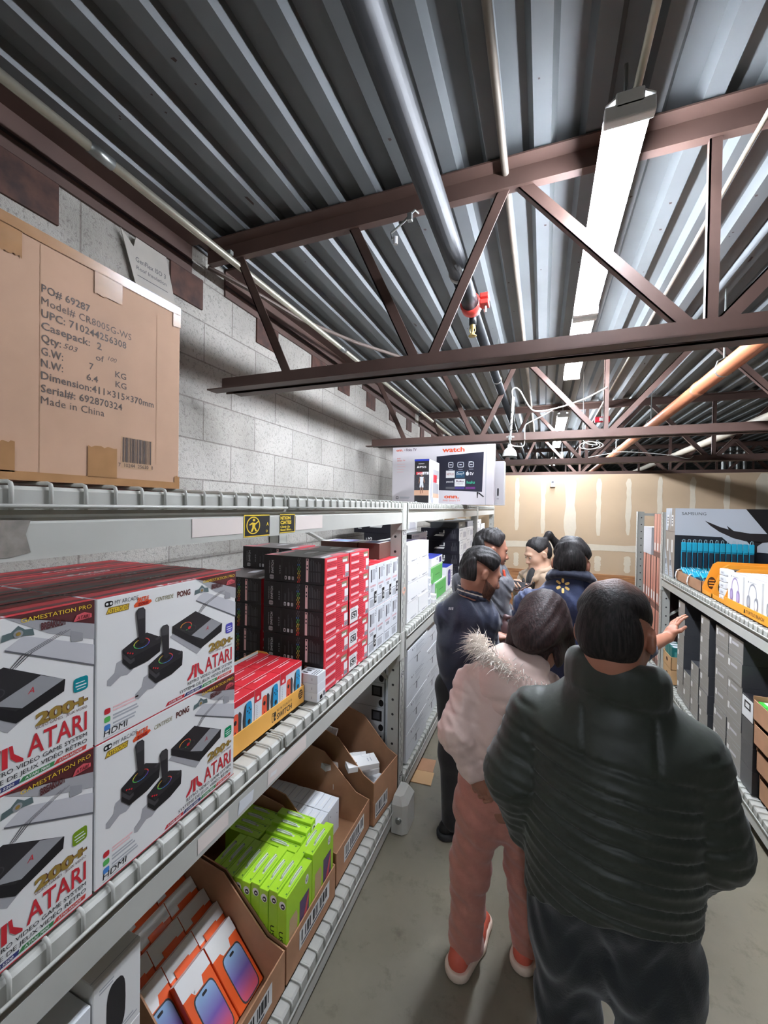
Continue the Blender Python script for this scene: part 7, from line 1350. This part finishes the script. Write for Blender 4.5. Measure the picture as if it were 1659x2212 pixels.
F = Field(0.01); F.chain([(-0.215, 2.60, 1.40), (-0.195, 2.60, 1.30), (-0.185, 2.61, 1.20)], [0.008, 0.008, 0.008]); F.chain([(-0.245, 2.70, 1.42), (-0.20, 2.66, 1.30), (-0.185, 2.61, 1.20)], [0.008, 0.008, 0.008]); mesh_obj('lanyard', [fields_mesh(F, 0.004) + (M('orange_lanyard', (228, 84, 56), 0.6),)], pD)

# ---------------- woman with a ponytail in a tan jacket, reading a tablet
pE = empty('person', (-0.005, 3.33, 0), 'person with black ponytail and tan jacket reading a tablet', 'person')
hcE = V3(-0.03, 3.32, 1.44); RE = rot(-122, 24, 0)
hands = [hand_field((-0.105, 3.10, 1.19), (-0.35, -0.6, 0.15), (0.4, -0.3, -0.8), -1, 0.88, 0.55, 0.1, 0.6, fore=V3(-0.07, 3.18, 1.16), fr=0.022), hand_field((-0.19, 3.24, 1.21), (-0.1, -0.9, 0.1), (-0.6, 0.0, 0.7), 1, 0.88, 0.5, 0.1, 0.6, fore=V3(-0.16, 3.32, 1.19), fr=0.022)]
standing(pE, hcE, RE, (-0.005, 3.33), -135, sk_e, 0.95, hands, 1.31)
hf = hair_field(hcE, RE, 0.96, 0.007, 0.074, -0.07, 0.0015, 15, 0.02); pt = hcE + RE @ V3(0, -0.10, 0.075)
mesh_obj('hair', [fields_mesh([hf, Field(0.02).chain([pt, pt + RE @ V3(0, -0.045, 0.02), pt + RE @ V3(0.0, -0.075, -0.06), pt + RE @ V3(0.0, -0.05, -0.17), pt + RE @ V3(0.0, -0.02, -0.27)], [0.022, 0.026, 0.026, 0.02, 0.006])], 0.005, 0.015) + (black_hair,)], pE); add_eyes(pE, hcE, RE, 0.95, black_hair, M('lip_rose', (190, 104, 98), 0.4))
Te = Field(0.05); Te.chain([(-0.005, 3.33, 1.26), (-0.005, 3.33, 1.08), (-0.005, 3.33, 0.90)], [0.095, 0.11, 0.12]); Te.ell((-0.005, 3.335, 1.25), (0.165, 0.10, 0.075), rot(-135)); Te.ell((-0.005, 3.33, 1.05), (0.145, 0.115, 0.18), rot(-135)); Te.cut((0, 0, 0.80), (0, 0, -1)); Te.disp = lambda P: 0.003 * np.sin(P[:, 2] * 40 + 4 * np.sin(P[:, 0] * 30 + P[:, 1] * 25))
RJ = rot(-135); shl = V3(-0.005, 3.335, 1.24) + RJ @ V3(-0.155, 0, 0); shr = V3(-0.005, 3.335, 1.24) + RJ @ V3(0.155, 0, 0)
E1 = arm_field(shl, shl + V3(0.0, -0.06, -0.21), (-0.085, 3.15, 1.17), [0.06, 0.052, 0.042], 0.04, 0.1, 0.0, 0.004); E2 = arm_field(shr, shr + V3(-0.03, -0.06, -0.20), (-0.17, 3.29, 1.20), [0.06, 0.052, 0.042], 0.04, 0.1, 0.0, 0.004)
mesh_obj('jacket', [fields_mesh([Te, E1, E2], H, 0.025) + (tanf,)], pE); legs(pE, (-0.005, 3.33), -135, blk_f)
F = Field(0.02); ring(F, V3(-0.005, 3.325, 1.325), rot(-135, 14), 0.072, 0.066, 0.016, 16, 120, 420); c0 = V3(-0.005, 3.325, 1.315)
for q in (-1, 1): F.chain([c0 + RJ @ V3(q * 0.055, 0.055, 0.0), c0 + RJ @ V3(q * 0.05, 0.095, -0.05), c0 + RJ @ V3(q * 0.03, 0.115, -0.09)], [0.018, 0.02, 0.01])
mesh_obj('jacket_collar', [fields_mesh(F, 0.006) + (tanf,)], pE)
F = Field(0.02); F.ell(c0 + RJ @ V3(0, 0.078, -0.095), (0.042, 0.055, 0.12), RJ); mesh_obj('black_top', [fields_mesh(F, 0.006) + (blk_f,)], pE)
F = Field(0.01); F.chain([c0 + RJ @ V3(0.06, 0.04, 0.01), c0 + RJ @ V3(0.045, 0.127, -0.08), c0 + RJ @ V3(-0.02, 0.146, -0.20), c0 + RJ @ V3(-0.09, 0.142, -0.32)], [0.011] * 4); F.chain([c0 + RJ @ V3(-0.06, 0.04, 0.01), c0 + RJ @ V3(-0.05, 0.115, -0.08), c0 + RJ @ V3(-0.01, 0.13, -0.19)], [0.007] * 3); mesh_obj('bag_strap', [fields_mesh(F, 0.004) + (M('dark_strap', (34, 30, 30), 0.6),)], pE)
cb_ = c0 + RJ @ V3(-0.012, 0.142, -0.185); mb = MB(); Mb = Matrix.Translation(Vector(cb_) - Vector(pE.location)) @ Matrix(np.eye(4).tolist()) @ Matrix([[*RJ[0], 0], [*RJ[1], 0], [*RJ[2], 0], [0, 0, 0, 1]])
mb.box((-0.024, -0.003, -0.032), (0.024, 0.003, 0.032), M('amber_badge', (236, 160, 40), 0.5), 0.003, None, Mb); mb.box((-0.018, 0.003, 0.0), (0.018, 0.0045, 0.02), white, 0, None, Mb); mb.build('badge', pE)
F = Field(0.03); F.ell((0.02, 3.21, 0.92), (0.11, 0.07, 0.13), RJ); mesh_obj('shoulder_bag', [fields_mesh(F, 0.007) + (M('black_leather', (24, 23, 24), 0.4),)], pE)
tab = MB(); Mt = Matrix.Translation(Vector((-0.165, 3.055, 1.235))) @ Matrix.Rotation(math.radians(-40), 4, 'Z') @ Matrix.Rotation(math.radians(18), 4, 'X')
tab.box((-0.09, -0.06, -0.004), (0.09, 0.06, 0.004), M('brown_tablet_case', (70, 44, 40), 0.5), 0.003, None, Mt); tab.box((-0.082, -0.052, 0.004), (0.082, 0.052, 0.0048), M('dark_screen', (16, 18, 22), 0.15), 0, None, Mt)
tag(tab.build('tablet'), 'brown-cased tablet held by person with ponytail', 'tablet')

# ---------------- man in the navy jacket with a yellow spark on the back, reaching right
pF = empty('person', (0.135, 2.29, 0), 'person in navy jacket with yellow spark emblem, bare arm reaching right', 'person')
hcF = V3(0.140, 2.285, 1.505); RF = rot(10, 14, 3)
hands = [hand_field((0.70, 2.83, 1.045), (0.42, 0.42, 0.80), (-0.6, -0.1, 0.4), -1, 1.0, 0.25, 0.28, 1.0, fore=V3(0.545, 2.63, 1.02), fr=0.030), hand_field((0.02, 2.46, 1.02), (0.8, 0.3, 0.0), (0, 0, 1), 1, 0.95, 0.6, fore=V3(-0.01, 2.41, 1.01))]
standing(pF, hcF, RF, (0.135, 2.29), 8, sk_a, 1.0, hands, 1.35)
mesh_obj('hair', [fields_mesh(hair_field(hcF, RF, 0.98, 0.014, 0.075, -0.08, 0.0045, 21, 0.02), 0.005) + (black_hair,)], pF)
Tf = Field(0.06); Tf.chain([(0.135, 2.285, 1.31), (0.135, 2.29, 1.1), (0.135, 2.29, 0.86)], [0.12, 0.14, 0.135]); Tf.ell((0.13, 2.28, 1.30), (0.205, 0.125, 0.085), rot(12)); Tf.ell((0.135, 2.29, 1.06), (0.19, 0.135, 0.22), rot(8)); Tf.cone((0.135, 2.285, 1.32), (0.138, 2.278, 1.425), 0.12, 0.085); Tf.cut((0, 0, 0.78), (0, 0, -1)); Tf.disp = lambda P: 0.004 * np.sin(P[:, 2] * 36 + 4 * np.sin(P[:, 0] * 22 + P[:, 1] * 25))
F1 = arm_field((-0.055, 2.30, 1.275), (-0.10, 2.31, 1.03), (-0.01, 2.41, 1.01), [0.08, 0.066, 0.046], 0.04, 0.1, 0.0, 0.005); F2 = arm_field((0.32, 2.29, 1.275), (0.47, 2.47, 1.06), (0.555, 2.64, 1.02), [0.08, 0.068, 0.052], 0.04, 0.1, 0.0, 0.005)
Fc_ = Field(0.02); ring(Fc_, V3(0.14, 2.278, 1.452), rot(8, 16), 0.082, 0.075, 0.013, 18); ring(Fc_, V3(0.14, 2.27, 1.438), rot(8, 22), 0.094, 0.086, 0.012, 18); ring(Fc_, V3(0.14, 2.264, 1.424), rot(8, 24), 0.104, 0.094, 0.011, 18)
mesh_obj('jacket', [fields_mesh([Tf, F1, F2], H, 0.025) + (navy,)], pF); mesh_obj('jacket_collar', [fields_mesh(Fc_, 0.006) + (FABRIC('deep_navy_lining', (24, 30, 52)),)], pF); legs(pF, (0.135, 2.29), 8, jean)
mb = MB(); sp_y = M('spark_yellow', (236, 196, 110), 0.5)
# the emblem is laid on the back of the jacket by shooting rays at it
bpy.context.view_layer.update(); dg_ = bpy.context.evaluated_depsgraph_get()
jk = [c for c in pF.children if c.name.startswith('jacket') and 'collar' not in c.name][0]
from mathutils.bvhtree import BVHTree
bv = BVHTree.FromObject(jk, dg_); cc = Vector((0.100, 2.0, 1.408)) - Vector(pF.location)
for i in range(6):
    a = math.radians(60 * i + 30); d = Vector((math.cos(a), 0, math.sin(a))); n_ = Vector((-d.z, 0, d.x)); pts = []
    for r_, w_ in ((0.012, 0.0045), (0.022, 0.0062), (0.031, 0.0055), (0.034, 0.0)):
        pts.append((d * r_ + n_ * w_, d * r_ - n_ * w_))
    prev = None
    for q in pts:
        cur = []
        for v in q:
            hit = bv.ray_cast(cc + v, Vector((0, 1, 0)))[0]; cur.append((hit or (cc + v + Vector((0, 0.15, 0)))) + Vector((0, -0.0025, 0)))
        if prev: mb.poly([prev[0], prev[1], cur[1], cur[0]], sp_y)
        prev = cur
em = mb.build('spark_emblem', pF); em['label'] = 'yellow six-rayed spark emblem'
# brown leather bag held between the jackets
bg = empty('leather_bag', (-0.14, 2.48, 0.93), 'brown leather bag with pale zip pull, held between jackets', 'bag')
F = Field(0.03); F.ell((-0.17, 2.47, 1.04), (0.075, 0.035, 0.08), rot(20)); F.ell((-0.17, 2.47, 0.98), (0.085, 0.04, 0.05), rot(20)); F.chain([(-0.22, 2.48, 1.08), (-0.19, 2.48, 1.15), (-0.14, 2.47, 1.15), (-0.12, 2.46, 1.08)], [0.007] * 4); mesh_obj('bag_body', [fields_mesh(F, 0.006) + (M('brown_leather', (84, 58, 58), 0.5, noise=0.2, nscale=14),)], bg)
mb = MB(); mb.smooth = True; mb.tube([(0.03, -0.062, 0.13), (0.032, -0.066, 0.11), (0.03, -0.066, 0.085)], 0.004, cable_w, 6); mb.build('zip_pull', bg)
